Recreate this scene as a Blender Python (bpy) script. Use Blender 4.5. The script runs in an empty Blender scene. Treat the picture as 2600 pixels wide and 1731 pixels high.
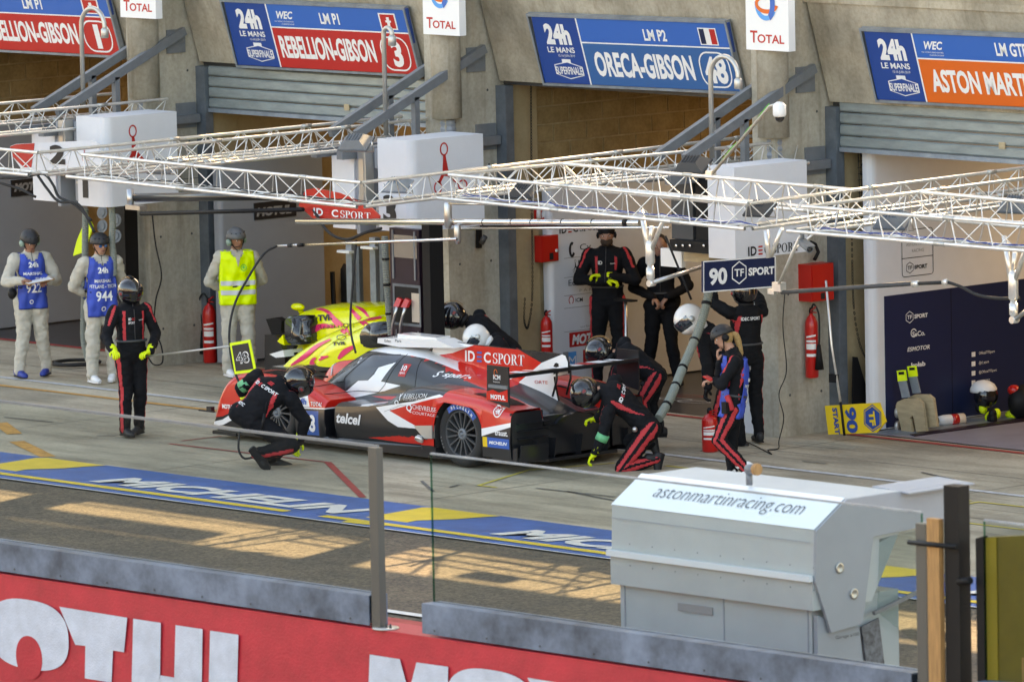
import bpy, bmesh, math, random
from mathutils import Vector, Matrix, noise
from mathutils.bvhtree import BVHTree
import numpy as np
random.seed(7)
scene = bpy.context.scene
COL = scene.collection
V = Vector
# ------------------------------------------------------------------ camera
F_PX = 18565.0
YAW, PIT, ROL = math.radians(47.55), math.radians(6.4746), math.radians(-1.202)
FW = V((-math.sin(YAW)*math.cos(PIT), math.cos(YAW)*math.cos(PIT), -math.sin(PIT)))
_r = V((math.cos(YAW), math.sin(YAW), 0)); _u = _r.cross(FW)
RT = _r*math.cos(ROL) + _u*math.sin(ROL); UP = -_r*math.sin(ROL) + _u*math.cos(ROL)
def ray(x, y): return FW + RT*((x-1300)/F_PX) - UP*((y-865.5)/F_PX)
CAM = -ray(1170, 1187)*(F_PX/240.0)
cd = bpy.data.cameras.new('camera'); cam = bpy.data.objects.new('camera', cd); COL.objects.link(cam)
mx = Matrix((RT, UP, -FW)).transposed().to_4x4(); mx.translation = CAM
cam.matrix_world = mx
cd.sensor_width = 36.0; cd.lens = F_PX/2600*36; cd.clip_start = 1; cd.clip_end = 2000
cd.dof.use_dof = True; cd.dof.focus_distance = 77.0; cd.dof.aperture_fstop = 5.0
scene.camera = cam
# ------------------------------------------------------------------ sky, sun, exposure
SUNV = V((-.28, .83, .478)).normalized()
w = bpy.data.worlds.new('World'); scene.world = w; w.use_nodes = True
nt = w.node_tree; bg = nt.nodes['Background']
sky = nt.nodes.new('ShaderNodeTexSky'); sky.sky_type = 'NISHITA'; sky.sun_disc = False
sky.sun_elevation = math.asin(SUNV.z); sky.sun_rotation = math.atan2(SUNV.x, SUNV.y)
sky.air_density = 1.0; sky.dust_density = 3.0; sky.ozone_density = 1.0
nt.links.new(sky.outputs[0], bg.inputs[0]); bg.inputs[1].default_value = 0.15
sl = bpy.data.lights.new('sun', 'SUN'); so = bpy.data.objects.new('sun', sl); COL.objects.link(so)
sl.energy = 3.2; sl.angle = math.radians(.5); sl.color = (1.0, .78, .5)
so.rotation_euler = SUNV.to_track_quat('Z', 'Y').to_euler(); so.location = (0, 20, 30)
scene.view_settings.view_transform = 'Standard'; scene.view_settings.look = 'None'
scene.view_settings.exposure = 2.6; scene.view_settings.gamma = 1
scene.view_settings.use_white_balance = True; scene.view_settings.white_balance_temperature = 8800; scene.view_settings.white_balance_tint = 11
scene.view_settings.use_curve_mapping = False
# ------------------------------------------------------------------ pixel -> point on a known real plane
def at(x, y, X=None, Y=None, Z=None):
    d = ray(x, y)
    if X is not None: t = (X-CAM.x)/d.x
    elif Y is not None: t = (Y-CAM.y)/d.y
    else: t = (Z-CAM.z)/d.z
    return CAM + d*t
def atp(x, y, P, N):
    d = ray(x, y); return CAM + d*((V(P)-CAM).dot(N)/d.dot(N))
# ------------------------------------------------------------------ materials
def mat(name, col, rough=.6, metal=0., nscale=0, namt=0., bump=0., bscale=None, stretch=(1, 1, 1), coat=0., spec=None, col2=None):
    m = bpy.data.materials.new(name); m.use_nodes = True
    n = m.node_tree; b = n.nodes['Principled BSDF']
    b.inputs['Base Color'].default_value = (*col, 1); b.inputs['Roughness'].default_value = rough
    b.inputs['Metallic'].default_value = metal; b.inputs['Coat Weight'].default_value = coat
    b.inputs['Coat Roughness'].default_value = .04
    if spec is not None: b.inputs['Specular IOR Level'].default_value = spec
    if nscale or bump:
        tc = n.nodes.new('ShaderNodeTexCoord'); mp = n.nodes.new('ShaderNodeMapping')
        geo = n.nodes.new('ShaderNodeNewGeometry')
        mp.inputs['Scale'].default_value = stretch; n.links.new(geo.outputs['Position'], mp.inputs[0])
    if nscale:
        nz = n.nodes.new('ShaderNodeTexNoise'); nz.inputs['Scale'].default_value = nscale
        nz.inputs['Detail'].default_value = 8; nz.inputs['Roughness'].default_value = .65
        n.links.new(mp.outputs[0], nz.inputs[0])
        cr = n.nodes.new('ShaderNodeValToRGB')
        c2 = col2 or tuple(max(0, c*(1-namt)) for c in col); c1 = tuple(min(1, c*(1+namt)) for c in col)
        cr.color_ramp.elements[0].position = .33; cr.color_ramp.elements[0].color = (*c2, 1)
        cr.color_ramp.elements[1].position = .68; cr.color_ramp.elements[1].color = (*c1, 1)
        n.links.new(nz.outputs['Fac'], cr.inputs[0]); n.links.new(cr.outputs[0], b.inputs['Base Color'])
    if bump:
        bz = n.nodes.new('ShaderNodeTexNoise'); bz.inputs['Scale'].default_value = bscale or nscale*3 or 20
        bz.inputs['Detail'].default_value = 5
        n.links.new(mp.outputs[0], bz.inputs[0])
        bp = n.nodes.new('ShaderNodeBump'); bp.inputs['Strength'].default_value = bump; bp.inputs['Distance'].default_value = .02
        n.links.new(bz.outputs['Fac'], bp.inputs['Height']); n.links.new(bp.outputs[0], b.inputs['Normal'])
    return m
M = {}
def mm(k, *a, **kw): M[k] = mat(k, *a, **kw)
mm('white', (.78, .78, .77), .45); mm('white_gloss', (.8, .8, .8), .2, coat=.3)
mm('panel_white', (.66, .67, .7), .42, nscale=1.5, namt=.05)
mm('panel_grey', (.27, .29, .32), .5, nscale=1.2, namt=.06)
mm('print_white', (.78, .78, .78), .5); mm('print_black', (.012, .012, .014), .5)
mm('print_red', (.56, .02, .025), .45); mm('print_blue', (.012, .095, .40), .45); mm('print_navy', (.005, .014, .06), .42)
mm('print_midblue', (.02, .11, .31), .45); mm('print_signblue', (.008, .055, .26), .45); mm('print_signblue2', (.018, .12, .45), .45)
mm('print_signred', (.50, .022, .018), .45); mm('print_orange', (.72, .13, .015), .45)
mm('print_yellow', (.75, .5, .02), .45); mm('print_grey', (.3, .3, .3), .5); mm('print_green', (.08, .5, .05), .5)
mm('print_pink', (.85, .02, .18), .5); mm('print_lightblue', (.06, .32, .7), .5)
mm('black', (.009, .009, .010), .55, spec=.22); mm('black_gloss', (.008, .008, .01), .12, coat=.6)
mm('dark_grey', (.05, .052, .055), .55); mm('rubber', (.018, .018, .018), .75)
mm('carbon', (.012, .013, .016), .28, nscale=300, namt=.5, coat=.4)
mm('galv', (.27, .31, .35), .5, .45, nscale=5, namt=.22, bump=.05, bscale=60)
mm('galv_dark', (.13, .155, .18), .5, .35, nscale=6, namt=.2)
mm('strip', (.13, .175, .25), .42, .3, nscale=2.6, namt=.5, bump=.04, bscale=40)
mm('steel_paint', (.17, .185, .2), .5, .2, nscale=8, namt=.1)
mm('shutter', (.26, .3, .3), .45, .35, nscale=3, namt=.2, stretch=(1, 1, 4))
mm('alu', (.74, .72, .68), .3, .6, nscale=14, namt=.10)
mm('alu_dull', (.5, .49, .46), .4, .7)
mm('chrome', (.75, .73, .7), .12, 1.0); mm('steel', (.5, .5, .5), .3, .9)
mm('red_paint', (.55, .012, .01), .3, coat=.3); mm('red_box', (.5, .012, .008), .38)
mm('yellow_hi', (.72, .9, .02), .6); mm('wood', (.36, .19, .07), .6, nscale=9, namt=.25, stretch=(6, 6, .6))
mm('plywood', (.42, .33, .2), .55, nscale=6, namt=.16, stretch=(1, 1, 5))
mm('hose_grey', (.2, .22, .19), .55); mm('glass_lamp', (.7, .7, .68), .3)
mm('skin', (.42, .22, .15), .5); mm('skin_tan', (.33, .16, .1), .5)
mm('hair_blond', (.4, .25, .1), .6, nscale=90, namt=.4); mm('hair_dark', (.03, .02, .015), .7); mm('hair_grey', (.3, .28, .25), .7)
mm('chain', (.035, .03, .025), .5, .6)
mm('garage_floor_dark', (.035, .037, .042), .35, nscale=2, namt=.3)
mm('garage_floor_lilac', (.26, .24, .28), .45, nscale=3, namt=.1)
mm('dark_panel', (.022, .012, .022), .4, nscale=3, namt=.2, spec=.3)
def concrete(name, base, dark, streak=True, scale=1.1, amt=1.0, bump=.12):
    m = bpy.data.materials.new(name); m.use_nodes = True; n = m.node_tree; b = n.nodes['Principled BSDF']
    b.inputs['Roughness'].default_value = .85; b.inputs['Specular IOR Level'].default_value = .3
    geo = n.nodes.new('ShaderNodeNewGeometry')
    def nz(sc, st, det=9, ro=.6):
        mp = n.nodes.new('ShaderNodeMapping'); mp.inputs['Scale'].default_value = st; n.links.new(geo.outputs['Position'], mp.inputs[0])
        t = n.nodes.new('ShaderNodeTexNoise'); t.inputs['Scale'].default_value = sc; t.inputs['Detail'].default_value = det; t.inputs['Roughness'].default_value = ro
        n.links.new(mp.outputs[0], t.inputs[0]); return t.outputs['Fac']
    def ramp(f, a, bb, ca, cb):
        r = n.nodes.new('ShaderNodeValToRGB'); r.color_ramp.elements[0].position = a; r.color_ramp.elements[1].position = bb
        r.color_ramp.elements[0].color = (*ca, 1); r.color_ramp.elements[1].color = (*cb, 1); n.links.new(f, r.inputs[0]); return r.outputs[0]
    def mul(a, bcol, f=1.0):
        x = n.nodes.new('ShaderNodeMixRGB'); x.blend_type = 'MULTIPLY'; x.inputs[0].default_value = f
        n.links.new(a, x.inputs[1]); n.links.new(bcol, x.inputs[2]); return x.outputs[0]
    c = ramp(nz(scale, (1, 1, 1)), .35, .68, dark, base)
    c = mul(c, ramp(nz(22, (1, 1, 1), 5), .3, .6, (.82, .81, .78), (1, 1, 1)), amt)
    if streak == 'x':
        c = mul(c, ramp(nz(1.4, (.45, 2.6, 1), 7), .36, .52, (.70, .69, .67), (1, 1, 1)), amt*.8)
        c = mul(c, ramp(nz(60, (1, 1, 1), 2), .28, .36, (.55, .52, .5), (1, 1, 1)), amt*.6)
        c = mul(c, ramp(nz(2.2, (.16, 5.5, 1), 4, .5), .64, .70, (1, 1, 1), (.38, .37, .36)), amt*.7)
        c = mul(c, ramp(nz(.55, (.5, 1.6, 1), 5, .6), .40, .60, (.66, .66, .66), (1, 1, 1)), amt)
        c = mul(c, ramp(nz(7, (.35, 2.2, 1), 8, .75), .60, .72, (1, 1, 1), (.52, .50, .47)), amt*.7)
    elif streak == 'z':
        c = mul(c, ramp(nz(3.2, (1, 1, .22), 6), .34, .58, (.70, .69, .66), (1, 1, 1)), amt*.9)
        c = mul(c, ramp(nz(9, (1, 1, .08), 4), .56, .72, (1, 1, 1), (.72, .70, .66)), amt*.8)
        c = mul(c, ramp(nz(2.0, (.4, .4, 1), 8, .8), .62, .74, (1, 1, 1), (.60, .58, .52)), amt*.8)
    n.links.new(c, b.inputs['Base Color'])
    bp = n.nodes.new('ShaderNodeBump'); bp.inputs['Strength'].default_value = bump; bp.inputs['Distance'].default_value = .02
    n.links.new(nz(35, (1, 1, 1), 6), bp.inputs['Height']); n.links.new(bp.outputs[0], b.inputs['Normal'])
    M[name] = m
concrete('conc_floor', (.60, .52, .39), (.43, .37, .275), 'x', .8)
concrete('conc_wall', (.53, .485, .40), (.38, .35, .29), 'z', 1.6, .9)
concrete('conc_fascia', (.51, .46, .37), (.34, .31, .25), 'z', 1.4, 1.0)
concrete('block', (.36, .26, .13), (.24, .165, .075), False, 3.0, 1.0, .4)
concrete('mortar', (.42, .33, .2), (.3, .22, .12), False, 5.0, .6)
concrete('inner_wall', (.42, .33, .2), (.33, .25, .14), False, 1.2, .5)
concrete('asphalt', (.15, .12, .088), (.095, .08, .064), False, 1.2, 1.0, .5)
# coarse aggregate of the asphalt
def aggregate(m, sc=90, lo=.55):
    n = m.node_tree; b = n.nodes['Principled BSDF']; src = b.inputs['Base Color'].links[0].from_socket
    geo = n.nodes.new('ShaderNodeNewGeometry'); t = n.nodes.new('ShaderNodeTexVoronoi'); t.inputs['Scale'].default_value = sc
    n.links.new(geo.outputs['Position'], t.inputs['Vector'])
    r = n.nodes.new('ShaderNodeValToRGB'); r.color_ramp.elements[0].color = (lo, lo, lo, 1); r.color_ramp.elements[1].color = (1.5, 1.45, 1.35, 1)
    r.color_ramp.elements[0].position = .1; r.color_ramp.elements[1].position = .9
    n.links.new(t.outputs['Color'], r.inputs[0])
    x = n.nodes.new('ShaderNodeMixRGB'); x.blend_type = 'MULTIPLY'; x.inputs[0].default_value = 1
    n.links.new(src, x.inputs[1]); n.links.new(r.outputs[0], x.inputs[2]); n.links.new(x.outputs[0], b.inputs['Base Color'])
aggregate(M['asphalt'], 38)
def glass(name, tint, rough=.02, ior=1.15):
    m = bpy.data.materials.new(name); m.use_nodes = True; n = m.node_tree; n.nodes.clear()
    o = n.nodes.new('ShaderNodeOutputMaterial'); t = n.nodes.new('ShaderNodeBsdfTransparent'); g = n.nodes.new('ShaderNodeBsdfGlossy')
    t.inputs[0].default_value = (*tint, 1); g.inputs['Roughness'].default_value = rough; g.inputs[0].default_value = (.9, .95, 1, 1)
    f = n.nodes.new('ShaderNodeFresnel'); f.inputs[0].default_value = ior; mxs = n.nodes.new('ShaderNodeMixShader')
    n.links.new(f.outputs[0], mxs.inputs[0]); n.links.new(t.outputs[0], mxs.inputs[1]); n.links.new(g.outputs[0], mxs.inputs[2]); n.links.new(mxs.outputs[0], o.inputs[0])
    M[name] = m
glass('wall_glass', (.89, .915, .905), .03, 1.14); glass('edge_glass', (.35, .6, .52), .05, 1.3); glass('car_glass', (.16, .2, .26), .03, 1.7)
glass('visor', (.05, .05, .06), .03, 1.9)
# ------------------------------------------------------------------ mesh builder
class MB:
    def __init__(s): s.v = []; s.f = []; s.m = []; s.sm = []
    def add(s, vs, fs, mi=0, smooth=False):
        o = len(s.v); s.v += [tuple(p) for p in vs]; s.f += [tuple(i+o for i in f) for f in fs]; s.m += [mi]*len(fs); s.sm += [smooth]*len(fs); return s
    def box(s, c, d, mi=0, R=None):
        x, y, z = d[0]/2, d[1]/2, d[2]/2
        p = [V((i, j, k)) for k in (-z, z) for j in (-y, y) for i in (-x, x)]
        if R is not None: p = [R @ q for q in p]
        c = V(c); return s.add([q+c for q in p], [(0, 2, 3, 1), (4, 5, 7, 6), (0, 1, 5, 4), (2, 6, 7, 3), (0, 4, 6, 2), (1, 3, 7, 5)], mi)
    def span(s, a, b, mi=0):
        a, b = V(a), V(b); return s.box((a+b)/2, [abs(b[i]-a[i]) for i in range(3)], mi)
    def bar(s, a, b, w, h, mi=0, up=(0, 0, 1)):
        a, b = V(a), V(b); d = (b-a); L = d.length; d.normalize(); sx = d.cross(V(up))
        if sx.length < 1e-4: sx = d.cross(V((1, 0, 0)))
        sx.normalize(); uy = sx.cross(d)
        R = Matrix((d, sx, uy)).transposed(); return s.box((a+b)/2, (L, w, h), mi, R)
    def tube(s, pts, r, n=8, mi=0, cap=True, smooth=True):
        pts = [V(p) for p in pts]; rs = r if isinstance(r, (list, tuple)) else [r]*len(pts)
        vs = []; fs = []; pn = None
        for i, p in enumerate(pts):
            t = (pts[min(i+1, len(pts)-1)]-pts[max(i-1, 0)]).normalized()
            if pn is None: pn = t.orthogonal().normalized()
            else:
                pn = (pn - t*pn.dot(t)); pn = pn.normalized() if pn.length > 1e-6 else t.orthogonal().normalized()
            bn = t.cross(pn)
            for k in range(n):
                a = 2*math.pi*k/n; vs.append(p+(pn*math.cos(a)+bn*math.sin(a))*rs[i])
        for i in range(len(pts)-1):
            for k in range(n): fs.append((i*n+k, i*n+(k+1) % n, (i+1)*n+(k+1) % n, (i+1)*n+k))
        s.add(vs, fs, mi, smooth)
        if cap:
            o = len(s.v)-len(vs)
            s.f += [tuple(o+k for k in reversed(range(n))), tuple(o+(len(pts)-1)*n+k for k in range(n))]; s.m += [mi, mi]; s.sm += [False, False]
        return s
    def lathe(s, c, ax, prof, n=20, mi=0, smooth=True, cap=True):   # prof: [(r, h)]
        ax = V(ax).normalized(); a = ax.orthogonal().normalized(); b = ax.cross(a); c = V(c); vs = []; fs = []
        for r, h in prof:
            for k in range(n):
                t = 2*math.pi*k/n; vs.append(c+ax*h+(a*math.cos(t)+b*math.sin(t))*r)
        for i in range(len(prof)-1):
            for k in range(n): fs.append((i*n+k, i*n+(k+1) % n, (i+1)*n+(k+1) % n, (i+1)*n+k))
        s.add(vs, fs, mi, smooth); o = len(s.v)-len(vs)
        if cap and prof[0][0] > 1e-5: s.f.append(tuple(o+k for k in reversed(range(n)))); s.m.append(mi); s.sm.append(False)
        if cap and prof[-1][0] > 1e-5: s.f.append(tuple(o+(len(prof)-1)*n+k for k in range(n))); s.m.append(mi); s.sm.append(False)
        return s
    def prism(s, pts, e, mi=0):   # polygon pts extruded by vector e
        pts = [V(p) for p in pts]; e = V(e); n = len(pts); vs = pts+[p+e for p in pts]
        return s.add(vs, [tuple(range(n)), tuple(reversed(range(n, 2*n)))]+[(i, n+i, n+(i+1) % n, (i+1) % n) for i in range(n)], mi)
    def ell(s, c, r, mi=0, n=14, R=None, zc=(-1, 1)):
        c = V(c); vs = []; fs = []; k = n//2+1
        for i in range(k):
            ph = math.pi*i/(k-1); z = math.cos(ph); z = max(zc[0], min(zc[1], z)); rr = math.sin(ph)
            for j in range(n):
                t = 2*math.pi*j/n; p = V((rr*math.cos(t)*r[0], rr*math.sin(t)*r[1], z*r[2]))
                vs.append(c+(R @ p if R is not None else p))
        for i in range(k-1):
            for j in range(n): fs.append((i*n+j, (i+1)*n+j, (i+1)*n+(j+1) % n, i*n+(j+1) % n))
        return s.add(vs, fs, mi, True)
    def build(s, name, mats, parent=None, loc=None):
        me = bpy.data.meshes.new(name); me.from_pydata([tuple(p) for p in s.v], [], s.f); 
        if not isinstance(mats, (list, tuple)): mats = [mats]
        for q in mats: me.materials.append(M[q] if isinstance(q, str) else q)
        me.polygons.foreach_set('material_index', s.m); me.polygons.foreach_set('use_smooth', s.sm)
        me.validate(); me.update()
        return put(name, me, parent, loc)
def put(name, me, parent=None, loc=None):
    o = bpy.data.objects.new(name, me); COL.objects.link(o)
    if loc is not None: o.location = loc
    if parent is not None:
        o.parent = parent
        if parent.type == 'EMPTY' and loc is None: o.matrix_parent_inverse = Matrix.Translation(parent.location).inverted()
    return o
def recalc(o):
    bm = bmesh.new(); bm.from_mesh(o.data); bmesh.ops.recalc_face_normals(bm, faces=bm.faces); bm.to_mesh(o.data); bm.free()
def tag(o, label=None, cat=None, group=None, kind=None):
    if label: o['label'] = label
    if cat: o['category'] = cat
    if group: o['group'] = group
    if kind: o['kind'] = kind
    return o
def thing(name, label, cat, loc=(0, 0, 0), group=None):
    o = bpy.data.objects.new(name, None); COL.objects.link(o); o.location = loc; o.empty_display_size = .1
    return tag(o, label, cat, group)
def kids(o, allobs): return [c for c in allobs if c.parent == o]
# ------------------------------------------------------------------ lettering
_tc = {}
def glyphs(s, bold=0.0, ital=0.0):
    k = (s, bold, ital)
    if k in _tc: return _tc[k]
    c = bpy.data.curves.new('t', 'FONT'); c.body = s; c.size = 1; c.offset = bold; c.shear = ital; c.resolution_u = 3
    o = bpy.data.objects.new('t', c); COL.objects.link(o)
    dg = bpy.context.evaluated_depsgraph_get(); me = o.evaluated_get(dg).to_mesh()
    vs = [v.co.copy() for v in me.vertices]; fs = [tuple(p.vertices) for p in me.polygons]
    o.evaluated_get(dg).to_mesh_clear(); bpy.data.objects.remove(o); bpy.data.curves.remove(c)
    x0 = min(v.x for v in vs); x1 = max(v.x for v in vs); y0 = min(v.y for v in vs); y1 = max(v.y for v in vs)
    r = ([((v.x-x0)/(x1-x0), (v.y-y0)/(y1-y0)) for v in vs], fs); _tc[k] = r; return r
def stroke_glyphs(s):
    """serif capitals with thick stems and thin joins, in a unit box per letter"""
    out_v = []; out_f = []; x = 0
    def quad(a, b, c, d):
        o = len(out_v); out_v.extend([a, b, c, d]); out_f.append((o, o+1, o+2, o+3))
    def rect(x0, y0, x1, y1): quad((x+x0, y0), (x+x1, y0), (x+x1, y1), (x+x0, y1))
    def arc(cx, cy, rx, ry, a0, a1, tk, tn, n=14):   # thickness varies: tk at horizontal extremes, tn at vertical ones
        for i in range(n):
            q = []
            for a in (a0+(a1-a0)*i/n, a0+(a1-a0)*(i+1)/n):
                a = math.radians(a); h = (tk*abs(math.cos(a))**1.5+tn*(1-abs(math.cos(a))**1.5))/2
                q.append(((cx+(rx+h)*math.cos(a), cy+(ry+h)*math.sin(a)), (cx+(rx-h)*math.cos(a), cy+(ry-h)*math.sin(a))))
            quad(*[(x+p[0], p[1]) for p in (q[0][0], q[1][0], q[1][1], q[0][1])])
    for ch in s:
        T, t = .15, .05
        if ch == 'S': arc(.28, .74, .17, .225, 30, 270, .12, .06); arc(.28, .26, .2, .225, -150, 90, .13, .06); rect(.42, .68, .47, .98); rect(.06, .02, .11, .34); w_ = .56
        elif ch == 'P': rect(.1, 0, .25, 1); rect(0, 0, .36, .05); rect(0, .95, .3, 1); arc(.27, .73, .22, .245, -90, 90, T, t); w_ = .62
        elif ch == 'O': arc(.34, .5, .27, .47, 0, 360, T, t, 28); w_ = .74
        elif ch == 'R': rect(.1, 0, .25, 1); rect(0, 0, .36, .05); rect(0, .95, .3, 1); arc(.27, .74, .22, .235, -90, 90, T, t); quad((x+.3, .5), (x+.45, .5), (x+.68, 0), (x+.52, 0)); rect(.5, 0, .74, .05); w_ = .76
        elif ch == 'T': rect(.24, 0, .39, 1); rect(.14, 0, .49, .05); rect(0, .95, .63, 1); rect(0, .76, .04, 1); rect(.59, .76, .63, 1); w_ = .7
        else: w_ = .3
        x += w_
    return [(a/x, b) for a, b in out_v], out_f
def place(gl, P0, U, W, w_, h, mb, mi=0, off=.003, shear=0.0):
    P0, U, W = V(P0), V(U).normalized(), V(W).normalized(); N = U.cross(W).normalized()
    vs, fs = gl; mb.add([P0+U*(a*w_+shear*b*h)+W*(b*h)+N*off for a, b in vs], fs, mi); return mb
def text(s, P0, U, W, w_, h, m='print_white', parent=None, bold=.0, ital=0., off=.003, name='lettering', shear=0.):
    mb = MB(); place(glyphs(s, bold, ital), P0, U, W, w_, h, mb, 0, off, shear); return mb.build(name, m, parent)
def poly(pts, P0, U, W, m, parent, off=.002, name='print', th=0):
    P0, U, W = V(P0), V(U).normalized(), V(W).normalized(); N = U.cross(W).normalized()
    mb = MB(); mb.add([P0+U*a+W*b+N*off for a, b in pts], [tuple(range(len(pts)))]); return mb.build(name, m, parent)
def ring2(cx, cy, rx, ry, t, a0=0, a1=360, n=28):
    vs = []; fs = []
    for i in range(n+1):
        a = math.radians(a0+(a1-a0)*i/n); vs += [(cx+rx*math.cos(a), cy+ry*math.sin(a)), (cx+(rx-t)*math.cos(a), cy+(ry-t)*math.sin(a))]
    fs = [(2*i, 2*i+2, 2*i+3, 2*i+1) for i in range(n)]
    return vs, fs
def frame2(x0, y0, x1, y1, t, r=0, n=5):
    """rounded rectangle outline"""
    def loop(x0, y0, x1, y1, r):
        p = []
        for cx, cy, a in ((x1-r, y1-r, 0), (x0+r, y1-r, 90), (x0+r, y0+r, 180), (x1-r, y0+r, 270)):
            for k in range(n+1): b = math.radians(a+90*k/n); p.append((cx+r*math.cos(b), cy+r*math.sin(b)))
        return p
    a = loop(x0, y0, x1, y1, max(r, 1e-4)); b = loop(x0+t, y0+t, x1-t, y1-t, max(r-t, 1e-4)); k = len(a)
    return a+b, [(i, (i+1) % k, k+(i+1) % k, k+i) for i in range(k)]
def raw(gl, P0, U, W, m, parent, off=.003, name='print', s=1.0):
    P0, U, W = V(P0), V(U).normalized(), V(W).normalized(); N = U.cross(W).normalized()
    mb = MB(); mb.add([P0+U*(a*s)+W*(b*s)+N*off for a, b in gl[0]], gl[1]); return mb.build(name, m, parent)
def idec(P0, U, W, w_, h, parent, c1='print_white', cbar='print_blue', off=.004, cs=None):
    U = V(U).normalized(); W = V(W).normalized(); P0 = V(P0)
    text('I', P0, U, W, w_*.028, h, c1, parent, .0, off=off); text('D', P0+U*w_*.05, U, W, w_*.115, h, c1, parent, .03, off=off)
    for k in range(3):
        poly([(w_*.2, h*(.02+.39*k)), (w_*.28, h*(.02+.39*k)), (w_*.28, h*(.2+.39*k)), (w_*.2, h*(.2+.39*k))], P0, U, W, cbar, parent, off)
    text('C', P0+U*w_*.315, U, W, w_*.115, h, c1, parent, .03, off=off)
    mb = MB(); place(stroke_glyphs('SPORT'), P0+U*w_*.46, U, W, w_*.54, h*.98, mb, 0, off); mb.build('lettering', cs or c1, parent)
def slab(name, pts4, th, m, parent=None):
    a = [V(p) for p in pts4]; N = (a[1]-a[0]).cross(a[3]-a[0]).normalized(); return MB().prism(a, -N*th).build(name, m, parent)
# ================================================================== THE SETTING
def sheet(name, x0, y0, x1, y1, z, m):
    return tag(MB().add([(x0, y0, z), (x1, y0, z), (x1, y1, z), (x0, y1, z)], [(0, 1, 2, 3)]).build(name, m), kind='structure')
sheet('ground', -400, -400, 400, 400, -.012, 'asphalt')
sheet('pit_lane_apron', -60, -2.6, 40, 4.66, 0, 'conc_floor')
sheet('garage_floor', -60, 4.66, 40, 24, .001, 'garage_floor_dark')
sheet('garage_floor_paint', .9, 4.7, 6.2, 14, .005, 'garage_floor_lilac')
# slab joints cut in the apron
mb = MB()
for y in (.62, 3.05): mb.add([(-60, y, .003), (40, y, .003), (40, y+.012, .003), (-60, y+.012, .003)], [(0, 1, 2, 3)])
for x in range(-30, 20, 4): mb.add([(x-.4, -2.6, .003), (x-.388, -2.6, .003), (x-.388, 4.6, .003), (x-.4, 4.6, .003)], [(0, 1, 2, 3)])
tag(mb.build('slab_joints', 'dark_grey'), kind='structure')
def line(name, pts, wd, m, z=.006):
    mb = MB()
    for i in range(len(pts)-1):
        a, b = V((*pts[i], z)), V((*pts[i+1], z)); d = (b-a).normalized(); n = V((-d.y, d.x, 0))*wd/2; e = d*wd/2
        mb.add([a-n-e*0, b-n+e, b+n+e, a+n], [(0, 1, 2, 3)]); z += .0004
    return tag(mb.build(name, m), kind='structure')
mm('line_white', (.5, .5, .5), .7, nscale=9, namt=.3); mm('line_orange', (.55, .27, .06), .7, nscale=9, namt=.25)
mm('line_yellow', (.62, .5, .07), .7, nscale=9, namt=.15); mm('line_red', (.38, .04, .035), .6, nscale=6, namt=.2)
mm('band_blue', (.012, .10, .33), .5, nscale=3, namt=.22); mm('band_yellow', (.72, .5, .03), .5, nscale=4, namt=.1); mm('band_white', (.66, .64, .6), .55, nscale=8, namt=.08)
line('white_line', [(-40, 2.10), (30, 2.08)], .1, 'line_white')
line('orange_line', [(-40, 1.58), (-5.7, 1.57)], .09, 'line_orange')
line('orange_line', [tuple(at(0, 1074, Z=0))[:2], tuple(at(34, 1100, Z=0))[:2]], .17, 'line_orange')
line('orange_line', [tuple(at(42, 1121, Z=0))[:2], tuple(at(118, 1158, Z=0))[:2]], .17, 'line_orange')
yp = [tuple(at(x, y, Z=0))[:2] for x, y in [(1691, 1183), (2462, 1272)]]
line('yellow_line', yp, .045, 'line_yellow')
line('yellow_line', [tuple(at(x, y, Z=0))[:2] for x, y in [(2405, 1289), (2485, 1275), (2640, 1292)]], .04, 'line_yellow', .0072)
line('yellow_line', [tuple(at(x, y, Z=0))[:2] for x, y in [(2405, 1322), (2640, 1350)]], .04, 'line_yellow')
line('yellow_line', [tuple(at(x, y, Z=0))[:2] for x, y in [(1560, 1176), (1342, 1194), (1215, 1233), (1258, 1238)]], .04, 'line_yellow')
line('red_line', [tuple(at(x, y, Z=0))[:2] for x, y in [(430, 1127), (735, 1163), (832, 1174)]], .04, 'line_red')
line('red_line', [tuple(at(x, y, Z=0))[:2] for x, y in [(832, 1174), (920, 1262)]], .075, 'line_red', .0072)
line('red_line', [tuple(at(x, y, Z=0))[:2] for x, y in [(460, 1120), (560, 1108)]], .035, 'line_red')
line('threshold_line', [(-40, 4.62), (-9.75, 4.62)], .1, 'line_red')
line('threshold_line', [(-9.2, 4.5), (-4.4, 4.5)], .1, 'line_red'); line('threshold_line', [(-4.2, 4.5), (.6, 4.5)], .1, 'line_red')
line('threshold_line', [(1.15, 4.52), (30, 4.62)], .1, 'line_red')
line('white_line', [(-30, -7.25), (30, -7.25)], .12, 'band_white'); line('red_line', [(-30, -7.66), (30, -7.66)], .3, 'line_red')
# tyre marks
mm('tyre_mark', (.12, .115, .105), .8, nscale=14, namt=.5)
for pts in ([(560, 1045), (690, 1060)], [(640, 1010), (800, 1030)], [(1360, 1240), (1560, 1262)], [(1440, 1248), (1562, 1272)], [(1070, 1222), (1100, 1248)], [(1140, 1238), (1165, 1232)], [(245, 1108), (295, 1106)], [(2340, 1200), (2420, 1218)], [(2100, 1178), (2040, 1172)], [(10, 1060), (130, 1072)], [(700, 1020), (560, 1011)]):
    q = [at(x, y, Z=0) for x, y in pts]; line('tyre_mark', [tuple(p)[:2] for p in q], .035, 'tyre_mark', .009)
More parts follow.
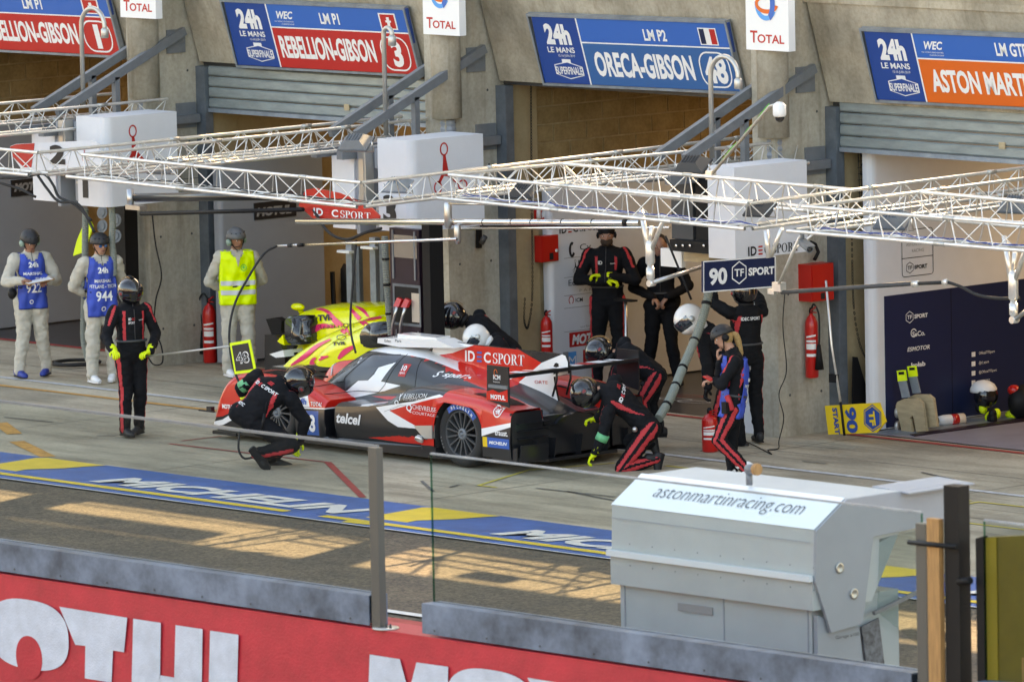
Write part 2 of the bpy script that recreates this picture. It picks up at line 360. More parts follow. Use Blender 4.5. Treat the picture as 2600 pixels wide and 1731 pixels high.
# painted advertising band along the edge of the apron (lettering is flat paint)
BF, BN = -2.27, -3.62
sheet('painted_band', -60, BN, 40, BF, .004, 'band_blue')
sheet('band_edge_line', -60, BN-.03, 40, BN, .0045, 'band_white')
xa = at(237, 1222, Z=0).x; xb = at(1275, 1352, Z=0).x; xe = at(925, 1302, Z=0).x; PER = xb-xa
def bpt(x, y): p = at(x, y, Z=0); return (p.x-xb, (p.y-BN)/(BF-BN))
WEDGE = [(a_, max(.015, min(.985, b_))) for a_, b_ in [bpt(900+x/2.485, 1100+y/2.485) for x, y in [(-110, 566), (165, 588), (300, 572), (390, 553), (640, 545), (780, 533), (920, 525), (510, 470), (430, 470), (150, 520), (0, 543)]]]
def band_unit(x0):
    P = lambda pts, m, z: tag(MB().add([(x0+a, BN+(BF-BN)*b, z) for a, b in pts], [tuple(range(len(pts)))]).build('painted_band_shape', m), kind='structure')
    P(WEDGE, 'band_yellow', .008)
    P([(-2.3, .10), (3.4, .10), (3.4, .19), (-2.3, .19)], 'band_yellow', .0095); P([(-2.5, .19), (-1.0, .19), (-1.2, .3), (-2.2, .3)], 'band_blue', .009)
    mb = MB(); place(glyphs('MICHELIN', .045, .25), (x0, BN+(BF-BN)*.27, .008), (1, 0, 0), (0, 1, 0), xe-xa, .50, mb, 0, .004)
    tag(mb.build('painted_lettering', 'band_white'), kind='structure')
for k in range(-2, 3): band_unit(xa+PER*k)
# ------------------------------------------------------------------ pit building
PX_ = [-20.3, -15.0, -9.7, -4.4, .9, 6.2, 11.5, 16.8]      # right faces of the fin pillars
YF, YJ, ZL = 3.85, 4.65, 3.6
LEAN = (4.65-4.37)/.94
tie_holes = []
bld = thing('pit_garage_building', 'long beige concrete pit garage building with fin pillars and sloping fascia behind the whole scene', 'building', (0, 5, 0))
for i, x in enumerate(PX_):
    MB().span((x-.34, YF, 0), (x, 24 if i in (0, 7) else YJ+.5, 6.2)).build('pillar', 'conc_wall', bld)
for x in PX_[1:-1]:
    for z_ in (.45, 1.55, 2.65, 3.5):
        for y_ in (4.02, 4.5): MB().lathe((x+.0005, y_, z_), (1, 0, 0), [(.016, 0), (.014, .002), (0, .001)], 8).build('tie_hole', 'dark_grey', bld)
    MB().span((x+.0004, YF+.0, 2.205), (x+.0015, YJ, 2.212)).build('formwork_joint', 'dark_grey', bld)
def fas(x0, x1, z0=ZL, z1=4.86):
    y0, y1 = YJ, YJ-(z1-z0)*LEAN
    mb = MB().prism([(x0, y0, z0), (x0, y1, z1), (x0, y1+.35, z1), (x0, y0+.35, z0)], (x1-x0, 0, 0))
    return mb
for i in range(len(PX_)-1):
    fas(PX_[i]+.05, PX_[i+1]-.345).build('fascia_panel', 'conc_fascia', bld)
    a, b = PX_[i], PX_[i+1]-.34
    MB().span((a+.002, YJ+.1, ZL-.05), (b-.002, YJ+.5, 4.3)).build('lintel', 'dark_grey', bld)
MB().span((-20.3, YJ+.52, 3.95), (16.8, 24, 4.1)).build('ceiling_slab', 'inner_wall', bld)
MB().span((-20.3, 23.7, 0), (16.8, 23.95, 3.94)).build('back_wall', 'inner_wall', bld)
# unseen terrace posts and rail, with blockers added to shape the sunlight on the asphalt
gs = thing('grandstand', 'stepped concrete grandstand across the track, behind the camera', 'grandstand', (0, -58, 0))
mm('stand', (.30, .29, .27), .8, nscale=.5, namt=.2)
mb = MB()
for k in range(16): mb.prism([(-400, -54-.9*k, 1.2+.42*k), (-400, -54.9-.9*k, 1.2+.42*k), (-400, -54.9-.9*k, .8+.42*k), (-400, -54-.9*k, .8+.42*k)], (460, 0, 0))
mb.span((-400, -54, 0), (60, -53.9, 1.6)); mb.build('terrace_steps', 'stand', gs)
MB().span((-400, -70, 0), (60, -69, 13)).build('rear_wall', 'stand', gs)
for i in range(8):
    MB().span((PX_[i]-.3, 4.15, 4.86), (PX_[i]-.18, 4.25, 5.5)).build('terrace_post', 'conc_wall', bld)
mb = MB()
for z in (4.9,): mb.tube([(-40, 4.2, z), (30, 4.2, z)], .02, 6)
mb.build('terrace_rail', 'steel_paint', bld)
MB().span((-40, 3.9, 5.5), (30, 4.1, 20)).build('sun_blocking_screen', 'conc_fascia', bld)  # unseen screen added to keep the sun off the near asphalt
MB().span((-9.5, 4.12, 5.14), (-1.2, 4.18, 5.5)).build('sun_blocking_strip', 'conc_fascia', bld)  # added out of view to narrow the sun slot over the left part
MB().span((-40, 4.3, 4.7), (30, 9, 4.84)).build('terrace_floor', 'conc_fascia', bld)
for x, hh in ((-13.2, .25), (-9.0, .3), (-7.9, .2), (-4.6, .12), (-2.4, .2), (2.9, .12), (8.6, .2)): MB().box((x, 4.3, 5.5-hh/2), (.7, .2, hh)).build('shadow_notch_block', 'dark_grey', bld)  # unseen blocks added to notch the edge of the sunlit strip
# garage division walls: laid block by block where the photograph shows the blocks
def block_wall(x, y0, y1, z0, z1, name='block'):
    """wall face looks towards +X; mortar body behind, blocks proud of it"""
    w_ = MB().span((x-.3, y0, 0), (x-.012, y1, z1)).build('division_wall', 'mortar', bld)
    H, L = .208, .52; me = {}
    nz = int((z1-z0)/H+.5); bm_ = None
    for r in range(nz):
        y = y0+.02-(L/2 if r % 2 else 0)
        while y < y1-.02:
            ya, yb = max(y, y0+.015), min(y+L-.018, y1-.01)
            if yb-ya > .05:
                key = round(yb-ya, 3)
                if key not in me:
                    o = MB().box((0, 0, 0), (.03, yb-ya, H-.018)); ob = o.build(name, 'block', w_); me[key] = ob.data
                    bb = bmesh.new(); bb.from_mesh(ob.data); bmesh.ops.bevel(bb, geom=bb.edges[:], offset=.006, segments=1, affect='EDGES'); bb.to_mesh(ob.data); bb.free()
                else: ob = put(name, me[key], w_)
                ob.location = (x-.015+random.uniform(0, .004), (ya+yb)/2, z0+H*(r+.5))
            y += L
block_wall(-4.32, 5.16, 12.2, 2.22, 3.94); block_wall(-14.92, 5.16, 12.2, 2.22, 3.94)
for x in (-9.62, .98, 6.28):
    MB().span((x-.3, 5.16, 0), (x, 23.6, 3.94)).build('division_wall', 'inner_wall', bld)
for x in (-4.32, -14.92): MB().span((x-.3, 12.21, 0), (x, 23.6, 3.94)).build('division_wall', 'inner_wall', bld)
# pale return of each pillar inside the opening, steel door jambs
for i, x in enumerate(PX_[1:-1]):
    MB().span((x+.003, YJ-.03, 0), (x+.17, YJ+.09, ZL-.055)).build('door_jamb', 'galv_dark', bld)
    MB().span((x+.003, YJ+.1, 0), (x+.115, YJ+.5, ZL-.06)).build('pillar_return', 'inner_wall', bld)
# ------------------------------------------------------------------ roller shutters
def shutter(k, zb, label):
    x0, x1 = PX_[k]+.18, PX_[k+1]-.36; t = thing('roller_shutter', label, 'roller shutter', ((x0+x1)/2, YJ+.05, zb), 'half raised roller shutters')
    H = .128; z = zb+.02; n = int((ZL-.04-z)/H)
    prof = [(-.012, 0), (-.03, .02), (-.03, .1), (-.012, .118), (0, .118), (0, 0)]
    base = None
    for j in range(n+1):
        if base is None:
            base = MB().prism([(x0, YJ+.05+a, zb+.02+b) for a, b in prof], (x1-x0, 0, 0)).build('slat', 'shutter', t)
        else:
            s_ = base.copy(); COL.objects.link(s_); s_.location = (0, 0, H*j)
    MB().span((x0, YJ+.005, zb-.03), (x1, YJ+.055, zb+.017)).build('bottom_rail', 'galv', t)
    p = at(*({2: (880, 273), 4: (2544, 370)}[k]), Y=YJ+.01)
    MB().box((p.x, YJ+.012, p.z), (.09, .012, .07)).build('label_plate', 'print_yellow' if 0 else 'plywood', t)
    return t
shutter(2, 3.03, 'galvanised roller shutter lowered a little under the red sign numbered 3')
shutter(4, 3.09, 'galvanised roller shutter lowered a little under the orange sign')
# ------------------------------------------------------------------ team signs on the fascia
FP, FN = V((0, YJ, ZL)), V((0, -1, -LEAN)).normalized()
W_F = V((0, -LEAN, 1)).normalized()
def sign(label, TL, TR, BR, BL, body, team, num, cls, flag, wec=True):
    P = FP+FN*.09
    tl, tr, br, bl = [atp(*q, P, FN) for q in (TL, TR, BR, BL)]
    o = (bl); U = (br-bl); w_ = U.length; U.normalize(); h = (tl-bl).length
    t = thing('team_sign', label, 'sign', tuple((bl+br)/2), 'team signs above the garage doors')
    N = -FN
    def rect(a, b, c, d, m, off=.002, name='print'): return poly([(a*w_, (1-d)*h), (c*w_, (1-d)*h), (c*w_, (1-b)*h), (a*w_, (1-b)*h)], o, U, W_F, m, t, off, name)
    slab('sign_board', [bl, br, tr, tl], .03, 'print_signblue', t)
    fr = frame2(-.025, -.03, w_+.025, h+.02, .03); mb = MB()
    nv = len(fr[0]); vs = [o+U*a+W_F*b+FN*.015 for a, b in fr[0]]; mb.add(vs+[v-FN*.07 for v in vs], [f for f in fr[1]]+[(f[1], f[0], f[0]+nv, f[1]+nv) for f in fr[1]])
    mb.build('frame', 'galv', t)
    rect(.247, .0, 1, .365, 'print_signblue2'); rect(.247, .385, 1, 1, body, .002); rect(.24, 0, .247, 1, 'print_white', .003); rect(.247, .365, 1, .385, 'print_white', .003)
    def T(s, a, b, c, d, bold=.02, m='print_white', ital=0): return text(s, o+U*a*w_+W_F*(1-d)*h, U, W_F, (c-a)*w_, (d-b)*h, m, t, bold, ital, .005)
    T('24h', .065, .11, .195, .42, .05); T('LE MANS', .06, .455, .2, .54, .02); T('15-16 JUIN 2019', .11, .565, .195, .61, .0)
    hx = [(.075, .72), (.145, .67), (.22, .74), (.22, .87), (.145, .93), (.075, .86)]
    rect(.12, .635, .165, .69, 'print_white', .003)
    poly([(a*w_, (1-b)*h) for a, b in hx[::-1]], o, U, W_F, 'print_white', t, .004)
    cx, cy = .1475, .8; poly([(w_*(cx+(a-cx)*.93), (1-(cy+(b-cy)*.9))*h) for a, b in hx[::-1]], o, U, W_F, 'print_signblue', t, .005)
    text('SUPERFINALE', o+U*.08*w_+W_F*(1-.86)*h, U, W_F, .135*w_, .115*h, 'print_white', t, .02, 0, .008)
    if wec: T('WEC', .295, .12, .385, .24, .03, ital=.4); T('FIA WORLD ENDURANCE', .275, .27, .38, .29, 0); T('CHAMPIONSHIP', .31, .31, .38, .33, 0)
    T(cls, *({'LM P1': (.53, .12, .635, .29), 'LM P2': (.575, .14, .69, .31), 'LM GTE AM': (.635, .1, .86, .29)}[cls]), .03)
    T(team[0], *team[1], .035)
    if flag == 'ch':
        rect(.855, .08, .945, .33, 'print_white', .004); rect(.862, .1, .938, .31, 'print_signred', .005); rect(.887, .19, .917, .22, 'print_white', .006); rect(.8945, .14, .9095, .27, 'print_white', .0065)
    elif flag == 'fr':
        rect(.855, .09, .945, .34, 'print_white', .004); rect(.86, .105, .885, .325, 'print_navy', .005); rect(.912, .105, .94, .325, 'print_signred', .005)
    if num:
        raw(frame2(.822*w_, .04*h, .975*w_, .565*h, .006*w_, .05*w_), o, U, W_F, 'print_white', t, .005)
        T(num, *((.845, .505, .955, .9) if len(num) > 1 else ((.885, .50, .912, .9) if num == '1' else (.88, .50, .935, .9))), .04)
    return t
sign('red and blue sign numbered 3 with a Swiss flag above the half raised shutter', (568, 3), (1032, 23), (1066, 190), (604, 165), 'print_signred', ('REBELLION-GIBSON', (.27, .5, .79, .85)), '3', 'LM P1', 'ch')
sign('all blue sign numbered 48 with a French flag above the open garage', (1348, 40), (1848, 59), (1882, 233), (1383, 210), 'print_midblue', ('ORECA-GIBSON', (.29, .5, .79, .87)), '48', 'LM P2', 'fr', False)
sign('blue and orange sign with a racing class heading, cut by the right edge', (2193, 77), (2722, 99), (2757, 280), (2228, 253), 'print_orange', ('ASTON MARTIN', (.29, .52, .8, .85)), '90', 'LM GTE AM', '')
sign('red and blue sign numbered 1 with a Swiss flag, cut by the left edge', (-185, -32), (274, -10), (309, 142), (-150, 118), 'print_signred', ('REBELLION-GIBSON', (.27, .5, .79, .85)), '1', 'LM P1', 'ch')
# ------------------------------------------------------------------ petrol company boxes + rainwater columns on the pillars
def total_box(x0, x1, yb, label):
    Y = 3.7; a, b = at(x0, yb, Y=Y), at(x1, yb+4, Y=Y); w_ = b.x-a.x; z0 = a.z; h = w_*1.62
    t = thing('company_sign_box', label, 'sign', ((a.x+b.x)/2, Y, z0), 'white company sign boxes on the pillars')
    MB().span((a.x, Y, z0), (b.x, Y+.1, z0+h)).build('sign_box', 'white', t)
    O = (a.x, Y, z0); U, W_ = (1, 0, 0), (0, 0, 1)
    text('T', V(O)+V((.1*w_, 0, .12*w_)), U, W_, .17*w_, .2*w_, 'print_signred', t, .02); text('OTAL', V(O)+V((.27*w_, 0, .12*w_)), U, W_, .63*w_, .145*w_, 'print_signred', t, .02)
    cx, cy, r = .5*w_, .78*w_, .26*w_
    raw(ring2(cx, cy, r*1.06, r*1.1, .1*w_, 20, 165), O, U, W_, 'print_signred', t, .003)
    raw(ring2(cx-.02*w_, cy, r*1.0, r*1.1, .08*w_, 175, 330), O, U, W_, 'print_lightblue', t, .004)
    raw(ring2(cx, cy-.01*w_, r*1.05, r*.62, .07*w_, 95, 350), O, U, W_, 'print_orange', t, .005)
    raw(ring2(cx+.0*w_, cy, r*.75, r*1.2, .11*w_, -65, 65), O, U, W_, 'print_signblue2', t, .006)
    return t
total_box(306, 396, 44, 'white sign box with red lettering on the pillar beside the sign numbered 1')
total_box(1075, 1167, 87, 'white sign box with blue and orange globe beside the sign numbered 3')
total_box(1895, 2003, 126, 'white sign box with round globe logo beside the all blue sign numbered 48')
for x0, x1, y0, y1, lb in ((348, 396, 40, 247, 'round pale rainwater column on the leftmost pillar'), (1116, 1164, 90, 298, 'round pale rainwater column behind the gantry left of the blue 48 sign'), (1943, 1996, 126, 346, 'round pale rainwater column behind the dome camera')):
    a, b = at(x0, y1, Y=3.95), at(x1, y1, Y=3.95); c = (a+b)/2; r = (b-a).length/2*1.48
    t = thing('rainwater_column', lb, 'pipe', (c.x, 3.92, a.z), 'rainwater columns on the pillars')
    MB().tube([(c.x, 3.92, a.z), (c.x, 3.92, 6.0)], r*.72, 18).build('pipe', 'conc_wall', t)
    MB().tube([(c.x, 3.93, a.z-.02-.035*k) for k in range(12)], [r*.36+(.010 if k % 2 else 0) for k in range(12)], 12, smooth=False).build('corrugated_hose', 'panel_grey', t)
# ================================================================== TRUSS GANTRIES
_ub = MB().tube([(0, 0, 0), (0, 0, 1)], 1.0, 8, cap=False); _ub.build('tmp', 'alu'); _tube = bpy.data.objects['tmp'].data; bpy.data.objects.remove(bpy.data.objects['tmp'])
_ubt = MB().tube([(0, 0, 0), (0, 0, 1)], 1.0, 5, cap=False); _ubt.build('tmp', 'alu'); _thin = bpy.data.objects['tmp'].data; bpy.data.objects.remove(bpy.data.objects['tmp'])
def rod(name, a, b, r, parent, me=None):
    a, b = V(a), V(b); o = bpy.data.objects.new(name, me or _tube); COL.objects.link(o)
    d = b-a; q = d.to_track_quat('Z', 'Y').to_matrix().to_4x4()
    o.parent = parent; pl = parent.location if parent else V((0, 0, 0))
    o.matrix_basis = Matrix.Translation(a-pl) @ q @ Matrix.Diagonal((r, r, d.length, 1)); return o
def truss(a, b, label, group='aluminium truss beams over the pit lane', ea=0., eb=0., s=.135, h=.235, rc=.0185, rb=.0066, pitch=.50, trim=(0, 0)):
    """triangular truss, single chord on top; a, b are the ends of the top chord"""
    a, b = V(a), V(b); d = (b-a).normalized(); n = d.cross(V((0, 0, 1))).normalized(); L = (b-a).length; dn = V((0, 0, -h))
    t = thing('truss_beam', label, 'truss', tuple((a+b)/2), group)
    rod('chord', a, b, rc, t)
    for sg in (-1, 1):
        rod('chord', a+dn+n*s*sg-d*(ea if sg > 0 else trim[0]), b+dn+n*s*sg+d*(eb if sg > 0 else trim[1]), rc, t)
    k = max(2, round(L/pitch)); p = L/k; e = .02
    for j in range(k):
        u0, u1, um = a+d*(p*j+e), a+d*(p*(j+1)-e), a+d*(p*(j+.5))
        for sg in (-1, 1):
            f = dn+n*s*sg
            rod('brace', u0, um+f-d*.02, rb, t, _thin); rod('brace', um+f+d*.02, u1, rb, t, _thin)
        rod('brace', u0+dn+n*s, um+dn-n*s, rb, t, _thin)
        if j % 4 == 0 and j: 
            q = MB()
            for off in (V((0, 0, 0)), dn+n*s, dn-n*s): q.tube([a+d*(p*j-.07)+off, a+d*(p*j+.07)+off], rc*1.28, 8)
            q.build('coupler', 'alu_dull', t)
    return t
Z = 3.2
P3 = lambda x, y, z=Z: at(x, y, Z=z)
B_fl, B_fr, B_bl = P3(210, 393), P3(917, 464), P3(1193, 291)
B_br = P3(917, 464)+(P3(1700, 371)-P3(917, 464))*1.34
C_fl, C_fr, C_bl = P3(1140, 444), P3(1900, 517), P3(2031, 357)
C_br = C_fr+(P3(2517, 437)-C_fr)*1.25
D_fl, D_fr = P3(2045, 525), P3(2790, 585)
A_fr, A_fl = P3(97, 388), P3(-640, 320)
A_br = A_fr+(P3(940, 304)-A_fr)*1.1
A_bl = P3(425, 252)
truss(A_fl, A_fr, 'front truss beam entering at the left edge over the clipboard marshal')
truss(A_fr, A_br, 'long golden truss beam running back from the left edge toward the red 3 sign')
truss(A_bl+(A_bl-V((0, 5.0, 0))-A_bl)*1.0, A_bl, 'truss beam hanging over the cabinet marked 1')
truss(P3(297, 237)-V((0, 5.2, 0)), P3(297, 237), 'topmost left truss beam under the red sign numbered 1')
truss(B_fl, B_fr, 'silver front truss beam above the yellow-vested marshal', ea=.12, eb=.1)
truss(B_fr, B_br, 'golden truss beam running back above the red team board', ea=.1)
truss(B_fl, B_bl, 'truss beam passing in front of the cabinet marked 3', ea=.05)
truss(C_fl, C_fr, 'silver front truss beam with blue cable in the middle of the photo', ea=.12, eb=.1)
truss(C_fr, C_br, 'golden truss beam running back above the blue 90 board', ea=.1)
truss(C_fl, C_bl, 'truss beam running back toward the dome camera pillar', ea=.05)
truss(P3(1428, 416), P3(2165, 482), 'cross beam behind the middle front truss carrying the dome camera pole')
truss(D_fl, D_fr, 'silver front truss beam leaving at the right edge', ea=.12)
truss(D_fl, D_fl+(P3(2587, 455)-D_fl)*1.25, 'golden truss beam at the right running back toward the navy garage wall', ea=.05)
truss(P3(2335, 488), P3(2640, 515), 'short cross beam at the right edge behind the front truss')
def sag(a, b, s, n=10):
    a, b = V(a), V(b); return [a.lerp(b, i/n)+V((0, 0, -4*s*(i/n)*(1-i/n))) for i in range(n+1)]
mm('cable_blue', (.02, .06, .3), .5)
dn = V((0, .05, -.215))
for a, b, m, lb in ((C_fl, C_fr, 'cable_blue', 'blue cable bundle lying in the middle front truss'), (B_fl, B_fr, 'rubber', 'black cable lying in the front truss above the lollipop man'), (D_fl, D_fr, 'cable_blue', 'blue cable lying in the front truss at the right edge')):
    mb = MB()
    for q in range(2):
        pts = [a.lerp(b, i/40)+dn+V((0, .04+random.uniform(-.03, .03), random.uniform(-.012, .012)+.008*math.sin(i*.7))) for i in range(1, 41)]; mb.tube(pts, .0045, 5)
    tag(mb.build('cable', m), lb, 'cable')
# ------------------------------------------------------------------ grey steel brackets that carry the gantries on the pillars
def bracket(k, far, label):
    x = PX_[k]; xs = x+.05 if not far else x-.34-.05
    t = thing('steel_bracket', label, 'bracket', (xs, YF, 3.0), 'grey steel brackets on the pillars')
    MB().span((xs-(.05 if not far else -.03), 4.18, 3.72), (xs-(.03 if not far else -.05), 4.46, 4.0)).build('wall_plate', 'steel_paint', t)
    MB().bar((xs, 4.42, 3.98), (xs, 2.45, 3.14), .07, .1).build('diagonal_arm', 'steel_paint', t)
    MB().bar((xs, 3.35, 3.5), (xs, 3.35, 2.98), .07, .07, up=(0, 1, 0)).build('upright', 'steel_paint', t)
    MB().bar((xs, 4.6, 2.93), (xs, 2.2, 2.93), .1, .1).build('bottom_arm', 'steel_paint', t)
    MB().span((xs-(.05 if not far else -.03), 4.3, 2.82), (xs-(.03 if not far else -.05), 4.6, 3.12)).build('wall_plate', 'steel_paint', t)
for k, nm in ((2, 'leftmost pillar'), (3, 'pillar between the red 3 sign and blue 48 sign'), (4, 'pillar behind the dome camera')):
    bracket(k, False, 'near grey steel bracket on the '+nm); bracket(k, True, 'far grey steel bracket on the '+nm)
# ------------------------------------------------------------------ swan neck lamp posts standing on the gantries
def cane(xb, yb, xt, yt, xl, label):
    base = at(xb, yb, Y=2.9); top = at(xb, yt, Y=2.9); tip = at(xl, yt, Y=2.9)
    r = (tip-top); ww = r.length/2; mid = (top+tip)/2; d = r.normalized(); d = V((d.x, d.y, 0)).normalized(); x0 = V((base.x, 2.9, 0))
    arcz = top.z-ww
    pts = [base, V((x0.x, x0.y, arcz))]+[V((x0.x, x0.y, arcz))+d*ww*(1-math.cos(math.radians(a)))+V((0, 0, ww*math.sin(math.radians(a)))) for a in range(15, 181, 15)]
    pts.append(pts[-1]+V((0, 0, -.03)))
    t = thing('swan_neck_lamp', label, 'lamp', tuple(base), 'swan neck lamps on the gantries')
    MB().tube(pts, .027, 12).build('post', 'alu_dull', t)
    e = pts[-1]; MB().lathe(e, (0, 0, -1), [(.03, -.02), (.046, 0), (.046, .09), (.036, .1)], 16).build('lamp_head', 'alu_dull', t)
cane(212, 268, 212, 20, 271, 'swan neck lamp in front of the red sign numbered 1')
cane(980, 345, 980, 71, 1001, 'swan neck lamp in front of the number on the red 3 sign')
cane(1808, 402, 1808, 142, 1878, 'swan neck lamp in front of the number on the blue 48 sign')
# ------------------------------------------------------------------ cameras
t = thing('dome_camera', 'white dome camera on an oblique pole over the middle gantry', 'camera', tuple(at(1805, 440, Y=.9)))
pa, pb = at(1805, 445, Y=.9), at(1955, 270, Y=.6)
MB().tube([pa, pb, at(1985, 262, Y=.55)], .017, 10).build('pole', 'alu_dull', t)
pc = at(1979, 264, Y=.55)
MB().lathe(pc, (0, 0, -1), [(.03, -.02), (.055, 0), (.068, .02), (.068, .11), (.058, .13)], 20).build('housing', 'white', t)
MB().ell(pc+V((0, 0, -.135)), (.05, .05, .055)).build('dome', 'black_gloss', t)
MB().box(pa, (.09, .07, .09)).build('clamp', 'alu', t)
MB().tube([pa.lerp(pb, i/8)+V((random.uniform(-.02, .02), 0, .025)) for i in range(9)], .005, 5).build('cable', 'print_green', t)
t = thing('bullet_camera', 'grey bullet camera hanging under the right front truss', 'camera', tuple(at(2036, 590, Y=-1)))
c0 = at(2036, 585, Y=-1); c1 = at(2038, 612, Y=-1)
MB().tube([c0, c1], .02, 8).build('mount', 'steel_paint', t); MB().lathe(c0, (0, 0, -1), [(.05, 0), (.05, .012), (.02, .02)], 14).build('flange', 'steel_paint', t)
a_, b_ = at(2036, 616, Y=-1), at(2056, 633, Y=-1.1)
MB().tube([a_, b_], .038, 14).build('housing', 'steel_paint', t); MB().lathe(b_, b_-a_, [(.03, .001), (.0, .004)], 12).build('lens', 'black_gloss', t)
MB().bar(a_+V((0, 0, .035)), b_+(b_-a_)*.2+V((0, 0, .042)), .08, .01).build('sunshield', 'steel_paint', t)
# ------------------------------------------------------------------ floodlights lying in the gantries
def flood(px, py, Y, ang, label, col='dark_grey', s=1.0):
    s = s*.72
    c = at(px, py, Y=Y); t = thing('floodlight', label, 'floodlight', tuple(c), 'floodlights in the gantries')
    R = Matrix.Rotation(math.radians(ang), 3, 'Z') @ Matrix.Rotation(math.radians(28), 3, 'X')
    MB().prism([c+R @ V((x*s, y*s, z*s)) for x, y, z in ((-.2, -.16, 0), (.2, -.16, 0), (.2, .16, .0), (-.2, .16, 0))], R @ V((0, 0, .03*s))).build('front_frame', col, t)
    mb = MB(); a = [c+R @ V((x*s, y*s, .03*s)) for x, y in ((-.19, -.15), (.19, -.15), (.19, .15), (-.19, .15))]; b = [c+R @ V((x*s, y*s, .13*s)) for x, y in ((-.1, -.1), (.1, -.1), (.1, .06), (-.1, .06))]
    mb.add(a+b, [(4, 5, 6, 7), (0, 1, 5, 4), (1, 2, 6, 5), (2, 3, 7, 6), (3, 0, 4, 7)]); mb.build('housing', col, t)
    mb = MB()
    for k in range(5): x = -.08+.04*k; mb.span((0, 0, 0), (0, 0, 0)) if 0 else mb.bar(c+R @ V((x*s, -.1*s, .14*s)), c+R @ V((x*s, .06*s, .14*s)), .004, .012)
    mb.build('cooling_fins', col, t)
    MB().tube([c+R @ V((-.22*s, 0, .05*s)), c+R @ V((-.22*s, 0, -.1*s)), c+R @ V((.22*s, 0, -.1*s)), c+R @ V((.22*s, 0, .05*s))], .01, 6).build('yoke', 'steel', t)
flood(905, 368, 1.4, 25, 'grey angular floodlight over the cabinet marked 3', 'steel_paint', 1.2)
flood(412, 428, 0.2, 25, 'small grey floodlight behind the left front truss', 'steel_paint')
flood(1010, 475, -.9, 20, 'floodlight catching the sun above the cabinet marked 3', 'galv')
flood(1330, 490, -.2, 20, 'black floodlight with a sunlit top inside the middle gantry')
flood(1930, 535, -.7, 20, 'black finned floodlight at the corner above the blue 90 board')
flood(2270, 565, -.2, 20, 'grey finned floodlight inside the right gantry', 'galv_dark', 1.2)
flood(2580, 525, 1.2, 20, 'grey floodlight at the right edge of the gantry', 'galv_dark', 1.1)
flood(1760, 425, 1.6, 20, 'dark finned floodlight behind the middle gantry', 'dark_grey', 1.2)
# ================================================================== LIVERY IMAGES (computed here, flat print on the bodywork)
def raster(name, polys, base, x0, x1, z0, z1, Wd=2400, Hd=640, ss=2):
    w_, h_ = Wd, Hd; X, Zc = np.meshgrid(x0+(x1-x0)*(np.arange(w_)+.5)/w_, z0+(z1-z0)*(np.arange(h_)+.5)/h_)
    img = np.ones((h_, w_, 4), np.float32); img[..., :3] = base
    for col, pts in polys:
        ins = np.zeros(X.shape, bool); n = len(pts)
        for i in range(n):
            (ax, az), (bx, bz) = pts[i], pts[(i+1) % n]
            if az == bz: continue
            c = ((az > Zc) != (bz > Zc)) & (X < (bx-ax)*(Zc-az)/(bz-az)+ax); ins ^= c
        img[ins, :3] = col
    im = bpy.data.images.new(name, w_, h_, float_buffer=True); im.colorspace_settings.name = 'Non-Color'
    im.pixels.foreach_set(img.ravel()); im.update(); im.pack(); return im
def paint(name, im, x0, x1, z0, z1, rough=.32, coat=.45):
    m = bpy.data.materials.new(name); m.use_nodes = True; n = m.node_tree; b = n.nodes['Principled BSDF']
    geo = n.nodes.new('ShaderNodeTexCoord'); mp = n.nodes.new('ShaderNodeMapping'); ti = n.nodes.new('ShaderNodeTexImage')
    ti.image = im; ti.extension = 'EXTEND'
    sp = n.nodes.new('ShaderNodeSeparateXYZ'); cb = n.nodes.new('ShaderNodeCombineXYZ')
    n.links.new(geo.outputs['Object'], sp.inputs[0]); n.links.new(sp.outputs[0], cb.inputs[0]); n.links.new(sp.outputs[2], cb.inputs[1])
    mp.inputs['Location'].default_value = (-x0/(x1-x0), -z0/(z1-z0), 0); mp.inputs['Scale'].default_value = (1/(x1-x0), 1/(z1-z0), 1)
    n.links.new(cb.outputs[0], mp.inputs[0]); n.links.new(mp.outputs[0], ti.inputs[0]); n.links.new(ti.outputs[0], b.inputs['Base Color'])
    b.inputs['Roughness'].default_value = rough; b.inputs['Coat Weight'].default_value = coat; b.inputs['Coat Roughness'].default_value = .05
    M[name] = m
def torn(a, b, n=26, amp=.012, seed=1):
    r = random.Random(seed); out = []
    for i in range(n+1):
        t = i/n; out.append((a[0]+(b[0]-a[0])*t, a[1]+(b[1]-a[1])*t+(r.uniform(-amp, amp) if 0 < i < n else 0)))
    return out
RED, WHT, BLK, GLS = (.62, .013, .006), (.8, .8, .8), (.010, .011, .014), (.05, .06, .075)
BLU = (.012, .09, .34)
X0, X1, Z0, Z1 = -4.0, .9, 0., 1.3
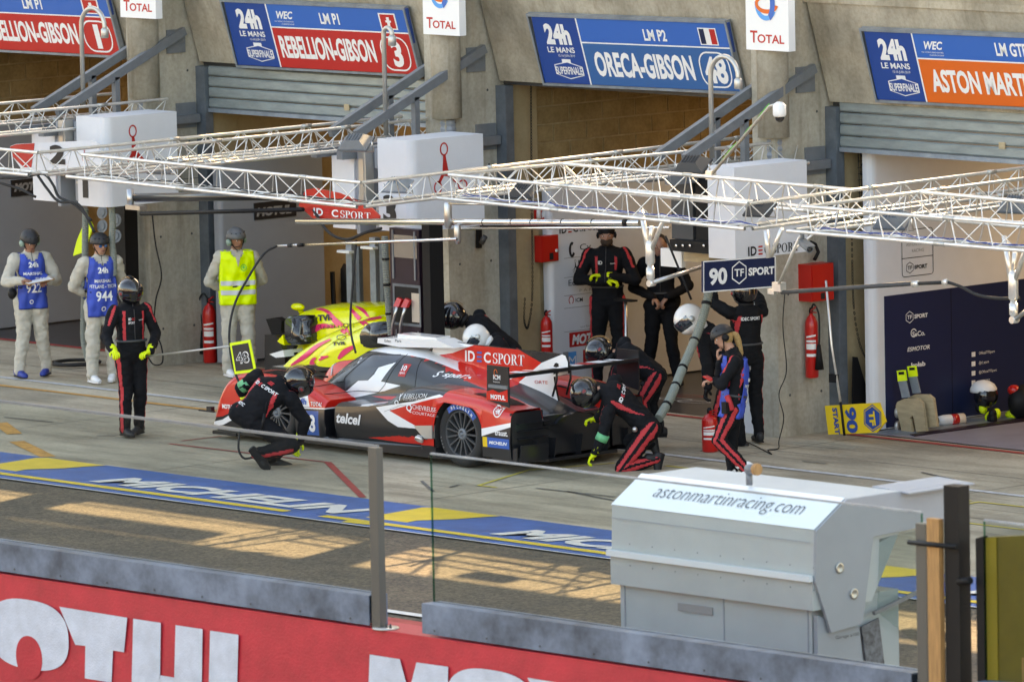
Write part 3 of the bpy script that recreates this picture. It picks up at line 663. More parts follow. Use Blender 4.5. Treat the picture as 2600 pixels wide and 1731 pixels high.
polyA = [
 (RED, [(-4.1, .26), (-3.55, .38), (-3.4, .5), (-2.6, .5), (-2.5, .47), (-2.12, .46), (-2.12, .9), (-4.1, 1.2)]),
 (WHT, [(-2.6, .455), (-2.12, .475), (-2.12, .462), (-2.6, .44)]),
 (WHT, [(-4.1, .16), (-3.84, .22), (-3.60, .335), (-3.60, .26), (-3.84, .16), (-4.1, .12)]),
 (RED, [(-4.1, .22), (-3.84, .255), (-3.60, .345), (-3.4, .5), (-3.5, .8), (-4.1, 1)]),
 (BLU, [(-2.56, .16), (-2.235, .17), (-2.235, .435), (-2.56, .42)]),
 (WHT, [(-2.60, .46), (-2.38, .47), (-2.42, .6), (-2.64, .63)]),
 (WHT, [(-1.30, .55), (-.68, .66), (-.3, .76), (-.2, .74), (-.68, .60), (-1.08, .535), (-.62, .405), (-.66, .37), (-.94, .365), (-1.1, .42)]),
 (RED, [(-1.08, .53), (-.68, .635), (-.42, .70), (-.24, .74), (-.16, .9), (.9, 1.1), (.9, .56), (.82, .545), (.40, .455), (-.38, .36), (-.66, .40)]),
 (RED, [(-.2, .8), (.9, 1.1), (.9, .7)]),
 (WHT, [(.30, .435), (.9, .56), (.9, .52), (.36, .365)]),
 (RED, [(-1.46, .205)]+torn((-1.44, .21), (-.95, .265), 14, .004, 3)+torn((-.95, .275), (-.33, .27), 20, .014, 4)+[(-.33, .205), (-.9, .195)]),
 (WHT, [(-1.62, .545), (-1.5, .56), (-1.38, .565), (-1.42, .55), (-1.56, .538)]),
]
polyB = [
 (RED, [(-2.75, .90), (-2.45, 1.0), (-2.1, 1.04)]+[(-1.60, 1.035)]+torn((-1.52, 1.01), (-1.05, .955), 16, .016, 5)+torn((-1.05, .935), (-.57, .825), 18, .016, 6)+[(-.19, .745), (-.05, .78), (.0, 1.3), (-2.9, 1.3)]),
 (WHT, [(-2.42, 1.0), (-2.1, 1.022), (-1.52, 1.018), (-1.35, 1.0), (-.78, .90), (-1.0, .965), (-1.0, 1.3), (-2.5, 1.3)]),
 (WHT, [(-2.52, .525), (-2.36, .60), (-2.2, .715), (-2.04, .73), (-1.96, .80), (-1.92, .875), (-1.68, .945), (-1.83, .735), (-1.50, .715), (-1.75, .64), (-2.1, .56), (-2.3, .52)]),
 (GLS, [(-2.40, .60), (-2.42, .72), (-2.13, .985), (-1.64, 1.015), (-1.72, .93), (-1.93, .885), (-1.99, .80), (-2.05, .735), (-2.2, .72), (-2.33, .66)]),
 (RED, [(-1.95, .57), (-1.5, .60), (-1.35, .615), (-1.2, .60), (-1.4, .575), (-1.7, .55)]),
 (RED, [(-4.1, .0), (-3.2, .0), (-3.25, .9), (-4.1, .9)]),
]
imA = raster('livery_outer', polyA, BLK, X0, X1, Z0, Z1); imB = raster('livery_centre', polyB, (.013, .015, .019), X0, X1, Z0, Z1)
paint('paint_outer', imA, X0, X1, Z0, Z1); paint('paint_centre', imB, X0, X1, Z0, Z1)
mm('paint_black', (.014, .016, .02), .25, coat=.7); mm('paint_red', RED, .25, coat=.8); mm('paint_white', (.8, .8, .8), .25, coat=.6)
mm('window_tint', (.03, .038, .05), .06, coat=1.0, spec=1.0)
def tab(t):
    xs_, zs_ = zip(*t)
    # smooth (monotone-ish) interpolation on a fine grid
    g = np.linspace(xs_[0], xs_[-1], 400); y = np.interp(g, xs_, zs_); k = np.hanning(21); k /= k.sum()
    y = np.convolve(np.pad(y, 10, 'edge'), k, 'valid'); return lambda q: np.interp(q, g, y)
def smax(a, b, k=.035): return .5*(a+b+np.sqrt((a-b)**2+k*k))
YC = .935; HW = .965
def hf_mesh(xs, vs, top, arches, zbot, cond, mi_fn, HWv=HW):
    """shell: top height field + outer skirts that stop at the wheel arches"""
    X, Vv = np.meshgrid(xs, vs, indexing='ij'); Zt = top(X, Vv); nx, nv = X.shape
    ver = [(X[i, j], YC+Vv[i, j], Zt[i, j]) for i in range(nx) for j in range(nv)]; fcs = []; mi = []
    for i in range(nx-1):
        for j in range(nv-1):
            fcs.append((i*nv+j, (i+1)*nv+j, (i+1)*nv+j+1, i*nv+j+1)); mi.append(mi_fn((xs[i]+xs[i+1])/2, (vs[j]+vs[j+1])/2))
    K = 14
    for sgn, jj in ((-1, 0), (1, nv-1)):
        base = len(ver)
        for i in range(nx):
            zt = Zt[i, jj]; zb = zbot(xs[i])
            for xa, ra in arches:
                d = ra*ra-(xs[i]-xa)**2
                if d > 0: zb = max(zb, .355+math.sqrt(d))
            zb = min(zb, zt-.012)
            for k in range(K+1):
                t = k/K; z = zt+(zb-zt)*t; bul = .012*math.sin(math.pi*t); inn = -.10*max(0, (.34-z)/.34)**1.5 if -2.2 < xs[i] < -.6 else 0
                ver.append((xs[i], YC+sgn*(HWv+bul+inn), z))
        for i in range(nx-1):
            for k in range(K):
                a = base+i*(K+1)+k; q = (a, a+1, a+K+2, a+K+1); fcs.append(q if sgn < 0 else q[::-1]); mi.append(mi_fn((xs[i]+xs[i+1])/2, sgn))
    return ver, fcs, mi
F_ = tab([(-4.0, .30), (-3.93, .44), (-3.86, .58), (-3.76, .68), (-3.63, .735), (-3.4, .765), (-3.1, .76), (-2.84, .73), (-2.6, .70), (-2.4, .66), (-2.2, .58), (-2.13, .54), (-2.0, .54), (-1.5, .535), (-1.3, .555), (-1.16, .62), (-1.0, .71), (-.86, .77), (-.67, .815), (-.35, .81), (0, .79), (.3, .77), (.5, .735), (.7, .675), (.83, .665)])
C_ = tab([(-4.0, .26), (-3.7, .36), (-3.4, .46), (-3.2, .54), (-3.0, .62), (-2.85, .70), (-2.55, .90), (-2.32, 1.02), (-2.05, 1.075), (-1.8, 1.085), (-1.5, 1.06), (-1.25, 1.0), (-1.0, .955), (-.5, .87), (0, .775), (.3, .71), (.6, .62), (.83, .54)])
WD = tab([(-4.0, .3), (-3.3, .32), (-3.0, .40), (-2.7, .46), (-2.3, .455), (-1.8, .45), (-1.3, .455), (-.8, .46), (-.3, .43), (.2, .36), (.83, .3)])
BS = tab([(-4.0, .16), (-3.6, .22), (-3.2, .34), (-2.8, .42), (-2.4, .46), (-2.0, .50), (-1.5, .54), (-1.0, .60), (-.5, .62), (0, .56), (.4, .50), (.83, .46)])
def car_top(X, Vv):
    a = np.abs(Vv); w_ = WD(X)
    t = np.clip(a/w_, 0, 1); prof = (1-t**3.0)**.55
    c = BS(X)+(C_(X)-BS(X))*prof
    # fin foot: the cover sweeps up to the fin behind the cockpit
    rear = np.clip((X+1.3)/.5, 0, 1); c = c+rear*.03*np.exp(-(a/.06)**1.4)
    d = np.clip(HW-a, 0, None); r = .11; rd = np.where(d < r, r-np.sqrt(np.clip(r*r-(r-d)**2, 0, None)), 0)
    inner = np.clip((a-.46)/.09, 0, 1); inner = inner*inner*(3-2*inner)
    f = BS(X)-.05+(F_(X)-BS(X)+.05)*inner-rd
    # side pod is lower than the fenders and its inlet is a notch behind the front fender
    notch = ((X > -2.13) & (X < -1.97) & (a > .5)); 
    z = smax(c, f, .03)
    # shallow valley in the fender tops (louvre openings)
    z = np.where(notch, .17, z)
    fr = np.clip((X+4.0)/.10, 0, 1); z = z*(.35+.65*np.sqrt(fr*(2-fr)))
    return z
def xgrid():
    g = list(np.linspace(-3.985, .83, 250)); eps = .0006
    for xa in (-3.0, 0.0):
        for s_ in (-1, 1): g += [xa+s_*.385-eps, xa+s_*.385+eps]+[xa+s_*.385*math.cos(math.radians(t)) for t in (4, 8, 12, 17, 22)]
    g += [-2.1305, -2.1295, -1.9705, -1.9695]
    return sorted(g)
def vgrid():
    h = [0, .015, .03, .05, .075, .1, .14, .18, .22, .26, .30, .33, .36, .385, .405, .42, .435, .445, .455, .465, .48, .5, .52, .54, .56, .6, .65, .7, .75, .8, .84, .87, .895, .915, .93, .943, .953, .96, .965]
    return [-a for a in h[:0:-1]]+h
def zb_(x): return .15 if x < -2.2 else .155
car = thing('race_car', 'red, white and black closed race car number 48 standing in the pit lane', 'race car', (-1.6, YC, 0))
ver, fcs, mi = hf_mesh(xgrid(), vgrid(), car_top, [(-3.0, .385), (0.0, .385)], zb_, None, lambda x, v: 0 if abs(v) > .5 else 1)
def from_arrays(name, ver, fcs, mi, mats, parent, smooth=True):
    mb = MB(); mb.v = ver; mb.f = fcs; mb.m = mi; mb.sm = [smooth]*len(fcs); return mb.build(name, mats, parent)
body = from_arrays('body', ver, fcs, mi, ['paint_outer', 'paint_centre'], car)
for p in body.data.polygons:      # keep the notch walls crisp
    c = p.center
    if abs(p.normal.x) > .93 and -2.2 < c.x < -1.9: p.use_smooth = False
ROOT = car
# closing rear face, floor, splitter, diffuser, dark wheel wells
mb = MB(); mb.span((.80, YC-.95, .16), (.826, YC-.5, .64)).span((.80, YC+.5, .16), (.826, YC+.95, .64)).span((.70, YC-.5, .14), (.79, YC+.5, .56)); mb.build('rear_closing_panel', 'carbon', car)
MB().prism([(-3.98, YC-.93, .07), (-3.7, YC-.955, .07), (-.38, YC-.955, .07), (.55, YC-.6, .07), (.9, YC-.5, .09), (.9, YC+.5, .09), (.55, YC+.6, .07), (-.38, YC+.955, .07), (-3.7, YC+.955, .07), (-3.98, YC+.93, .07)], (0, 0, .035)).build('floor', 'carbon', car)
mb = MB().span((-3.9, YC-.45, .1), (-3.4, YC+.45, .2)).span((-2.6, YC-.9, .1), (-.42, YC+.9, .16)); mb.build('underbody', 'carbon', car)
MB().prism([(-2.45, YC-.965, .105), (-.36, YC-.965, .105), (-.36, YC-.965, .19), (-2.2, YC-.94, .16)], (0, .05, 0)).build('side_sill', 'carbon', car)
MB().prism([(-4.02, YC-.97, .05), (-3.62, YC-.97, .05), (-3.62, YC-.97, .085), (-4.02, YC-.97, .085)], (0, 1.94, 0)).build('splitter', 'carbon', car)
for sg in (-1, 1):
    for xa in (-3.0, 0):
        mb = MB(); n = 14; y0 = YC+sg*.95; y1 = YC+sg*.52
        vs_ = []; 
        for k in range(n+1):
            a = math.pi*k/n; x_, z_ = xa+.383*math.cos(a), .355+.383*math.sin(a); vs_ += [(x_, y0, z_), (x_, y1, z_)]
        vs_ += [(xa+.383, y0, .1), (xa+.383, y1, .1), (xa-.383, y0, .1), (xa-.383, y1, .1)]; fs_ = [(2*k, 2*k+1, 2*k+3, 2*k+2) for k in range(n)]
        m_ = 2*(n+1); fs_ += [(0, 1, m_+1, m_), (2*n, 2*n+1, m_+3, m_+2)]; fs_.append(tuple([2*k+1 for k in range(n+1)])+(m_+3, m_+1))
        mb.add(vs_, fs_); mb.build('wheel_well', 'rubber', car)
for yy in (.28, .55, .93, 1.32, 1.6): MB().prism([(.42, yy, .08), (.86, yy, .1), (.9, yy, .34), (.5, yy, .3)], (0, .012, 0)).build('diffuser_fin', 'carbon', car)
MB().prism([(.90, .0, .12), (.90, .42, .12), (.90, .42, .30), (.90, .04, .30)], (.012, 0, 0)).build('rear_corner_plate', 'carbon', car)
MB().prism([(.42, -.02, .10), (.9, -.02, .13), (.9, -.02, .28), (.78, -.02, .27)], (0, .02, 0)).build('rear_floor_fence', 'carbon', car)
for z_ in (.36, .44, .52): MB().bar((.84, .06, z_), (.84, .5, z_), .05, .008).build('louvre', 'carbon', car)
# wheels
def wheel(xc, side, R_=.355, W_=.33, parent=None, name_car=car, lettering=True):
    y0 = YC+side*(.935); sgn = -side; ax = V((0, sgn, 0)); c = V((xc, y0, R_))    # axis points inboard; profile h measured inboard
    w = MB().lathe(c, ax, [(.245, .02), (.262, .006), (.30, 0.0), (.335, .012), (.352, .045), (R_, .09), (R_, W_-.09), (.35, W_-.04), (.32, W_), (.25, W_), (.245, .02)], 44, cap=False).build('wheel', 'rubber', name_car)
    MB().lathe(c, ax, [(.247, .018), (.236, .012), (.230, .03), (.225, .10), (.2, .12), (.2, .13)], 36, cap=False).build('rim', 'dark_grey', w)
    MB().lathe(c, ax, [(.2, .12), (.0, .125)], 30).build('brake_disc', 'black', w)
    mb = MB(); out = -ax
    for k in range(15):
        a = 2*math.pi*k/15; d = V((math.cos(a), 0, math.sin(a))); tg = V((-math.sin(a), 0, math.cos(a)))
        p0 = c+d*.055+ax*.03; p1 = c+d*.236+ax*.018
        mb.add([p0-tg*.008, p0+tg*.008, p1+tg*.010, p1-tg*.010, p0-tg*.008+ax*.03, p0+tg*.008+ax*.03, p1+tg*.010+ax*.03, p1-tg*.010+ax*.03], [(0, 1, 2, 3), (0, 4, 5, 1), (3, 2, 6, 7), (1, 5, 6, 2), (0, 3, 7, 4)])
    o = mb.build('spokes', 'dark_grey', w)
    MB().lathe(c+ax*.03, out, [(.065, -.03), (.065, 0), (.045, .012), (.035, .012), (.035, -.01), (.02, -.01), (.018, .02), (0, .02)], 22).build('hub', 'steel_paint', w)
    if side < 0 and lettering:
        mb = MB(); vs_, fs_ = [], []
        for k in range(17):
            a = math.radians(38+ (128-38)*k/16); 
            for r in (.266, .328): vs_.append(c+V((math.cos(a)*r, -.0035 if r < .3 else .004, math.sin(a)*r)))
        mb.add(vs_, [(2*k, 2*k+1, 2*k+3, 2*k+2) for k in range(16)]); mb.build('sidewall_band', 'print_blue', w)
        for j, ch in enumerate('MICHELIN'):
            a = math.radians(112-9.2*j); d = V((math.cos(a), 0, math.sin(a))); tg = V((math.sin(a), 0, -math.cos(a)))
            text(ch, c+d*.276-tg*.016+V((0, -.004, 0)), tg, d, .024 if ch != 'I' else .009, .036, 'print_white', w, .03, off=.006)
        for j, ch in enumerate('LE MANS'):
            if ch == ' ': continue
            a = math.radians(232-7*j); d = V((math.cos(a), 0, math.sin(a))); tg = V((math.sin(a), 0, -math.cos(a)))
            text(ch, c+d*.285-tg*.01+V((0, -.004, 0)), tg, d, .016, .022, 'print_grey', w, 0, off=.006)
    return w
for xa in (-3.0, 0.0): wheel(xa, -1); wheel(xa, 1)
# fin, roof scoop
FYP = YC-.012
def fpt(x, y): p = at(x, y, Y=FYP); return (p.x, FYP, p.z)
def z1p(x, y): return (900+x/3.92, 820+y/3.92)
def z3p(x, y): return (1200+x/4.127, 840+y/4.127)
fin_out = [z1p(815, 160), z1p(1190, 215), z1p(1640, 262), z1p(1960, 295), z3p(935, 243), z3p(975, 262), z3p(1000, 330), z3p(1000, 445), z3p(850, 480), z3p(860, 560), z3p(900, 752), z3p(700, 900), z3p(300, 900), z1p(1000, 560), z1p(700, 330)]
fo = [fpt(*p) for p in fin_out]
MB().prism(fo, (0, .024, 0)).build('fin', 'paint_black', car)
def finp(pts, m, off=.002, name='print'): MB().add([V(fpt(*p))+V((0, -off, 0)) for p in pts], [tuple(range(len(pts)))]).build(name, m, car)
finp([z1p(815, 163), z1p(1190, 219), z1p(980, 297), z1p(760, 330)], 'paint_white', .003)
finp([z1p(1190, 219), z1p(1640, 266), z1p(1872, 402), z3p(400, 612), z3p(250, 700), z1p(1000, 560), z1p(750, 330), z1p(980, 297)], 'paint_red', .002)
finp([z3p(725, 333), z3p(940, 245), z3p(975, 262), z3p(1000, 330), z3p(1000, 445), z3p(850, 480), z3p(860, 560), z3p(900, 750), z3p(455, 592), z3p(400, 612)], 'paint_white', .003)
finp([z3p(535, 430), z3p(392, 485), z3p(392, 512)], 'paint_white', .004)
finp([z3p(850, 420), z3p(850, 370), z3p(865, 338), z3p(885, 332), z3p(905, 345), z3p(905, 440), z3p(850, 455)], 'black', .005)
a_, b_, c_ = V(fpt(*z1p(1105, 378))), V(fpt(*z1p(1700, 428))), V(fpt(*z1p(1105, 262)))
U_ = (b_-a_).normalized(); idec(a_, U_, (c_-a_).normalized(), (b_-a_).length, (c_-a_).length*.93, car, off=.006)
a_, b_ = V(fpt(*z3p(655, 550))), V(fpt(*z3p(792, 556))); text('ORTE', a_, (b_-a_).normalized(), (0, 0, 1), (b_-a_).length, .035, 'print_signred', car, .0, off=.008)
# roof air box with antenna fairing
sp_ = lambda x, y, Y: tuple(at(*z1p(x, y), Y=Y))
MB().prism([sp_(232, 150, YC-.19), sp_(228, 198, YC-.19), sp_(450, 240, YC-.19), sp_(1000, 250, YC-.19), sp_(815, 168, YC-.19), sp_(440, 150, YC-.19)], (0, .26, 0)).build('roof_scoop', 'paint_white', car)
MB().prism([sp_(430, 108, YC-.13), sp_(425, 165, YC-.13), sp_(815, 185, YC-.13), sp_(818, 145, YC-.13)], (0, .2, 0)).build('antenna_box', 'paint_white', car)
for s_, xa_, xb_ in (('Eden', 303, 365), ('Park', 408, 470)):
    q_ = V(sp_(xa_, 188, YC-.19)); r_ = V(sp_(xb_, 194, YC-.19)); text(s_, q_, (r_-q_).normalized(), (0, 0, 1), (r_-q_).length, .03, 'print_black', car, .0, off=.004)
# rear wing
YE0, YE1 = -.005, 1.86
wg = MB(); prof = []
for k in range(12):
    t = k/11; prof.append((.46+.34*t, .995+.028*math.sin(math.pi*t)**.8*(1-t*.5)+.02*t))
low = [(x_, z_-.028*math.sin(math.pi*(i/11))-.006) for i, (x_, z_) in enumerate(prof)]
wg.prism([(x_, YE0, z_) for x_, z_ in prof+low[::-1]], (0, YE1-YE0, 0)); wing = wg.build('rear_wing', 'carbon', car)
MB().prism([(.76, YE0, 1.015), (.80, YE0, 1.05), (.805, YE0, 1.05), (.785, YE0, 1.01)], (0, YE1-YE0, 0)).build('wing_flap', 'carbon', wing)
for k, (ya, yb, m_) in enumerate(((.22, .36, 'print_white'), (.44, .5, 'print_white'), (.75, .86, 'print_white'), (1.0, 1.13, 'print_white'), (1.18, 1.31, 'print_red'), (1.35, 1.56, 'print_white'), (1.62, 1.72, 'print_white'))):
    MB().add([(.50, ya, 1.031), (.74, ya+.02, 1.037), (.74, yb+.02, 1.037), (.50, yb, 1.031)], [(0, 1, 2, 3)]).build('print', m_, wing)
def endplate(y, near):
    e = MB().prism([(.455, y, .76), (.465, y, 1.13), (.80, y, 1.13), (.80, y, .80), (.80, y, .70)], (0, .014, 0)).build('endplate', 'carbon', wing)
    if near:
        O = (.455, y-.002, .76); U, W_ = (1, 0, 0), (0, 0, 1)
        text('ICM', (.565, y, .985), U, W_, .11, .05, 'print_white', e, .02, off=.004); raw(ring2(.15, .295, .028, .04, .008, 0, 300), O, U, W_, 'print_orange', e, .004)
        text('Institut', (.565, y, .955), U, W_, .1, .014, 'print_white', e, off=.004)
        MB().span((.50, y-.02, .895), (.79, y, .93)).build('stiffener', 'steel_paint', e)
        poly([(.0, .0), (.33, .0), (.33, .13), (.2, .09), (.1, .115), (.0, .09)], O, U, W_, 'paint_red', e, .003); text('MOTUL', (.52, y, .775), U, W_, .23, .05, 'print_white', e, .04, off=.006)
    return e
endplate(YE0-.014, True); endplate(YE1, False)
for y_ in (YC-.1, YC+.1): MB().tube([(.55, y_, .72), (.62, y_, .9), (.62, y_, 1.04), (.6, y_, 1.03)], .012, 8).build('wing_support', 'carbon', wing)
# ---- stickers projected onto the body side
dg = bpy.context.evaluated_depsgraph_get(); bvh = BVHTree.FromObject(body, dg)
def wrap(mbgl, P0, w_, h, m, name='lettering', off=.004, slant=0., rise=0.):
    vs, fs = mbgl; mb = MB(); out = []
    for a, b in vs:
        x_ = P0[0]+a*w_+slant*b*h; z_ = P0[1]+b*h+rise*a*w_
        hit = bvh.ray_cast(V((x_, -1.0, z_)), V((0, 1, 0)))
        p = hit[0] if hit[0] is not None else V((x_, 0, z_)); n_ = hit[1] if hit[0] is not None else V((0, -1, 0)); 
        if n_ is not None and n_.y > 0: n_ = -n_
        out.append(p+V((0, -off, 0)))
    fs = [f_ for f_ in fs if max(out[i].y for i in f_)-min(out[i].y for i in f_) < .12]
    mb.add(out, fs); return mb.build(name, m, car)
def grid(nx, ny): return [(i/nx, j/ny) for j in range(ny+1) for i in range(nx+1)], [(j*(nx+1)+i, j*(nx+1)+i+1, (j+1)*(nx+1)+i+1, (j+1)*(nx+1)+i) for j in range(ny) for i in range(nx)]
T_ = lambda s, x, z, w_, h, m='print_white', b=.02, it=0, off=.006, rise=0, slant=0: wrap(glyphs(s, b, it), (x, z), w_, h, m, 'lettering', off, slant, rise)
T_('telcel', -1.93, .335, .40, .115, b=.03, it=.2, off=.01)
T_('48', -2.50, .20, .22, .19, b=.04, off=.008)
T_('TOTAL', -2.36, .485, .18, .045); T_('24h', -2.58, .49, .15, .07, 'print_blue', .03, off=.008)
T_('MOTUL', -3.83, .345, .19, .05, b=.04)
T_('REBELLION', -.86, .675, .38, .045, b=.0, it=.3, rise=.1); T_('TIMEPIECES', -.86, .655, .36, .012, b=.0, rise=.1)
wrap(ring2(.5, .5, .5, .5, .2), (-1.0, .60), .07, .05, 'print_white'); T_('Y', -.95, .645, .07, .07, 'print_white', .02, rise=.2)
T_('CHEVREUSE', -.70, .575, .38, .05, b=-.005, rise=-.02); T_('COURTAGE', -.70, .525, .36, .03, b=-.01, rise=-.02); T_('Q', -.80, .535, .09, .09, b=.02)
T_('spark', -.92, .838, .40, .055, b=.02, it=.35, rise=-.02); T_('S', -1.05, .838, .11, .06, b=.02, it=.6)
wrap(grid(3, 3), (-1.57, .81), .11, .13, 'print_signred', 'sticker', .004, .2); T_('10', -1.545, .87, .075, .055, b=.03, off=.009); T_('sport', -1.55, .83, .08, .03, b=.02, off=.009)
wrap(grid(6, 3), (.405, .265), .41, .105, 'print_blue', 'sticker', .004, rise=.0); wrap(grid(2, 3), (.405, .265), .07, .105, 'print_yellow', 'sticker', .006); T_('MICHELIN', .505, .30, .28, .035, b=.04, it=.25, off=.008)
T_('traust.', .60, .40, .2, .05, b=.02, off=.008)
wrap(ring2(.5, .5, .5, .5, .1), (.56, .585), .12, .135, 'print_white', 'print', .006); T_('HMS', .585, .62, .07, .06, b=.02, off=.008)
T_('E', -2.62, .60, .03, .05, b=.02)
# exhaust outlet, fender ducts, louvres, mirror, door lines
MB().prism([(-.68, -.05, .40), (-.385, -.055, .425), (-.385, -.055, .285), (-.5, -.06, .275), (-.60, -.055, .34)], (0, .05, 0)).build('brake_duct', 'alu_dull', car)
MB().lathe(at(1066, 1112, Y=-.06), (0, -.6, -.8), [(.05, 0), (.052, .03), (.042, .03), (.04, -.02)], 16).build('duct_ring', 'alu', car)
mb = MB(); pts = [(.05, -.0), (.2, .0), (.42, .0), (.52, .02), (.46, .2), (.25, .24), (.08, .2)]
def onbody(x_, y_, dz=.004):
    h = bvh.ray_cast(V((x_, y_, 2)), V((0, 0, -1))); return (h[0]+V((0, 0, dz))) if h[0] is not None else V((x_, y_, .7))
def patch(name, x0, x1, y0, y1, m, nx=8, ny=6, shape=None, dz=.004):
    vs_ = []
    for j in range(ny+1):
        for i in range(nx+1):
            s_, t_ = i/nx, j/ny; x_, y_ = x0+(x1-x0)*s_, y0+(y1-y0)*t_
            if shape: x_, y_ = shape(x_, y_, s_, t_)
            vs_.append(onbody(x_, y_, dz))
    return MB().add(vs_, [(j*(nx+1)+i, j*(nx+1)+i+1, (j+1)*(nx+1)+i+1, (j+1)*(nx+1)+i) for j in range(ny) for i in range(nx)]).build(name, m, car)
for yo in (.06, 1.5):
    patch('fender_duct', .10, .62, yo, yo+.28, 'black', shape=lambda x_, y_, s_, t_: (x_+.06*t_, y_+.05*(1-s_)*(1 if t_ < .5 else -1)))
    patch('front_louvre_opening', -3.32, -2.86, yo+.02, yo+.27, 'black')
    for k in range(5):
        p = onbody(-3.24+.08*k, yo+.14, .004); MB().bar(p+V((0, -.12, .0)), p+V((0, .12, 0)), .03, .008).build('louvre', 'carbon', car)
patch('windscreen', -2.98, -2.28, YC-.38, YC+.38, 'window_tint', 14, 12, shape=lambda x_, y_, s_, t_: (x_+.28*(1-s_)*abs(2*t_-1)**2.2, YC+(y_-YC)*(1-.12*s_)))
for yy, sg in ((.30, -1), (1.57, 1)):
    mb = MB().ell((-2.78, yy, .79), (.05, .11, .055), 0, 14); o = mb.build('mirror', 'carbon', car); MB().tube([(-2.7, YC+sg*.42, .72), (-2.76, yy, .76)], .012, 6).build('mirror_stalk', 'carbon', o)
MB().tube([(-3.1, YC, .60), (-3.1, YC, .78)], .004, 5).build('antenna', 'black', car)
MB().tube([(-2.9, YC-.2, .70), (-2.93, YC-.15, .80), (-3.02, YC-.02, .81)], .006, 6).build('wiper', 'white', car)
def bodyline(pts, m='black', r=.004, name='panel_gap'):
    out = []
    for (x0_, z0_), (x1_, z1_) in zip(pts, pts[1:]):
        for k in range(8):
            x_, z_ = x0_+(x1_-x0_)*k/8, z0_+(z1_-z0_)*k/8; h = bvh.ray_cast(V((x_, -1, z_)), V((0, 1, 0)))
            if h[0] is not None: out.append(h[0])
    if len(out) > 2: MB().tube(out, r, 5).build(name, m, car)
bodyline([(-1.60, 1.03), (-1.66, .90), (-1.76, .70), (-1.84, .62), (-2.4, .60)]); bodyline([(-2.46, .60), (-2.44, .74), (-2.13, .995), (-1.62, 1.025)])
bodyline([(-1.36, .99), (-1.28, .80), (-1.25, .64)]); bodyline([(-.38, .62), (-.9, .60), (-1.2, .50)], r=.002)
# front dive plane and tow arm that stick out at the nose
MB().span((-4.15, -.12, .30), (-3.9, -.09, .315)).build('dive_plane', 'carbon', car); MB().span((-4.0, -.13, .315), (-3.92, -.08, .36)).build('tow_bracket', 'carbon', car)
# ================================================================== FOREGROUND: pit wall, glass panels, timing stand
YW = -12.8
mm('wall_red', (.46, .022, .038), .5, nscale=3.5, namt=.16, bump=.15, bscale=40); mm('wall_letter', (.50, .55, .64), .55, nscale=5, namt=.12, bump=.2, bscale=60)
pw = thing('pit_wall', 'red painted pit wall with big pale grey letters in the foreground', 'wall', (13, YW, 0))
MB().prism([(-10, YW-.02, 0), (40, YW-.02, 0), (40, YW, 1.09), (-10, YW, 1.09)], (0, .35, 0)).build('wall_body', 'wall_red', pw)
MB().span((-10, YW-.005, 1.09), (40, YW+.345, 1.104)).build('wall_top', 'wall_red', pw)
def wp(x, y): p = at(x, y, Y=YW-.022); return (p.x, p.z)
def wpoly(pts, name='letter', m='wall_letter', off=.024):
    return MB().add([(a, YW-off, b) for a, b in pts], [tuple(range(len(pts)))]).build(name, m, pw)
def zA(x, y): return wp(x/2.141, 1100+y/2.141)
def zB(x, y): return wp(900+x/2.485, 1100+y/2.485)
def ext(pts, k=.36):   # letters continue below the frame on the real wall
    return pts
top = zA(150, 902); H_ = .60; zb = top[1]-H_
# 'O'
def ell2(cx, cz, rx, rz, n=36, e=2.6):
    o = []
    for k in range(n):
        a = 2*math.pi*k/n; c_, s_ = math.cos(a), math.sin(a); o.append((cx+rx*abs(c_)**(2/e)*(1 if c_ > 0 else -1), cz+rz*abs(s_)**(2/e)*(1 if s_ > 0 else -1)))
    return o
sc = zA(290, 1100)[0]-zA(150, 1100)[0]
oc = zA(160, 1217); orx = (zA(375, 1180)[0]-zA(-55, 1180)[0])/2
O_out = ell2(oc[0], oc[1]-.012, orx, .155, 44, 2.2)
def slanted(pts, cz, k=.0): return [(x+k*(z-cz), z) for x, z in pts]
def letters(dx):
    so = [(x+dx, z) for x, z in ell2(oc[0], top[1]-.30, orx, .30, 44, 2.6)]; wpoly(so)
    wpoly([(x+dx, z) for x, z in ell2(oc[0], oc[1], (zA(232, 1217)[0]-zA(90, 1217)[0])/2, (zA(160, 1100)[1]-zA(160, 1335)[1])/2, 36, 2.1)], 'letter_counter', 'wall_red', .026)
    P = lambda pts: wpoly([(a+dx, b) for a, b in pts])
    t1, t2, t3, t4 = zA(323, 940), zA(692, 1000), zA(675, 1188), zA(615, 1178); u = zA(465, 1153); v_ = zA(410, 1147)
    P([t1, t2, t3, t4, (t4[0]-.03, zb), (u[0]-.02, zb), u, v_])
    a, b = zA(725, 1005), zA(875, 1028); P([a, b, (b[0]-.035, zb), (a[0]-.045, zb)])
    a2, b2 = zA(955, 1040), zA(1102, 1062); P([a2, b2, (b2[0]-.035, zb), (a2[0]-.045, zb)]); P([(b[0]-.035, zb+.13), (a2[0]-.03, zb+.13), (a2[0]-.045, zb), (b[0]-.035, zb)])
    a, b = zA(1143, 1070), zA(1297, 1093); P([a, b, (b[0]-.045, zb), (a[0]-.045, zb)]); P([(b[0]-.035, zb+.13), (b[0]+.12, zb+.13), (b[0]+.12, zb), (b[0]-.045, zb)])
m0 = zB(97, 1392); m1 = zB(287, 1422); m2 = zB(392, 1442); m3 = zB(592, 1470)
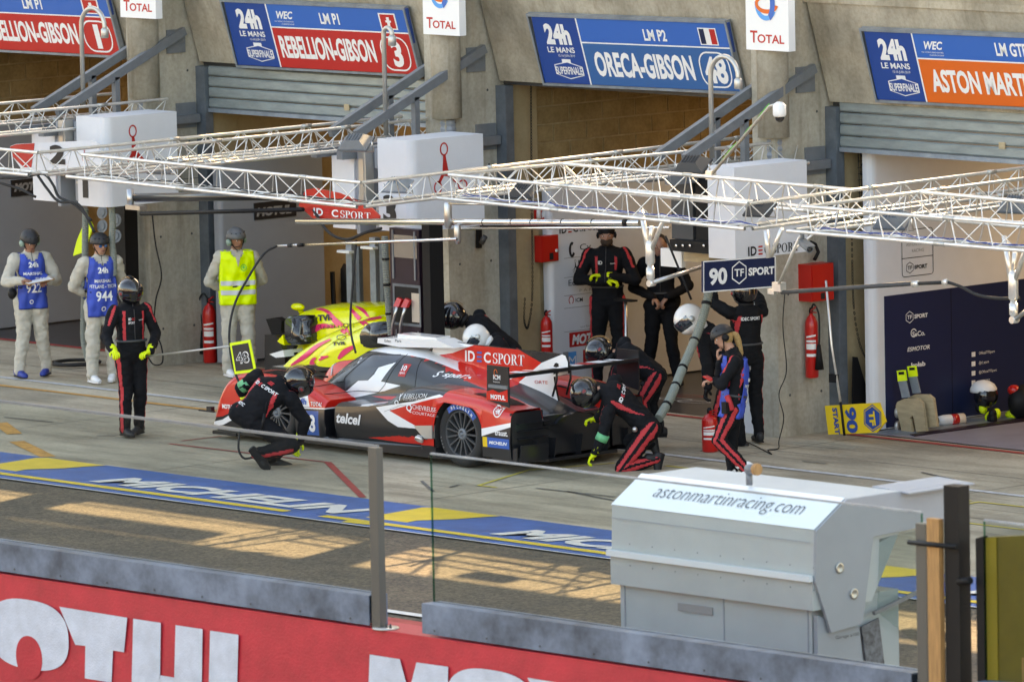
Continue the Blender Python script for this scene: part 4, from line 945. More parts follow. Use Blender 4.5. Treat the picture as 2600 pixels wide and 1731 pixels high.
def letM(dx): wpoly([(a+dx, b) for a, b in [(m0[0], m0[1]), (m1[0], m1[1]), ((m1[0]+m2[0])/2, m1[1]-.26), (m2[0], m2[1]), (m3[0], m3[1]), (m3[0]-.03, zb), (m3[0]-.19, zb), (m3[0]-.19, m3[1]-.3), ((m1[0]+m2[0])/2+.02, zb+.06), ((m1[0]+m2[0])/2-.05, zb+.06), (m1[0]-.03, m1[1]-.3), (m1[0]-.05, zb), (m0[0]-.05, zb)]])
d_ = at(900+(860)/2.485, 1100+1500/2.485, Y=YW).x-at(150/2.141, 1100+902/2.141, Y=YW).x
letters(0); letM(0); letters(d_); letM(d_); letM(-d_)
# guard panels
mm('post_metal', (.11, .115, .115), .4, .5)
def guard(x0, x1, post_x, label):
    t = thing('glass_guard_panel', label, 'guard panel', ((x0+x1)/2, YW+.15, 1.1), 'glass guard panels along the pit wall')
    MB().span((x0, YW+.13, 1.2), (x1, YW+.145, 2.555)).build('glass_pane', 'wall_glass', t)
    MB().span((x0, YW+.125, 2.555), (x1, YW+.15, 2.577 if x1 < 13.2 else 2.569)).build('top_edge_trim', 'steel_paint' if x1 < 13.2 else 'galv', t)
    if x0 > 5: MB().span((x0-.006, YW+.128, 1.2), (x0-.0005, YW+.147, 2.555)).build('glass_edge', 'edge_glass', t)
    if x1 < 25: MB().span((x1+.0005, YW+.128, 1.2), (x1+.006, YW+.147, 2.555)).build('glass_edge', 'edge_glass', t)
    mb = MB().span((x0-.0, YW-.0, 1.125), (x1, YW+.008, 1.368)).span((x0, YW+.008, 1.36), (x1, YW+.12, 1.368)); o = mb.build('kick_plate', 'strip', t)
    x = x0+.15
    while x < x1-.05:
        MB().tube([(x, YW-.001, 1.16), (x, YW-.006, 1.16)], .008, 6).build('rivet', 'dark_grey', o); x += .62
    MB().span((x0, YW+.16, 1.11), (x1, YW+.2, 1.365)).build('rear_plate', 'strip', t)
    return t
guard(-3.2, 2.28, 0, 'glass guard panel far along the wall beyond the left edge')
guard(2.42, 7.6, 0, 'glass guard panel ending at the left edge of the photo')
guard(7.72, 13.06, 0, 'glass guard panel with grey kick plate in the left foreground')
guard(13.7, 19.17, 0, 'glass guard panel in front of the grey timing stand')
guard(19.82, 25.2, 0, 'glass guard panel at the right edge in front of the olive board')
def post(x, w_, ztop, m, label, base=True, d=.07, yo=.04):
    t = thing('guard_post', label, 'post', (x, YW+.1, 1.1), 'posts on the pit wall')
    MB().span((x-w_/2, YW-.03+yo, 1.105), (x+w_/2, YW-.03+yo+d, ztop)).build('post', m, t)
    if base:
        MB().lathe((x+.06, YW+.06, 1.104), (0, 0, 1), [(.11, 0), (.11, .012), (.02, .014)], 20).build('base_plate', 'alu_dull', t)
        for dx in (.08, .13): MB().lathe((x+dx, YW+.0+.05, 1.116), (0, 0, 1), [(.01, 0), (.01, .03), (.004, .035)], 8).build('bolt', 'dark_grey', t)
    return t
post(13.13, .10, 2.575, 'post_metal', 'dark metal post between the two glass guard panels')
post(7.66, .08, 2.575, 'post_metal', 'metal post beyond the left edge of the photo')
post(19.28, .10, 2.50, 'post_metal', 'dark metal post beside the wooden batten')
MB_w = thing('wooden_batten', 'upright wooden batten strapped between the two dark posts', 'batten', (19.42, YW, 1.1))
MB().span((19.375, YW-.02, 1.105), (19.50, YW+.03, 2.555)).build('batten', 'wood', MB_w)
bp = post(19.60, .15, 2.81, 'black', 'thick black square post beside the wooden batten', False, .12)
MB().tube([(19.2, YW-.035, 2.36), (19.7, YW-.035, 2.37)], .02, 6).build('strap', 'black', bp)
for z_ in (2.1, 1.25): MB().tube([(19.66, YW+.02, z_), (19.78, YW+.02, z_+.02)], .03, 8).build('clamp', 'black', bp)
ob = thing('olive_board', 'dark yellow framed board seen edge on at the right border', 'board', (19.9, YW+.3, 1.2))
mm('olive', (.13, .095, .003), .45, nscale=5, namt=.12); mm('olive_light', (.28, .2, .01), .5)
p0 = at(2425, 1385, Y=YW+.15); q0 = V((p0.x, YW+.15, 1.0))
MB().prism([(19.74, YW+.12, 1.0), (19.74, YW+.12, 2.42), (19.80, YW+.14, 2.44), (19.80, YW+.14, 1.0)], (0, .05, 0)).build('frame_edge', 'black', ob)
MB().prism([(19.81, YW+.17, 1.0), (19.81, YW+.17, 2.43), (22.5, YW+.6, 2.72), (22.5, YW+.6, 1.0)], (0, .05, 0)).build('board', 'olive', ob)
MB().prism([(19.805, YW+.16, 1.0), (19.805, YW+.16, 2.425), (19.90, YW+.175, 2.437), (19.90, YW+.175, 1.0)], (0, .004, 0)).build('edge_strip', 'olive_light', ob)
fr = frame2(0, 0, .14, .24, .016, .0, 1); raw(fr, (20.12, YW+.205, 1.32), (1, .16, 0), (0, 0, 1), 'wood', ob, .004, 'tape_outline')
# timing stand
YS = -10.0
ts = thing('timing_stand', 'pale grey team timing stand with a web address on its sloping roof', 'timing stand', (14.2, YS+.6, 0))
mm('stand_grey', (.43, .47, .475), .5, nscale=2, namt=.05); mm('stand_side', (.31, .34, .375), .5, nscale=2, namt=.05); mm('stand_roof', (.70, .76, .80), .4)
xl, xr = 13.0, 15.38
MB().prism([(xl+.05, YS, 0), (xl+.05, YS+1.0, 0), (xl+.05, YS+1.0, 1.2), (xl+.05, YS, 1.2)], (xr-xl-.12, 0, 0)).build('cabinet_body', 'stand_grey', ts)
hood = [(YS-.06, 1.145), (YS-.06, 1.38), (YS-.045, 1.42), (YS-.03, 1.80), (YS+.32, 2.02), (YS+.95, 2.02), (YS+1.3, 1.85), (YS+1.3, 1.7), (YS+.95, 1.68), (YS+.62, 1.15)]
MB().prism([(xl, y, z) for y, z in hood], (xr-xl, 0, 0)).build('hood', 'stand_grey', ts)
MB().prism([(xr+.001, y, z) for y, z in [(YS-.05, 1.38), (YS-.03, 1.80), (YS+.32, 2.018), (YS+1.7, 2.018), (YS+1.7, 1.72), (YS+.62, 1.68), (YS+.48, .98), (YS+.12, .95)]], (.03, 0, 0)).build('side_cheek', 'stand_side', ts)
MB().prism([(xr-.3, YS+.95, 2.022), (xr+.12, YS+.95, 2.0), (xr+.12, YS+1.72, 2.0), (xr-.3, YS+1.72, 2.022)], (0, 0, .012)).build('rear_canopy', 'stand_side', ts)
a, b = V((xl-.005, YS-.034, 1.803)), V((xl-.005, YS+.322, 2.026))
MB().prism([a, b, b+V((xr-xl+.01, 0, 0)), a+V((xr-xl+.01, 0, 0))], (0, -.003, .006)).build('roof_panel', 'stand_roof', ts)
W_ = (b-a).normalized(); text('astonmartinracing.com', a+V((.36, 0, 0))+W_*.10+V((0, -.004, .006)), (1, 0, 0), W_, 1.74, .20, 'galv_dark', ts, -.012, off=.006)
MB().span((xl-.01, YS-.10, 1.385), (xr+.005, YS-.055, 1.435)).build('rubbing_rail', 'stand_roof', ts)
MB().span((xl+.75, YS-.012, .985), (xl+1.16, YS-.001, 1.05)).build('recessed_handle', 'print_grey', ts)
for x_ in (xl+.10, xl+1.28, xr-.12): MB().span((x_, YS-.006, .05), (x_+.012, YS-.001, 1.14)).build('panel_joint', 'stand_side', ts)
MB().span((xl+.02, YS-.064, 1.70), (xr-.02, YS-.0601, 1.705)).build('panel_joint', 'stand_side', ts)
mb = MB()
for i in range(9):
    for z_ in (1.50, 1.32): mb.lathe((xl+.24+.27*i, YS-.062, z_), (0, -1, 0), [(.006, 0), (.004, .004)], 6)
tag(mb.build('rivets', 'steel_paint', ts), kind='stuff')
for p in ((YS+.22, 1.47), (YS+.38, 1.24)): MB().lathe((xr+.031, p[0], p[1]), (1, 0, 0), [(.045, 0), (.045, .012), (.03, .014), (.02, .006), (0, .006)], 18).build('knob', 'alu_dull', ts)
text('Garage a108', (xr+.034, YS+.16, .885), (0, 1, 0), (0, 0, 1), .27, .035, 'print_black', ts, .0)
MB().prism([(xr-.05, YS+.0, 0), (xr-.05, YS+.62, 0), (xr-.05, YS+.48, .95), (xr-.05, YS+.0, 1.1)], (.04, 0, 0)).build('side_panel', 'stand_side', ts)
mm('duct_cover', (.12, .13, .15), .5, nscale=20, namt=.6)
MB().prism([(xr-.02, YS+.65, 0), (xr-.02, YS+.85, 0), (xr-.02, YS+.70, 1.0), (xr-.02, YS+.50, .95)], (.02, 0, 0)).build('side_skirt', 'duct_cover', ts)
MB().prism([(xr+.0, YS+1.62, .4), (xr, YS+.68, 1.05), (xr, YS+.72, 1.65), (xr, YS+1.66, 1.7)], (.015, 0, 0)).build('side_window', 'wall_glass', ts)
MB().bar((xr+.02, YS+.62, 1.05), (xr+.02, YS+1.66, 1.28), .03, .03).build('side_rail', 'steel_paint', ts)
t = thing('roof_camera', 'small round device on a stem above the timing stand roof', 'camera', tuple(at(1900, 1225, Y=YS+.5)))
p = at(1902, 1200, Y=YS+.3); MB().tube([p+V((0, 0, -.1)), p], .028, 10).build('stem', 'steel_paint', t); q_ = at(1912, 1190, Y=YS+.3)
MB().tube([q_+V((-.06, 0, -.01)), q_+V((.02, 0, 0))], .045, 12).build('housing', 'steel_paint', t); MB().tube([q_+V((.021, 0, 0)), q_+V((.06, 0, .0))], .05, 12).build('cap', 'wood', t)
# ================================================================== PIT EQUIPMENT UNDER THE GANTRIES
def px_poly(pts, X=None, Y=None, Z=None): return [at(x, y, X, Y, Z) for x, y in pts]
def cab(fl, fc, bk, ytop, ybot, label, Yc, num=None, drop=0):
    """fl, fc, bk: px x of left edge, front corner, back edge; ytop / ybot: px y at the front corner"""
    c = at(fc, ytop, Y=Yc); zb_ = at(fc, ybot, Y=Yc).z; l = at(fl, ytop, Y=Yc); bkp = at(bk, ytop-.09*(bk-fc), X=c.x)
    t = thing('gantry_cabinet', label, 'cabinet', (c.x-.3, Yc+.5, zb_), 'white cabinets under the gantries')
    r = .12; pl = []
    for k in range(7): a = math.radians(-90+90*k/6); pl.append((c.x-r+r*math.cos(a), Yc+r+r*math.sin(a)))
    base = [(l.x, Yc)]+pl+[(c.x, bkp.y), (l.x, bkp.y)]
    o = MB().prism([(x, y, zb_) for x, y in base], (0, 0, c.z-zb_)).build('cabinet_body', 'panel_white', t); recalc(o)
    return t, l, c, bkp, zb_
t3, l3, c3, b3, z3 = cab(958, 1040, 1226, 358, 591, 'white hanging cabinet with black figure beside the red pointed board', 2.35)
t1, l1, c1, b1, z1_ = cab(193, 265, 448, 300, 527, 'white hanging cabinet above the second marshal and the lollipop man', 2.45)
def propeller(P, U, W_, s, m, parent):
    raw(ring2(0, .75, .17, .21, .05), P, U, W_, m, parent, .004, 'print', s); raw(ring2(-.28, -.42, .17, .2, .05), P, U, W_, m, parent, .004, 'print', s); raw(ring2(.75, -.42, .2, .17, .05), P, U, W_, m, parent, .004, 'print', s)
    poly([(a*s, b*s) for a, b in [(-.04, .56), (.06, .56), (.16, .1), (.62, -.35), (.58, -.42), (.12, -.1), (-.02, -.08), (-.2, -.32), (-.28, -.26), (-.08, .05)]], P, U, W_, m, parent, .004)
propeller((c3.x, at(1128, 440, X=c3.x).y, at(1130, 440, X=c3.x).z), (0, 1, 0), (0, 0, 1), .36, 'print_signred', t3)
propeller((c1.x, at(338, 392, X=c1.x).y, at(338, 392, X=c1.x).z), (0, 1, 0), (0, 0, 1), .36, 'print_signred', t1)
def onface(px, py, Yf): return at(px, py, Y=Yf)
p = onface(974, 571, 2.349); q = onface(1009, 518, 2.349); text('3', (p.x, 2.349, p.z), (1, 0, 0), (0, 0, 1), .22, .34, 'print_black', t3, .06)
p = onface(211, 502, 2.449); text('1', (p.x, 2.449, p.z), (1, 0, 0), (0, 0, 1), .10, .22, 'print_black', t1, .03)
# slim white panels left of each cabinet with the lifting mast between them
for (xa, xb, ya, yb, lb, Yp, k) in ((842, 898, 395, 582, 'slim white panel behind the red pointed board', 2.4, 0), (80, 138, 325, 512, 'slim white panel above the clipboard marshal', 2.4, 1)):
    a, b = at(xa, ya, Y=Yp), at(xb, yb, Y=Yp); c_ = at(xb, ya, Y=Yp)
    t = thing('white_board', lb, 'board', tuple((a+b)/2), 'slim white panels beside the cabinets')
    MB().span((a.x, Yp, b.z), (c_.x, Yp+.06, a.z)).build('panel', 'panel_white', t)
    MB().span((c_.x+.005, Yp+.02, b.z-.05), (c_.x+.06, Yp+.4, a.z+.1)).build('panel_return', 'panel_grey', t)
    t = thing('lifting_mast', ('square metal mast above the red pointed board' if k == 0 else 'square metal mast above the gap between the marshals'), 'mast', (c_.x+.2, Yp+.1, 2))
    MB().span((c_.x+.10, Yp-.02, b.z+.32), (c_.x+.22, Yp+.1, a.z+.12)).build('mast', 'alu_dull', t)
    MB().span((c_.x+.13, Yp-.03, b.z+.32), (c_.x+.19, Yp-.02, a.z+.1)).build('mast_channel', 'steel', t)
    MB().span((c_.x+.24, Yp+.1, b.z+.02), (l3.x-.02 if k == 0 else l1.x-.02, Yp+.16, b.z+.3)).build('cross_plate', 'panel_grey', t)
    MB().span((c_.x+.24, Yp+.1, a.z-.12), (l3.x-.02 if k == 0 else l1.x-.02, Yp+.16, a.z+.1)).build('cross_plate', 'panel_grey', t)
    for j in range(3): MB().tube([(c_.x+.32+.07*j, Yp+.1, b.z+.24-.03*j), (c_.x+.32+.07*j, Yp+.06, b.z+.24-.03*j)], .015, 8).build('bolt', 'steel', t)
# IDEC cabinet beside the dome camera pillar
Yc = 2.25
cx = at(1868, 660, Y=Yc); lx = at(1800, 660, Y=Yc); top_ = at(1868, 455, Y=Yc).z
t = thing('gantry_cabinet', 'white hanging cabinet with team lettering behind the blue 90 board', 'cabinet', (cx.x-.3, Yc+.5, 2), 'white cabinets under the gantries')
bk = at(2052, 655, X=cx.x)
MB().prism([(lx.x, Yc, cx.z), (cx.x, Yc, cx.z), (cx.x, bk.y, cx.z), (lx.x, bk.y, cx.z)], (0, 0, top_-cx.z+.12)).build('cabinet_body', 'panel_white', t)
a = at(1899, 651, X=cx.x); b = at(2030, 636, X=cx.x)
idec((cx.x, a.y, a.z), (0, 1, 0), (0, 0, 1), b.y-a.y, .10, t, 'print_black', 'print_signred', .004)
# IDEC / Oreca refuelling tower: dark column, bumper beam, small boxes
t = thing('refuelling_tower', 'dark refuelling tower standing behind the middle gantry', 'tower', tuple(at(1765, 700, Y=2.6)))
for a_, b_, m_ in (((1703, 440), (1760, 610), 'dark_grey'), ((1765, 440), (1800, 640), 'black')):
    p, q = at(*a_, Y=2.6), at(*b_, Y=2.6); MB().span((p.x, 2.6, q.z), (q.x, 2.9, p.z)).build('column', m_, t)
p, q = at(1700, 608, Y=2.3), at(1822, 612, Y=2.3); MB().span((p.x, 2.3, p.z-.12), (q.x, 2.42, p.z)).build('bumper_beam', 'black', t)
for x_ in (1718, 1735, 1753, 1788): 
    c_ = at(x_, 624, Y=2.29); MB().lathe(c_, (0, -1, 0), [(.017, 0), (.017, .012), (.008, .016), (0, .016)], 10).build('bolt', 'chrome', t)
p, q = at(1677, 630, Y=2.5), at(1731, 680, Y=2.5); MB().span((p.x, 2.5, q.z), (q.x, 2.56, p.z)).build('white_plate', 'white', t)
p, q = at(1735, 640, Y=2.5), at(1800, 668, Y=2.5); MB().span((p.x, 2.5, q.z), (q.x, 2.9, p.z)).build('gear_box', 'plywood', t)
def panel_on(X, x0, y0, x1, y1, m, name, parent, off=0):
    a, b = at(x0, y0, X=X), at(x1, y1, X=X); return MB().span((X+off, a.y, min(a.z, b.z)), (X+off+.004, b.y, max(a.z, b.z))).build(name, m, parent)
# fuel pump cabinets and standing equipment in front of pillars
def pump(fx, fy, label, w_px, h, col='dark_panel', dp=.34):
    p = at(fx, fy, Z=0); t = thing('fuel_cabinet', label, 'cabinet', (p.x, p.y, 0), 'dark fuel cabinets against the pillars')
    ww = w_px/(240*.675); o = MB().span((p.x, p.y, .0), (p.x+ww, p.y+dp, h)).build('cabinet', col, t)
    return t, p, ww
tp, pp, pw_ = pump(1000, 1085, 'dark purple fuel cabinet with two red nozzles behind the race car roof', 78, 2.22, 'dark_panel', .10)
F0 = pp.y
MB().span((pp.x+.08, F0-.012, 1.18), (pp.x+.48, F0-.002, 1.58)).build('recess', 'black', tp)
fr = frame2(0, 0, .46, .46, .03); raw(fr, (pp.x+.05, F0-.012, 1.15), (1, 0, 0), (0, 0, 1), 'galv_dark', tp, .004, 'recess_frame')
MB().span((pp.x+.36, F0-.016, 1.2), (pp.x+.49, F0-.0125, 1.52)).build('meter_plate', 'alu_dull', tp)
for dx in (.08, .44): MB().span((pp.x+dx-.035, F0-.012, 1.66), (pp.x+dx-.01, F0-.002, 2.2)).build('trim_bar', 'steel_paint', tp); MB().span((pp.x+dx+.0, F0-.012, .3), (pp.x+dx+.012, F0-.002, 1.1)).build('trim_bar', 'steel_paint', tp)
for dx in (.12, .25):
    MB().prism([(pp.x+dx, F0-.08, 1.36), (pp.x+dx+.09, F0-.08, 1.36), (pp.x+dx+.11, F0-.05, 1.44), (pp.x+dx+.04, F0-.05, 1.46)], (0, .04, 0)).build('fuel_nozzle', 'red_paint', tp)
    MB().tube([(pp.x+dx+.06, F0-.07, 1.36), (pp.x+dx+.02, F0-.07, 1.26), (pp.x+dx-.02, F0-.07, 1.16), (pp.x+dx-.04, F0-.07, .95)], .018, 7).build('fuel_hose', 'steel', tp)
MB().span((pp.x+.08, F0-.01, 1.9), (pp.x+.46, F0-.002, 2.15)).build('mirror_panel', 'chrome', tp)
t2, p2, w2 = pump(1082, 1096, 'black tall cabinet right of the purple fuel cabinet', 20, 2.3, 'black', .2)
t4, p4, w4 = pump(296, 935, 'black tall cabinet behind the lollipop man', 36, 2.15, 'black', .2)
for x0_, x1_, y_ in ((1846, 1852, 1090),):
    p = at(1837, 1115, Z=0); t = thing('blue_cylinder', 'tall blue cylinder beside the pillar behind the man under the 90 board', 'cylinder', tuple(p))
    mm('deep_blue', (.005, .04, .16), .4); q_ = at(1942, 1108, Z=0); MB().tube([(q_.x-.02, q_.y+.15, 0), (q_.x-.02, q_.y+.15, 1.9)], .085, 16).build('cylinder', 'deep_blue', t)
    t = thing('white_cabinet', 'tall white cabinet side behind the man under the 90 board', 'cabinet', tuple(p)); MB().span((q_.x-.42, q_.y+.1, 0), (q_.x-.14, q_.y+.5, 2.1)).build('cabinet', 'panel_white', t)
# corrugated hoses
def corr(pts, r, label, m='hose_grey', cat='hose', group=None, bands=()):
    pts = [V(p) for p in pts]; out = []; L = 0
    for a, b in zip(pts, pts[1:]):
        n_ = max(2, int((b-a).length/.011)); out += [a.lerp(b, i/n_) for i in range(n_)]
    out.append(pts[-1]); rs = [r*(1.0 if i % 2 else .86) for i in range(len(out))]
    t = thing('corrugated_hose', label, cat, tuple(pts[0]), group); mb = MB().tube(out, rs, 12, smooth=False); mb.build('hose', m, t)
    for f_ in bands:
        i = int(f_*(len(out)-3))+1; MB().tube([out[i-1], out[i], out[i+1]], r*1.12, 12).build('band', 'black', t)
    return t
def curve(P, n=8):
    """Catmull-Rom through the points"""
    P = [V(p) for p in P]; Q = [P[0]*2-P[1]]+P+[P[-1]*2-P[-2]]; out = []
    for i in range(1, len(Q)-2):
        for k in range(n):
            t = k/n; a, b, c, d = Q[i-1:i+3]; out.append(.5*((2*b)+(c-a)*t+(2*a-5*b+4*c-d)*t*t+(3*b-a-3*c+d)*t**3))
    out.append(P[-1]); return out
corr(curve([at(x, y, Y=2.3) for x, y in [(977, 600), (980, 680), (985, 760), (993, 850)]]), .04, 'left grey corrugated hose hanging under the cabinet marked 3', group='corrugated air hoses', bands=(.25, .5, .8))
corr(curve([at(x, y, Y=2.3) for x, y in [(1052, 600), (1056, 680), (1050, 780), (1044, 850)]]), .04, 'right grey corrugated hose hanging under the cabinet marked 3', group='corrugated air hoses', bands=(.3, .6))
corr(curve([at(x, y, Y=2.6) for x, y in [(217, 530), (216, 640), (214, 760), (212, 850), (220, 900), (240, 945)]]), .042, 'left grey hose behind the second marshal', group='corrugated air hoses')
corr(curve([at(x, y, Y=2.6) for x, y in [(283, 525), (286, 570), (284, 610), (288, 650), (290, 700)]]), .042, 'right grey hose behind the second marshal', group='corrugated air hoses')
corr(curve([at(1800, 738, Y=2.7), at(1788, 795, Y=2.6), at(1765, 860, Y=2.4), at(1735, 930, Y=2.1), at(1702, 1010, Y=1.6), at(1672, 1062, Y=1.3)]), .05, 'thick banded air hose running from the 90 board down behind the kneeling mechanic', 'hose_grey', group='corrugated air hoses', bands=(.05, .28, .5, .7, .9))
# booms
def pole(pts, r, label, m, cat='boom', n=10, extra=None, grp='booms under the gantries'):
    t = thing('boom', label, cat, tuple(pts[0]), grp); MB().tube(pts, r, n).build('tube', m, t); return t
pA, pB = at(755, 562, Y=.9), at(1625, 566, Y=.9)
t = pole([pA, pB], .034, 'thick polished boom tube crossing in front of the cabinet marked 3', 'chrome', n=16)
for x_ in (1228, 1300, 1350, 1428, 1505): q = at(x_, 564, Y=.9); MB().tube([q, q+V((.012, 0, 0))], .0355, 16).build('ring', 'black', t)
q = at(1585, 565, Y=.9); MB().tube([q, q+V((.07, 0, 0))], .04, 14).build('collar', 'black', t)
t = pole([at(1172, 580, Y=.85), at(1700, 578, Y=.85)], .014, 'thin polished boom tube just under the thick boom tube', 'chrome')
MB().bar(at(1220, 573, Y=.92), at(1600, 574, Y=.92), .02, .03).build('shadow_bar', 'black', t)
for (xa, ya, yb, r_) in ((1138, 518, 573, .042), (1162, 575, 612, .038)):
    p, q = at(xa, ya, Y=.86), at(xa, yb, Y=.86); j = MB().lathe(q, (0, 0, 1), [(r_*.6, -.03), (r_, 0), (r_, (p-q).z), (r_*.7, (p-q).z+.02)], 16).build('joint', 'steel', t)
pole([at(1140, 517, Y=.8), at(1300, 520, Y=.8)], .012, 'short thin silver rod above the thick boom tube', 'chrome')
t = pole([at(1160, 607, Y=.8), at(770, 622, Y=.8)], .015, 'thin silver boom reaching left to the air hose of the crouching mechanic', 'chrome')
for x0_, x1_, r_, m_ in ((770, 757, .02, 'black'), (757, 742, .016, 'steel'), (742, 732, .02, 'rubber'), (732, 703, .014, 'steel')): MB().tube([at(x0_, 622+(770-x0_)*.04, Y=.8), at(x1_, 622+(770-x1_)*.04, Y=.8)], r_, 10).build('coupling', m_, t)
hp = curve([at(703, 625, Y=.7), at(670, 645, Y=.5), at(630, 705, Y=.3), at(595, 775, Y=.1), at(582, 850, Y=-.1), at(592, 930, Y=-.2), at(620, 1000, Y=-.25)])
tag(MB().tube(hp, .013, 8).build('air_hose', 'rubber'), 'black air hose curving from the thin boom down to the crouching mechanic', 'hose')
hp = curve([at(905, 610, Y=1.4), at(897, 700, Y=1.3), at(890, 800, Y=1.2), at(892, 850, Y=1.0), at(903, 895, Y=.9)])
tag(MB().tube(hp, .012, 8).build('air_hose', 'rubber'), 'black air hose hanging straight down to the race car windscreen', 'hose')
# dark booms left
t = pole([at(345, 502, Y=1.2), at(740, 497, Y=1.2)], .05, 'thick black carbon boom behind the left front truss', 'carbon', n=14)
MB().tube([at(330, 480, Y=1.15), at(332, 530, Y=1.15)], .04, 12).build('joint', 'steel', t); MB().span(at(318, 520, Y=1.1), at(372, 533, Y=1.2)).build('bracket_plate', 'steel', t)
pole([at(358, 543, Y=1.1), at(770, 532, Y=1.1)], .024, 'thin lower black boom behind the left front truss', 'black')
hp = curve([at(770, 490, Y=1.4), at(800, 540, Y=1.3), at(835, 590, Y=1.2), at(880, 608, Y=1.2), at(930, 590, Y=1.2), at(968, 580, Y=1.5)]); tag(MB().tube(hp, .017, 8).build('air_hose', 'rubber'), 'black and yellow hose looping below the red team board', 'hose')
for k, pts in enumerate(([(0, 452), (60, 450), (110, 442), (135, 470), (150, 500), (190, 520), (232, 560)], [(0, 465), (50, 480), (90, 500)], [(92, 440), (120, 480), (150, 512), (200, 520), (240, 590)])):
    tag(MB().tube(curve([at(x, y, Y=1.3) for x, y in pts]), .016, 8).build('air_hose', 'rubber'), ('black hose drooping at the left edge under the truss', 'short black hose at the left edge over the black signboard', 'black hose falling beside the cabinet marked 1')[k], 'hose')
# red team board and number 2 board
rb = thing('team_board', 'red pointed team board hanging beside the cabinet marked 3', 'sign', tuple(at(860, 530, Y=1.3)))
pts = px_poly([(758, 522), (796, 556), (963, 556), (963, 548), (935, 520), (860, 490), (800, 478), (775, 482)], Y=1.3)
o = MB().prism(pts, (0, .02, 0)).build('board', 'red_box', rb); recalc(o)
a, b = at(797, 547, Y=1.299), at(943, 548, Y=1.299); idec((a.x, 1.299, a.z), (1, 0, 0), (0, 0, 1), b.x-a.x, .085, rb, 'print_white', 'print_red', .004)
wb = thing('team_board', 'white board with rounded red end and black figure at the left edge', 'sign', tuple(at(100, 400, Y=1.6)))
pts = px_poly([(25, 372), (40, 366), (230, 357), (250, 365), (262, 440), (60, 438), (30, 395)], Y=1.6); o = MB().prism(pts, (0, .02, 0)).build('board', 'panel_white', wb); recalc(o)
pts = px_poly([(25, 373), (40, 367), (88, 364), (80, 425), (60, 425), (30, 396)], Y=1.597); MB().add([tuple(p) for p in pts], [tuple(range(len(pts)))]).build('print', 'print_signred', wb)
p = at(128, 415, Y=1.6); text('2', (p.x, 1.6, p.z), (1, 0, 0), (0, 0, 1), .28, .22, 'print_black', wb, .07, off=.008)
propeller((at(215, 395, Y=1.6).x, 1.6, at(215, 395, Y=1.6).z), (1, 0, 0), (0, 0, 1), .1, 'print_signred', wb)
# blue 90 board hanging in front of the mechanics
bb = thing('team_board', 'blue board reading 90 hanging in front of the pillar', 'sign', tuple(at(1877, 695, X=3.2)))
XB = 3.6
pts = [at(1786, 664, X=XB), at(1786, 742, X=XB), at(1968, 728, X=XB), at(1968, 650, X=XB)]
O_ = pts[1]; U_ = (pts[2]-pts[1]); wB = U_.length; U_.normalize(); W2 = (pts[0]-pts[1]); hB = W2.length; W2.normalize(); N_ = U_.cross(W2)
slab('board', [pts[1], pts[2], pts[3], pts[0]], .03, 'print_navy', bb); 
raw(frame2(-.004, -.004, wB+.004, hB+.004, .012), O_, U_, W2, 'print_white', bb, .003, 'board_edge')
text('90', O_+U_*(.075*wB)+W2*(.2*hB), U_, W2, .25*wB, .56*hB, 'print_white', bb, .04, off=.005)
def hexa(cx, cy, r, t, P, U, W_, m, parent, off=.005):
    vs = []; fs = []
    for k in range(7): a = math.radians(90+60*k); vs += [(cx+r*math.cos(a), cy+r*math.sin(a)), (cx+(r-t)*math.cos(a), cy+(r-t)*math.sin(a))]
    return raw((vs, [(2*i, 2*i+2, 2*i+3, 2*i+1) for i in range(6)]), P, U, W_, m, parent, off)
def tf(P, U, W_, s, m, parent, off=.005, word=True):
    P, U, W_ = V(P), V(U).normalized(), V(W_).normalized(); hexa(.5*s, .5*s, .5*s, .06*s, P, U, W_, m, parent, off); text('TF', P+U*.22*s+W_*.34*s, U, W_, .56*s, .32*s, m, parent, .02, off=off)
    if word: text('SPORT', P+U*1.05*s+W_*.33*s, U, W_, 1.55*s, .34*s, m, parent, .04, off=off)
tf(O_+U_*(.375*wB)+W2*(.17*hB), U_, W2, .235*wB, 'print_white', bb)
# tripod arms hanging from the gantries
def tripod(px, py0, py1, Yp, label):
    t = thing('tripod_boom', label, 'arm', tuple(at(px, py1, Y=Yp)), 'hanging tripod arms')
    j = at(px, py0+(py1-py0)*.45, Y=Yp); b = at(px+1, py1, Y=Yp)
    MB().tube([at(px-22, py0-40, Y=Yp+.1), j+V((-.03, 0, -.05))], .028, 10).build('leg', 'alu', t); MB().tube([at(px+38, py0-25, Y=Yp-.1), j+V((.03, 0, -.05))], .024, 10).build('leg', 'alu', t); MB().tube([at(px+5, py0, Y=Yp), j], .024, 10).build('leg', 'alu', t)
    MB().lathe(b, (0, 0, 1), [(.035, -.0), (.048, .02), (.048, (j-b).z), (.03, (j-b).z+.03)], 14).build('stem', 'alu', t)
    MB().lathe(b, (0, 0, -1), [(.03, 0), (.03, .03), (.042, .03), (.042, .14), (.03, .15), (.03, .18)], 14).build('swivel', 'alu', t)
    MB().tube([b+V((0, -.03, -.19)), b+V((.0, .05, -.19))], .035, 12).build('pivot', 'alu', t)
    return t, b
t, b_ = tripod(1650, 575, 672, -.3, 'silver hanging arm in front of the two men in the garage')
MB().tube([b_+V((.03, 0, -.18)), at(1790, 675, Y=.6)], .022, 10).build('side_tube', 'steel', t)
t, b_ = tripod(2572, 640, 762, -.5, 'silver hanging arm at the right edge of the photo')
MB().tube([b_+V((.03, 0, -.18)), at(2640, 762, Y=-.5)], .022, 10).build('side_tube', 'steel', t)
